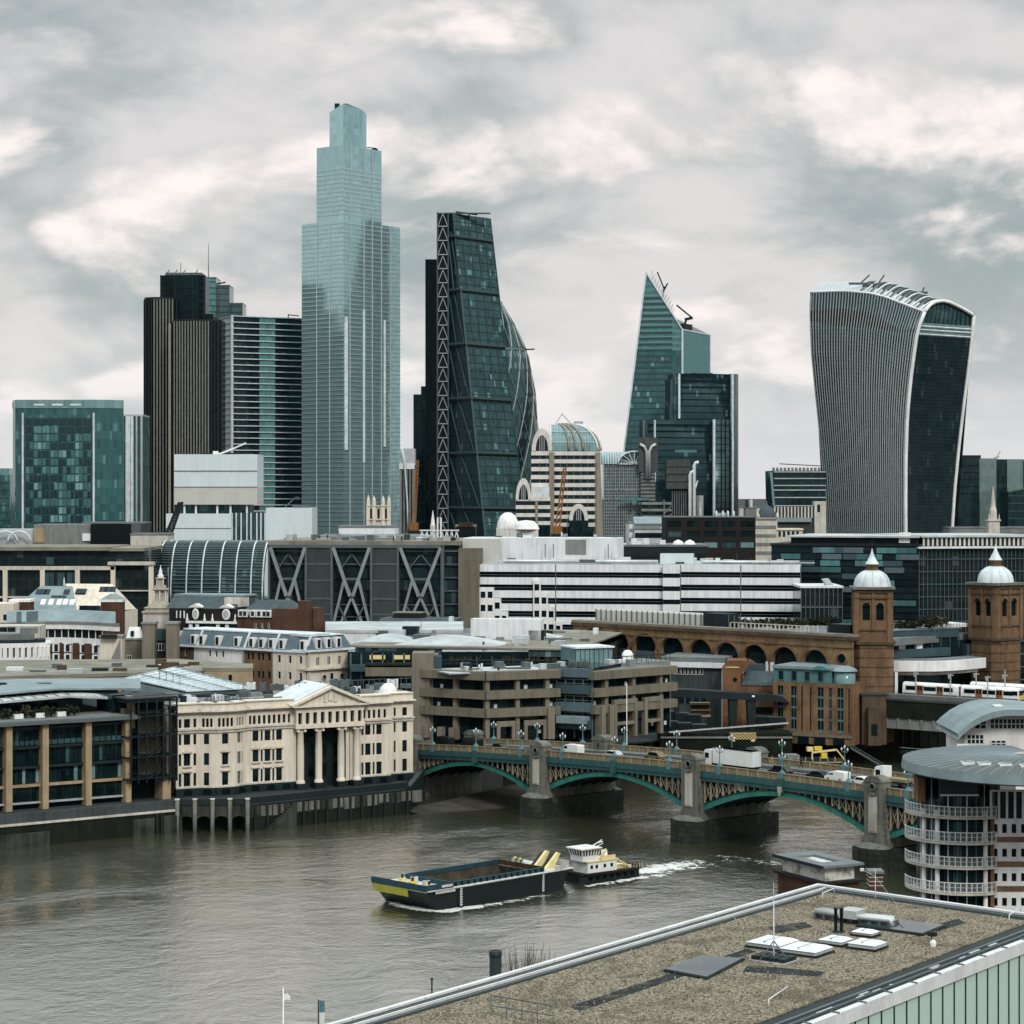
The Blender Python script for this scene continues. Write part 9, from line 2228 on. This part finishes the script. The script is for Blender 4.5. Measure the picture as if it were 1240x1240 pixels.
for lab, pts in (('white bow wave along the near side of the barge',[(*bw(1.2,13),.8,.35),(*bw(.2,8),1.6,.75),(*bw(.2,3),2.0,.95),(*bw(2,-.8),2.0,1.0),(*bw(7,-1.4),1.7,.8),(*bw(14,-1.8),1.5,.55),(*bw(22,-2.0),1.3,.3),(*bw(30,-2.5),1.2,.15)]),
                 ('churned white propeller wash behind the tug',[(*tw(14.5,3),2.4,1.0),(*tw(17,3.2),3.2,1.1),(*tw(21,3.6),4.2,.9),(*tw(26,4.3),5.5,.6),(*tw(33,5.5),8,.2)]),
                 ('churned pale water swirling past the middle bridge pier',[(46,430,2,.2),(52,426,4,.45),(58,424,5,.5),(66,426,5,.4),(74,432,4,.2)]),
                 ('pale eddies below the second bridge pier',[(36,418,2,.1),(40,412,3.5,.25),(46,408,4,.25),(53,404,3,.1)]),
                 ('pale foam beside the tug hull',[(*tw(-1,-2.2),1.2,.7),(*tw(6,-1.6),1.4,.7),(*tw(13,-1.4),1.6,.7),(*tw(20,-1),1.8,.3)])):
    o = foam(pts); tag(o,lab,'foam',None,'stuff')
# ================================================================= NEAR ROOF
RZ_ = 40.0
def onroof(px, py, z=RZ_): D = F*(CZ-z)/(py-HZ); return np.array((X(px,D),D,z))
C0 = onroof(990,1070); ua = np.array((-.591,-.807,0)); va = np.array((.735,-.678,0)); RW = 19.3; RL = 78.0
def rp(u,v,z=0.0): return C0+ua*u+va*v+np.array((0,0,z))
t = NT('roof_sedum')                                          # dry sedum and grit on the flat roof
n1 = t.noise(t.pos(),.35,5,.65,.6); n2 = t.noise(t.pos(),5.5,4,.75); n3 = t.noise(t.pos(),1.2,4,.6)
c = t.mix(t.rng(n2,.36,.66),(.075,.063,.044),(.38,.325,.245)); c = t.mix(t.rng(n1,.48,.62,0,.6),c,(.075,.066,.05)); c = t.mix(t.rng(n3,.52,.68,0,.6),c,(.13,.112,.075)); c = t.mix(t.rng(t.noise(t.pos(),9.0,2,.5),.66,.72,0,.8),c,(.50,.44,.33))
t.set(color=c,rough=.95,spec=.1); t.bump(n2,.10)
surf('gutter',(.040,.050,.052),.6,.35,.5,.1,.15); surf('near_white',(.62,.63,.63),.45,.10,.5,.05,.05); surf('felt',(.045,.05,.048),.85,.4,.4,.1,.15,tint=(.11,.10,.085))
R = thing('near_roof','near flat roof with brown sedum, white edge and green glass wall','building',tuple(C0))
def slab(pts, z0, z1, mat, nm):
    pts = [np.array(p)-C0 for p in pts]; MB().prism([(p[0],p[1]) for p in pts][::-1],z0,z1).b(nm,mat,R)
def run(u0,v0,u1,v1,z0,z1,mat,nm): slab([rp(u0,v0),rp(u1,v0),rp(u1,v1),rp(u0,v1)],z0,z1,mat,nm)
run(.3,.3,RL,RW-.3,-35,-.35,'white_clad','body')
run(.25,.25,RL,RW-.25,-.35,-.10,'gutter','gutter_base')
run(2.2,2.1,RL,RW-2.3,-.10,-.03,'roof_sedum','sedum_bed')
run(0,0,RL,.30,-.9,.02,'near_white','edge_coping'); run(0,.30,.34,RW,-.9,.02,'near_white','edge_coping'); run(0,RW-.30,RL,RW+.12,-.7,.02,'near_white','edge_coping')
for (u0,v0,u1,v1,z1,mt,nm) in ((.5,.72,RL,.80,-.02,'steel_grey','kerb'),(1.0,1.12,RL,1.24,.04,'near_white','kerb'),(1.4,1.6,RL,1.72,-.01,'steel_grey','kerb'),(.7,.8,.82,RW-.6,-.03,'steel_grey','kerb'),(1.25,1.3,1.4,RW-1.2,.0,'steel_grey','kerb'),(1.0,RW-.85,RL,RW-.75,.0,'steel_grey','kerb'),(1.5,RW-1.5,RL,RW-1.34,-.03,'steel_grey','kerb')): run(u0,v0,u1,v1,-.10,z1,mt,nm)
random.seed(8)
for k in range(26):                                            # clips and joints along the white edge
    u = 2+k*2.9; run(u,RW-.36,u+.09,RW+.16,.02,.09,'steel_grey','joint_clip')
    if k < 20: run(u,.0,u+.05,.36,.0,.012,'gutter','joint_clip')
for k in range(30): u = random.uniform(2,70); v = random.choice([RW-1.3,RW-1.1,.98]); run(u,v,u+random.uniform(.6,2),v+.14,-.10,-.07,'roof_pale','gutter_debris')
# glass wall under the right-hand edge
glass('green_glass',(.50,.64,.58),1.45,9.0,.2,.10,metal=0,jit=.012,spec=.6)
gp = MB(); w_ = 1.45; d3 = ua*w_*.97; gp.quad(tuple(va*0),tuple(d3),tuple(d3+np.array((0,0,-9))),tuple(np.array((0,0,-9.)))); gm = gp.mesh('glass_panel','green_glass'); fm = Be((0,0,-9),(0,0,0),.07).mesh('mullion','steel_dark')
for k in range(30):
    p = ua*(3+k*w_)+va*(RW-.02)+np.array((0,0,-.72)); obj('glass_panel',gm,R,tuple(p)); obj('mullion',fm,R,tuple(p-ua*.02+va*.03))
# loose dry stems over the bed
rnd = random.Random(5); m = MB()
for k in range(9000):
    p = ua*rnd.uniform(1.9,62)+va*rnd.uniform(2.1,RW-2.3)+np.array((0,0,-.03)); a = rnd.uniform(0,6.3); l = rnd.uniform(.05,.13); d = np.array((cos(a),sin(a),rnd.uniform(.1,.9)))*l; e = np.array((-sin(a),cos(a),0))*.025
    m.quad(p-e,p+e,p+d+e,p+d-e,rnd.randrange(3))
stuff(m.b('dry_stems',['grass_pale','tan_stone','leaf_olive'],R))
# bare felt patches and walkway
for pts in (((690,1218),(905,1148),(915,1152),(702,1224)),((905,1168),(1000,1176),(990,1182),(900,1176)),((930,1122),(975,1116),(985,1122),(940,1130)),((1100,1128),(1160,1112),(1170,1117),(1112,1134))):
    q = [onroof(*p_,RZ_) for p_ in pts]; slab(q[::-1] if np.cross((q[1]-q[0])[:2],(q[2]-q[1])[:2]) > 0 else q,-.05,-.02,'felt','bare_patch')
def rthing(name,label,cat,px,py,group=None): p = onroof(px,py,RZ_-.03); return thing(name,label,cat,tuple(p),atan2(ua[1],ua[0])+pi/2,group)
# domed rooflights
for k,(px,py,wx,wy,h,lab) in enumerate(((936,1146,2.5,2.6,.5,'large white rooflight, left of the front pair'),(976,1154,2.7,2.4,.5,'large white rooflight, right of the front pair'),(1012,1143,1.7,1.6,.45,'small white rooflight behind the front pair'),(1050,1148,2.0,1.7,.5,'white rooflight on a dark kerb by the dark panel'),(1048,1133,1.5,1.1,.4,'smallest white rooflight beside the dark panel'))):
    o = rthing('rooflight',lab,'rooflight',px,py,'rooflights on the near roof')
    wx *= .84; wy *= .84; h *= .62
    Bx(-wx/2-.12,wx/2+.12,-wy/2-.12,wy/2+.12,0,.12).b('flashing','gutter',o); Bx(-wx/2,wx/2,-wy/2,wy/2,.12,h).b('kerb','roof_pale',o); m = MB(); m.taper([(-wx/2-.06,-wy/2-.06),(wx/2+.06,-wy/2-.06),(wx/2+.06,wy/2+.06),(-wx/2-.06,wy/2+.06)],h,[(-wx/2+.25,-wy/2+.25),(wx/2-.25,-wy/2+.25),(wx/2-.25,wy/2-.25),(-wx/2+.25,wy/2-.25)],h+.14); m.b('cover','white_clad',o); Bx(-.02,.02,-wy/2,wy/2,h+.12,h+.15).b('cover_seam','steel_grey',o)
for k,(pts,lab) in enumerate(((((803,1174),(848,1157),(902,1160),(856,1184)),'dark glass roof hatch left of the rooflights'),(((1036,1120),(1062,1111),(1146,1120),(1118,1131)),'long dark glass roof hatch behind the rooflights'))):
    q = [onroof(*p_,RZ_+.1) for p_ in pts]; c_ = sum(q)/4; o = thing('roof_hatch',lab,'roof hatch',(c_[0],c_[1],RZ_-.03)); poly = [(p_[0]-c_[0],p_[1]-c_[1]) for p_ in q]
    if np.cross(np.subtract(poly[1],poly[0]),np.subtract(poly[2],poly[1])) < 0: poly = poly[::-1]
    MB().prism(poly,0,.12).b('kerb','gutter',o); MB().prism([(x*.95,y*.95) for x,y in poly],.12,.16).b('glass','hatch_glass',o)
    if k: Be((poly[0][0]*.0,poly[0][1]*.0-.9,.17),(0,.9,.17),.05).b('glazing_bar','steel_grey',o)
# silver ductwork on feet
o = rthing('ductwork','silver lagged pipes on short legs across the near roof','pipework',1030,1112)
p0, p1, p2 = [onroof(*q,RZ_+.45)-np.array(o.location) for q in ((988,1103),(1036,1110),(1078,1114))]
cs, sn = cos(-o.rotation_euler[2]), sin(-o.rotation_euler[2]); rot = lambda p: np.array((p[0]*cs-p[1]*sn,p[0]*sn+p[1]*cs,p[2]))
p0,p1,p2 = rot(p0),rot(p1),rot(p2)
for dy,r_ in ((0,.17),(.42,.13),(.75,.13)): q = np.array((0,dy,0)); Tu([p0+q,p1+q,p2*(1-.1*dy)+p1*.1*dy+q,p2*(1-.1*dy)+p1*.1*dy+q+np.array((.1,0,-.4))],r_,10).b('pipe','steel_pale',o)
for f_ in np.linspace(0,1,9): b_ = p0*(1-f_)+p2*f_; Bx(b_[0]-.06,b_[0]+.06,b_[1]-.2,b_[1]+1.0,0,.35).b('foot','steel_grey',o)
Bx(p1[0]-1.0,p1[0]+.2,p1[1]-.3,p1[1]+1.0,.35,.85).b('valve_box','steel_pale',o)
for k,px in enumerate((1012,1019)): o = rthing('flue','slim black roof flue, '+['left','right'][k]+' of a pair','flue',px,1129,'black roof flues'); La([(.10,0),(.10,1.35),(.13,1.36),(.13,1.48)],0,0,10).b('pipe','steel_dark',o); La([(.2,0),(.2,.08)],0,0,10).b('collar','gutter',o)
o = rthing('lightning_mast','thin mast on a ballasted tripod base between the rooflights','mast',937,1163)
La([(.05,0),(.03,3.4)],0,0,6).b('pole','steel_pale',o); La([(.02,3.4),(.008,4.4)],0,0,5).b('spike','steel_pale',o)
for a_ in (0,2.1,4.2): Be((0,0,1.1),(cos(a_)*.9,sin(a_)*.9,.1),.05).b('strut','steel_grey',o)
Bx(-1.15,1.15,-.8,.8,0,.06).b('base_tray','roof_pale',o)
for i in range(4):
    for j in range(2): Bx(-1.05+i*.55,-.6+i*.55,-.7+j*.75,-.05+j*.75,.06,.28).b('ballast_block','gutter',o)
o = rthing('aerial_pole','thin guyed aerial pole at the far edge of the near roof','pole',1060,1088); La([(.03,0),(.02,1.9)],0,0,5).b('pole','steel_pale',o); Be((-.9,0,1.75),(0,0,1.4),.03).b('arm','steel_pale',o); Bx(-1.05,-.85,-.1,.1,1.68,1.85).b('camera','white_paint',o); Be((0,0,1.4),(2.0,-1.0,0),.015).b('guy_wire','steel_pale',o)
o = rthing('floodlight','small white floodlight on the near roof','light',1128,1146); La([(.04,0),(.04,.7)],0,0,6).b('post','steel_dark',o); La([(.16,.0),(.2,.25),(.1,.4)],.1,0,10).b('lamp_head','white_paint',o); Bx(-.2,.3,-.15,.15,.6,.85).b('bracket','charcoal',o)
for k,(pa_,pb_,lab) in enumerate((((931,1222),(954,1206),'short white pipe rail near the roof middle'),((996,1091),(1010,1085),'short white pipe rail at the far corner'),((1222,1118),(1236,1108),'short white pipe rail at the right edge'))):
    a_, b_ = onroof(*pa_,RZ_-.17), onroof(*pb_,RZ_-.17); o = thing('pipe_rail',lab,'rail',tuple(a_)); d = b_-a_; Tu([(0,0,0),(0,0,.5),tuple(d+np.array((0,0,.5))),tuple(d)],.035,6).b('rail','near_white',o); Bx(-.15,.15,-.15,.15,0,.05).b('foot','gutter',o)
o = rthing('guard_rail','low galvanised guard rail at the bottom of the near roof','rail',632,1236)
for k in range(5): La([(.03,0),(.03,1.0)],-1.9+k*.95,0,6).b('post','steel_grey',o)
for z_ in (.5,1.0): Be((-1.9,0,z_),(1.9,0,z_),.05).b('rail','steel_grey',o)
o = thing('roof_cable','thin black cable lying along the near roof','cable',tuple(onroof(840,1180,RZ_-.15))); pts = [onroof(*q,RZ_-.12)-np.array(o.location) for q in ((640,1192),(700,1187),(760,1181),(830,1178),(905,1172),(936,1166))]; Tu(pts,.035,5).b('cable','steel_dark',o)
# ================================================================= BEYOND THE NEAR ROOF
def ground_thing(name,label,cat,px,D): return thing(name,label,cat,(X(px,D),D,4.5))
o = ground_thing('flue_stack','round dark steel flue stack beyond the near roof edge','chimney',600,150); La([(.40,0),(.40,Z(1152,150)-4.5)],0,0,20).b('shaft','charcoal',o); m = MB(); zt = Z(1152,150)-4.5; m.lathe([(.43,zt-.3),(.43,zt+.02),(.33,zt+.02),(.33,zt-.5)],0,0,20); m.b('rim','steel_dark',o)
rnd = random.Random(3)
for k,(px,pt,D) in enumerate(((625,1150,158),(640,1140,160),(655,1146,158))):
    o = ground_thing('bare_tree',['bare winter treetop right beside the dark flue','tallest bare winter treetop beyond the near roof','bare winter treetop furthest right beyond the near roof'][k],'tree',px,D); H_ = Z(pt,D)-4.5
    Tu([(0,0,0),(.1,0,H_*.4),(.0,.1,H_*.72)],[.35,.25,.12],8).b('trunk','bark',o); m = MB()
    for q in range(60):
        a_ = rnd.uniform(0,6.3); r_ = rnd.uniform(.2,1.35); z0 = H_*rnd.uniform(.66,.8); z1 = H_*rnd.uniform(.88,1.0); p1 = np.array((cos(a_)*r_*.5,sin(a_)*r_*.5,(z0+z1)/2)); p2 = np.array((cos(a_)*r_,sin(a_)*r_,z1)); m.tube([(0,.1,z0),p1,p2],[.05,.03,.012],4)
        for e in range(3): aa = a_+rnd.uniform(-1,1); m.tube([p1*(1-.3*e)+p2*.3*e,p1*.3+p2*.7+np.array((cos(aa)*.35,sin(aa)*.35,rnd.uniform(.1,.5)))],[.02,.008],3)
    m.b('crown','twig',o)
o = ground_thing('flagpole','thin white flagpole on the near bank at lower left','flagpole',343,195); La([(.10,0),(.05,Z(1196,195)-4.5)],0,0,8).b('pole','white_paint',o); q = MB(); q.sheet([[(.05,0,Z(1204,195)-4.5),(.35,.05,Z(1203,195)-4.5),(.6,0,Z(1206,195)-4.5)],[(.05,0,Z(1212,195)-4.5),(.35,-.05,Z(1210,195)-4.5),(.6,0,Z(1211,195)-4.5)]]); q.b('flag','white_paint',o)
o = ground_thing('banner','teal and white lamp-post banner at the bottom edge','banner',390,190); La([(.07,0),(.06,Z(1211,190)-4.5)],-.3,0,8).b('post','steel_dark',o); Bx(-.22,.22,-.02,.02,Z(1240,190)-4.5,Z(1226,190)-4.5).b('white_panel','white_paint',o); Bx(-.22,.22,-.02,.02,Z(1226,190)-4.5,Z(1212,190)-4.5).b('teal_panel','teal_copper',o)
o = ground_thing('thin_post','thin dark post rising beyond the near roof edge','post',523,140); La([(.06,0),(.05,Z(1187,140)-4.5)],0,0,6).b('post','steel_dark',o); La([(.08,Z(1187,140)-4.5),(.08,Z(1186,140)-4.4)],0,0,6).b('cap','steel_dark',o)
# chimney-like brick housing with pale band and flat cap
s = Site(948,196,999,190.5,4.5); B = s.root('brick_stack','brick stack with stained pale band and flat square cap','chimney'); z = lambda py: s.z(py,990)
dp = 3.0
Bx(-.3,s.w+.3,-.3,dp+.3,0,z(1068)).b('brick_base','brick_red',B); Bx(-.6,s.w+.6,-.6,dp+.6,z(1068),z(1065)).b('lower_ledge','dark_brown',B); t_ = NT('stained'); n_ = t_.noise(t_.pos(),1.1,6,.7); t_.set(color=t_.mix(t_.rng(n_,.45,.66),(.55,.55,.51),(.20,.17,.13)),rough=.9); Bx(0,s.w,0,dp,z(1065),z(1048)).b('pale_band','stained',B)
m = MB(); a_, b_ = .6, 1.0; zc_ = z(1048)
m.box(-a_,s.w+a_,-a_,.6,zc_,zc_+.2); m.box(-a_,s.w+a_,dp-.6,dp+a_,zc_,zc_+.2); m.box(-a_,1.2,.6,dp-.6,zc_,zc_+.2); m.box(s.w-1.2,s.w+a_,.6,dp-.6,zc_,zc_+.2); m.b('cap','roof_grey',B); Bx(-a_-.05,s.w+a_+.05,-a_-.05,-a_,zc_-.05,zc_+.22).b('cap_edge','steel_dark',B); Bx(1.2,s.w-1.2,.6,dp-.6,zc_-.6,zc_-.5).b('flue_opening','win_black',B)
s = Site(1053,205,1069,205,4.5); B = s.root('brick_chimney','small banded brick chimney beside the brick stack','chimney'); Bx(0,s.w,0,1.6,0,s.z(1056,1060)).b('shaft','brick_red',B); Bx(-.12,s.w+.12,-.12,1.7,s.z(1058,1060),s.z(1055,1060)).b('cap','roof_grey',B)
for py in (1062,1067,1072): Bx(-.03,s.w+.03,-.03,1.6,s.z(py+1,1060),s.z(py,1060)).b('pale_course','pale_stone',B)
